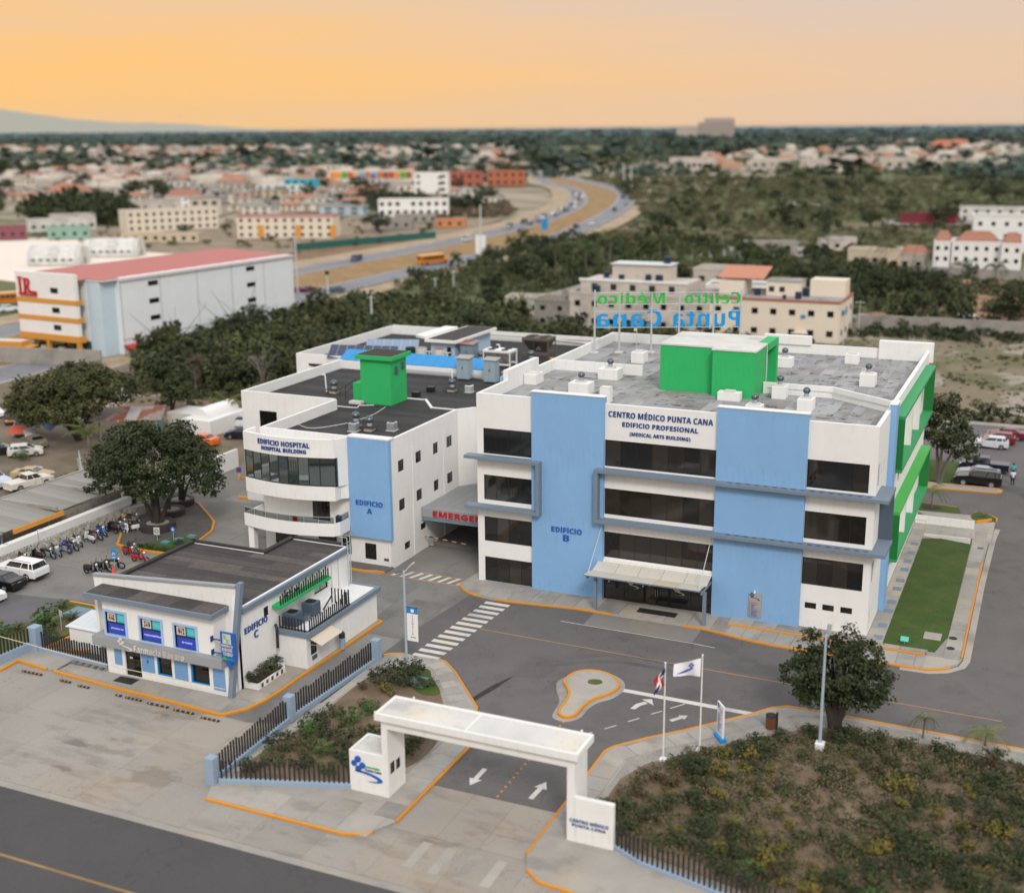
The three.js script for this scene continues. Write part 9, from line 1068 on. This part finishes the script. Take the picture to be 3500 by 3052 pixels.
{ // red-roofed flats at the right
  const f = (x, z, w, l, o = {}) => { const t = block('flats', l, 'building', x, z, w, 12, 8.4, 0.05, M.white, { floors: 3, n: Math.round(w / 2.6), ww: 0.95, wh: 1.05, ...o }); lpart(t, 'tiled_roof', wuv(hip(w * 0.8, 9, 2.6, 8.7)), M.tile); return t; };
  f(14.2, -264, 4.2, 'narrow left wing of the white red-roofed flats at the right'); f(22.8, -265, 12.4, 'middle wing of the white red-roofed flats at the right'); f(31.6, -263, 5.0, 'right wing of the white red-roofed flats at the right'); f(40, -264, 10, 'wing of the white red-roofed flats cut by the right frame edge');
  block('flats', 'long white flats behind the red-roofed ones at the right', 'building', 40, -330, 46, 14, 11, 0.1, M.white, { n: 12, ww: 1.2 }); block('flats', 'pale flats farther behind at the right frame edge', 'building', 52, -372, 40, 12, 12, 0.1, M.whiteR, { n: 10 });
  const h = block('house', 'house with tiled hip roof left of the red-roofed flats', 'house', 6.4, -268, 7, 9, 4.4, 0, dirtyW, { floors: 1, n: 2 }); lpart(h, 'tiled_roof', wuv(hip(7, 8, 2.2, 4.6)), M.tile); block('house', 'yellow flat-roofed house below the tall palm', 'house', -4.5, -274, 15, 9, 4.6, 0.06, creamD, { floors: 1, n: 3 }); block('house', 'yellow gable wall house right of the flat-roofed one', 'house', 2.2, -262, 3.2, 7, 6, 0, creamD, { floors: 1, n: 1 });
  { const w = thing('field_wall', 'long grey block wall across the back of the open field', 'wall', [30, 0, -158]); for (let i = 0; i < 12; i++) part(w, 'wall_bay', bx(8 + i * 4.6, 12.55 + i * 4.6, 0, 2.6 + 0.1 * (i % 2), -158.6 - i * 0.1, -158.2 - i * 0.1), M.pave2); } { const w = thing('compound_wall', 'grey compound wall below the red-roofed flats', 'wall', [26, 0, -252]); part(w, 'wall', slab([[8, -253], [50, -250], [50, -250.4], [8, -253.4]], 0, 2.6), M.pave2); }
  struct('bare_lot', sheet([[0, -164], [70, -168], [70, -245], [14, -250], [20, -210]], -0.12), mat([0.36, 0.25, 0.18], 1, { map: again(T.soil, 1 / 30) })); struct('bare_lot', sheet([[-60, -278], [-16, -300], [0, -330], [-44, -345], [-62, -310]], -0.1), M.pave2);
  block('house', 'pale house with curved sheet roof beside the grey lot at the right', 'house', -23, -318, 12, 9, 3.6, 0.2, dirtyW, { floors: 1, n: 3 }); block('market_hall', 'dark red container row on the plain at the right', 'container', -8, -446, 22, 5, 3.4, 0.05, mat([0.18, 0.015, 0.03], 0.7, { map: T.corr }), { floors: 1, n: 1, ww: 0.6 }); block('house', 'white low buildings in a row on the plain at the right', 'building', 22, -470, 40, 12, 5, 0.08, M.whiteR, { n: 9 }); struct('bare_lot', sheet([[-22, -432], [40, -450], [44, -490], [-30, -470]], -0.1), M.pave2); struct('bare_lot', sheet([[-80, -545], [-30, -570], [-40, -600], [-96, -570]], -0.1), M.pave2); block('house', 'low grey roofs at the near corner of the right-hand lot', 'house', -42, -306, 16, 6, 3, 0.3, M.pave2, { floors: 1, n: 3 }); }
// left of the highway
block('long_building', 'long cream two-storey building above the warehouse, left one', 'building', -290, -318, 37, 12, 8.0, 0.98, creamW, { floors: 3, n: 12, ww: 1.2 });
{ const t = block('long_building', 'long cream building with orange doors above the warehouse, right one', 'building', -222, -303, 36, 13, 7.8, 0.34, creamW, { floors: 3, n: 11, ww: 1.2, pm: M.redroof }); for (const x of [-9, 5, 18]) lpart(t, 'orange_door', wuv(rbx(x - 1.1, x + 1.1, 0.5, 5, 6.4, 6.7, 0.05)), M.orange); }
block('white_block', 'white low building with arched dark windows beyond the highway', 'building', -232, -420, 32, 10, 7.4, 0.42, M.white, { floors: 2, n: 9, ww: 1.8, wh: 1.7, skip: (f, i) => f === 1 && i === 3 });
{ const t = block('white_block', 'tall plain white block with two columns of dark windows beyond the highway', 'building', -290, -550, 19, 12, 14.5, 0.35, M.white, { floors: 4, n: 4, ww: 1.9, wh: 1.6, skip: (f, i) => i === 1 || i === 3 && f === 0 || i === 2 }); lpart(t, 'window', [0, 1, 2, 3].map(f => bx(4.2, 6.2, 1.4 + f * 3.4, 3.0 + f * 3.4, 5.98, 6.06)), M.dark); }
{ const t = block('shop_row', 'long row of shops with bright orange, green and blue fronts in the town', 'building', -425, -715, 62, 12, 9.5, 0.35, creamW, { floors: 1, n: 1, ww: 0.5, wh: 0.5 }); ['#d8821f', '#d99030', '#3f9a3a', '#c4553a', '#d0a080', '#58a8d0', '#c9642e', '#4aa0c8', '#c2603a', '#7a5030', '#b83a3a', '#d08a40', '#4a9c30', '#8a5a2a'].forEach((c, i) => lpart(t, 'shop_front', rbx(-30 + i * 4.3, -26 + i * 4.3, 4.4, 9, 5.9, 6.3, 0.05), mat(c, 0.7))); lpart(t, 'white_wall', wuv(bx(-46, 10, 0, 4.4, 7, 7.6)), M.whiteR); }
for (const [x, z, w, h, c, l] of [[-332, -676, 26, 10.5, '#a05a48', 'red-brown commercial building beside the white block in the town'], [-318, -716, 26, 10, '#a8654a', 'orange-roofed commercial building nearest the highway bend'], [-408, -596, 20, 8, '#38a8bd', 'turquoise building in the town'], [-398, -560, 30, 6, '#d0d4d6', 'pale long shed beside the turquoise building']]) block('town_building', l, 'building', x, z, w, 14, h, 0.35, mat(c, 0.8), { n: Math.round(w / 5), floors: 2, ww: 2, wh: 2 });
block('dark_hall', 'long dark-roofed hall between the trees at the left of the town', 'hall', -385, -400, 56, 14, 5.5, 0.75, dirtyW, { n: 8, floors: 1, rm: mat([0.16, 0.15, 0.18], 0.8) }); block('villa', 'white villa with red hip roof among the town trees', 'house', -378, -440, 18, 13, 6, 0.5, M.white, { n: 6, floors: 2 }).children.length; { const t = scene.children[scene.children.length - 1]; lpart(t, 'tiled_roof', wuv(hip(18, 13, 3.6, 6.2)), M.tile); }
{ const t = block('hotel', 'large stepped hotel block on the horizon', 'building', -1055, -4063, 120, 40, 52, 0.25, mat([0.40, 0.34, 0.30], 0.9), { n: 10, floors: 8, ww: 6, wh: 3 }); lpart(t, 'upper_storeys', bx(-40, 58, 52, 66, -18, 18), mat([0.36, 0.31, 0.28], 0.9)); lpart(t, 'wing', bx(-130, -61, 0, 40, -18, 18), mat([0.40, 0.34, 0.30], 0.9)); }
[[-262, -352, 20, 8, 4, 0.9, 'long low pale shed between the two cream buildings', dirtyW], [-205, -352, 16, 7, 3.5, 0.3, 'low grey shed right of the cream building with orange doors', M.pave2], [-330, -300, 26, 9, 4.5, 0.9, 'low pale building left of the cream buildings', M.whiteR], [-352, -330, 18, 9, 4, 0.9, 'dull house left of the cream buildings by the grove', dirtyW], [-210, -385, 22, 6, 3.2, 0.35, 'thin grey roof in front of the white low building', M.pave2], [-262, -268, 14, 5, 3.0, 0.5, 'yellowish container row above the barrel halls, left one', creamD], [-248, -272, 14, 5, 3.0, 0.45, 'yellowish container row above the barrel halls, right one', creamD], [-300, -272, 15, 8, 4, 0.8, 'green-roofed low shop at the left beyond the barrel halls', mat([0.22, 0.36, 0.29], 0.8)], [-318, -262, 10, 7, 4.4, 0.8, 'dark red and blue kiosk at the left beyond the barrel halls', mat([0.22, 0.07, 0.09], 0.8)], [-186, -366, 12, 6, 3, 0.3, 'orange and green stalls above the end of the green fence', mat([0.5, 0.22, 0.1], 0.8)], [-246, -338, 9, 7, 4.2, 0.3, 'reddish roofed sheds between the cream buildings', mat([0.40, 0.16, 0.13], 0.8)]].forEach(([x, z, w, d, h, t, l, m]) => block('low_building', l, 'building', x, z, w, d, h, t, m, { floors: 1, n: Math.round(w / 4) }));
plainTree(-203, -336, 7, 6, 'deep', 'round dark tree right of the cream building with orange doors'); plainTree(-192, -372, 5, 4, 'olive', 'olive tree above the green fence end'); plainTree(-268, -300, 4, 3, 'deep', 'small dark tree before the left cream building'); scatter('town_grove', 'small bushes on the pale lots beyond the highway', protoBush.olive, 130, 705, [[-180, -240], [-175, -330], [-200, -430], [-330, -340], [-340, -270], [-250, -250]], 0.8, 2.6, (x, z) => fbm(x / 80, z / 80, 16, 3, 4) > 0.5, 0.8);
// ---------------------------------------------------------------- the town: one small house of each kind, then clones
{
  const ws = [['white', M.whiteR], ['cream', creamW], ['grey', dirtyW], ['pink', mat([0.52, 0.34, 0.28], 0.85)], ['pale blue', mat([0.40, 0.50, 0.56], 0.85)], ['ochre', creamD]];
  const mk = (tiled) => { const o = new THREE.Group(); o.name = 'town_house'; lpart(o, 'wall', bx(-0.5, 0.5, 0, 1, -0.5, 0.5), M.whiteR); if (tiled) lpart(o, 'tiled_roof', hexa([[-0.56, 1, -0.56], [0.56, 1, -0.56], [0.56, 1, 0.56], [-0.56, 1, 0.56], [-0.3, 1.42, -0.02], [0.3, 1.42, -0.02], [0.3, 1.42, 0.02], [-0.3, 1.42, 0.02]]), M.tile); else { lpart(o, 'roof', bx(-0.53, 0.53, 1, 1.05, -0.53, 0.53), M.pave2); lpart(o, 'water_tank', new THREE.CylinderGeometry(0.07, 0.07, 0.22, 8).translate(0.25, 1.16, -0.2), M.dark); } for (const x of [-0.3, 0, 0.3]) for (const y of [0.2, 0.62]) lpart(o, 'window', bx(x - 0.075, x + 0.075, y, y + 0.2, 0.495, 0.51), M.dark); for (const z of [-0.25, 0.2]) lpart(o, 'window', bx(0.495, 0.51, 0.55, 0.78, z - 0.07, z + 0.07), M.dark); return o; };
  const kinds = [mk(false), mk(true)], r = rng(99), put = (x, z, w, d, h, tiled, wi, zone) => { const p = kinds[tiled ? 1 : 0], t = p.clone(), [wn, wm] = ws[wi]; t.name = numbered('town_house'); scene.add(t); t.position.set(x, -0.2, z); t.rotation.y = 0.35 + (r() - 0.5) * 0.5; t.scale.set(w, h, d); t.traverse(q => { if (q.isMesh && q.material === M.whiteR) q.material = wm; }); tag(t, `${wn} ${tiled ? 'house with orange-red tiled roof' : 'flat-roofed house with a rooftop tank'} ${zone}`, 'house', `${wn} ${tiled ? 'tiled' : 'flat-roofed'} houses ${zone}`); };
  const zones = [['in the near quarter of the town', [[-250, -440], [-230, -520], [-330, -660], [-560, -560], [-470, -420], [-330, -350]], 62, 0.22], ['in the middle of the town', [[-340, -670], [-400, -860], [-900, -960], [-760, -640], [-560, -560]], 110, 0.22], ['in the far quarter of the town', [[-400, -870], [-560, -1250], [-1500, -1500], [-1250, -1050], [-900, -960]], 100, 0.2], ['at the left side of the town', [[-470, -420], [-560, -560], [-760, -640], [-800, -600], [-560, -420]], 34, 0.42]];
  const taken = [[-290, -550, 22], [-232, -420, 26], [-425, -715, 42], [-332, -676, 20], [-318, -716, 20], [-408, -596, 16], [-398, -560, 20], [-385, -400, 34], [-378, -440, 16]];
  for (const [zone, poly, n, pt] of zones) { let k = 0, t = 0; const xs = poly.map(p => p[0]), zs = poly.map(p => p[1]); while (k < n && t++ < n * 60) { const x = lerp(Math.min(...xs), Math.max(...xs), r()), z = lerp(Math.min(...zs), Math.max(...zs), r()); if (!inPoly(x, z, poly)) continue; const w = 10 + 16 * r() * r(), d = 9 + 6 * r(), h = 3.2 + 3.6 * r() * r() + (r() < 0.1 ? 3 : 0); if (taken.some(q => Math.hypot(q[0] - x, q[1] - z) < q[2] * 0.8 + w * 0.45)) continue; taken.push([x, z, w * 0.6]); put(x, z, w, d, h, r() < pt, Math.floor(Math.pow(r(), 1.5) * 6), zone); k++; } }
  // houses beyond, past the head of the highway and at the right, joined as one mass
  const g = mergeGeometries([bx(-0.5, 0.5, 0, 1, -0.5, 0.5), bx(-0.4, 0.2, 1, 1.3, -0.4, 0.3)]), im = new THREE.InstancedMesh(g, mat([0.58, 0.53, 0.46], 0.85), 1300), m = new THREE.Matrix4(), q = new THREE.Quaternion(), c = new THREE.Color(); im.name = 'distant_town'; im.userData.kind = 'stuff'; tag(im, 'mass of tiny pale houses in the haze beyond the town', 'town'); let n = 0;
  const zs2 = [[[-560, -1250], [-480, -1050], [-900, -2100], [-2300, -2000], [-1500, -1500]], [[-250, -1080], [-330, -1250], [-420, -1800], [150, -1700], [60, -1150], [-180, -1000]], [[-100, -1750], [300, -1700], [300, -2600], [-400, -2600]], [[-340, -670], [-400, -860], [-900, -960], [-760, -640], [-560, -560]], [[-400, -870], [-560, -1250], [-1500, -1500], [-1250, -1050], [-900, -960]]]; const share = [300, 190, 130, 260, 330];
  zs2.forEach((poly, zi) => { let k = 0, t = 0; const xs = poly.map(p => p[0]), zz = poly.map(p => p[1]); while (k < share[zi] && t++ < 40000) { const x = lerp(Math.min(...xs), Math.max(...xs), r()), z = lerp(Math.min(...zz), Math.max(...zz), r()); if (!inPoly(x, z, poly)) continue; q.setFromEuler(new THREE.Euler(0, r() * 1.5, 0)); if (zi > 2 && taken.some(q => Math.hypot(q[0] - x, q[1] - z) < q[2] + 6)) continue; m.compose(V3(x, -0.5, z), q, V3(12 + (zi > 2 ? 8 : 30) * r() * r(), 3.5 + (zi > 2 ? 3 : 8) * r(), 10 + 6 * r())); im.setMatrixAt(n, m); const o = r(); im.setColorAt(n, o < 0.2 ? c.setRGB(0.8, 0.5, 0.4) : o < 0.6 ? c.setRGB(1, 1, 1) : c.setRGB(0.75, 0.72, 0.75)); n++; k++; } }); im.count = n; scene.add(im);
  for (const [x, z, w, h, l] of [[-195, -1060, 60, 10, 'long pale hall at the head of the highway, left one'], [-120, -1080, 70, 11, 'long pale hall beyond the plain, middle one'], [-40, -1090, 60, 9, 'low white buildings at the far end of the plain'], [-270, -1020, 40, 12, 'dark-fronted pale hall at the highway head']]) block('hall', l, 'hall', x, z, w, 16, h, 0.1, dirtyW, { floors: 1, n: 8, ww: 3, wh: 3 });
  for (const [x, z, w, l] of [[60, -1720, 70, 'row of red-roofed houses far right under the horizon, left one'], [150, -1700, 60, 'row of red-roofed houses far right under the horizon, middle one'], [225, -1690, 50, 'row of red-roofed houses far right under the horizon, right one'], [-120, -1800, 60, 'pale roofs far behind the plain before the horizon']]) { const t = block('house_row', l, 'houses', x, z, w, 18, 9, 0.05, creamW, { floors: 1, n: 6, ww: 3, wh: 3 }); lpart(t, 'tiled_roof', hip(w, 18, 9, 9.2, 1), mat([0.42, 0.15, 0.08], 0.9)); }
  // trees between the town houses
  const tr = rng(123); let k = 0, tries = 0; const tp = [[-250, -330], [-230, -520], [-330, -800], [-480, -1100], [-1200, -1100], [-800, -620], [-480, -340]]; while (k < 90 && tries++ < 4000) { const x = -1200 + tr() * 970, z = -1100 + tr() * 770; if (!inPoly(x, z, tp) || taken.some(q => Math.hypot(q[0] - x, q[1] - z) < q[2] * 0.8 + 3)) continue; const kind = tr() < 0.6 ? 'deep' : 'olive', near = z > -560; plainTree(x, z, 7 + tr() * 6, 3 + tr() * 4, kind, `${kind === 'deep' ? 'dark' : 'olive'} tree between the houses of the ${near ? 'nearer' : 'farther'} town`, `${kind === 'deep' ? 'dark' : 'olive'} trees between the houses of the ${near ? 'nearer' : 'farther'} town`); k++; }
  scatter('town_grove', 'dark grove left of the cream buildings in the town', protoBush.deep, 130, 701, [[-330, -330], [-400, -345], [-430, -395], [-420, -420], [-350, -372]], 4, 8, null, 1.0); scatter('town_grove', 'green grove above the white low building beyond the highway', protoBush.deep, 120, 702, [[-225, -440], [-215, -470], [-300, -530], [-330, -500], [-260, -438]], 3, 6, null, 0.9); scatter('town_grove', 'scattered dark greenery through the town', protoBush.deep, 420, 703, [[-250, -440], [-330, -800], [-480, -1150], [-1500, -1450], [-900, -700], [-520, -430]], 3, 7.5, (x, z) => !taken.some(q => Math.hypot(q[0] - x, q[1] - z) < q[2] * 0.75), 0.9); scatter('town_grove', 'brush on the verge inside the highway bend', protoBush.dry, 160, 704, [[-190, -420], [-200, -470], [-232, -520], [-250, -470], [-215, -425]], 2, 4, null, 0.7);
}
// ---------------------------------------------------------------- finish
const lim = { n: 0, t: 0 }; scene.traverse(o => { if (o.isMesh) { o.castShadow = true; o.receiveShadow = true; lim.n++; if (!o.isInstancedMesh) lim.t += (o.geometry.index ? o.geometry.index.count : o.geometry.attributes.position.count) / 3; } });
console.log('meshes', lim.n, 'triangles', Math.round(lim.t), 'top', scene.children.length);
renderer.render(scene, camera);
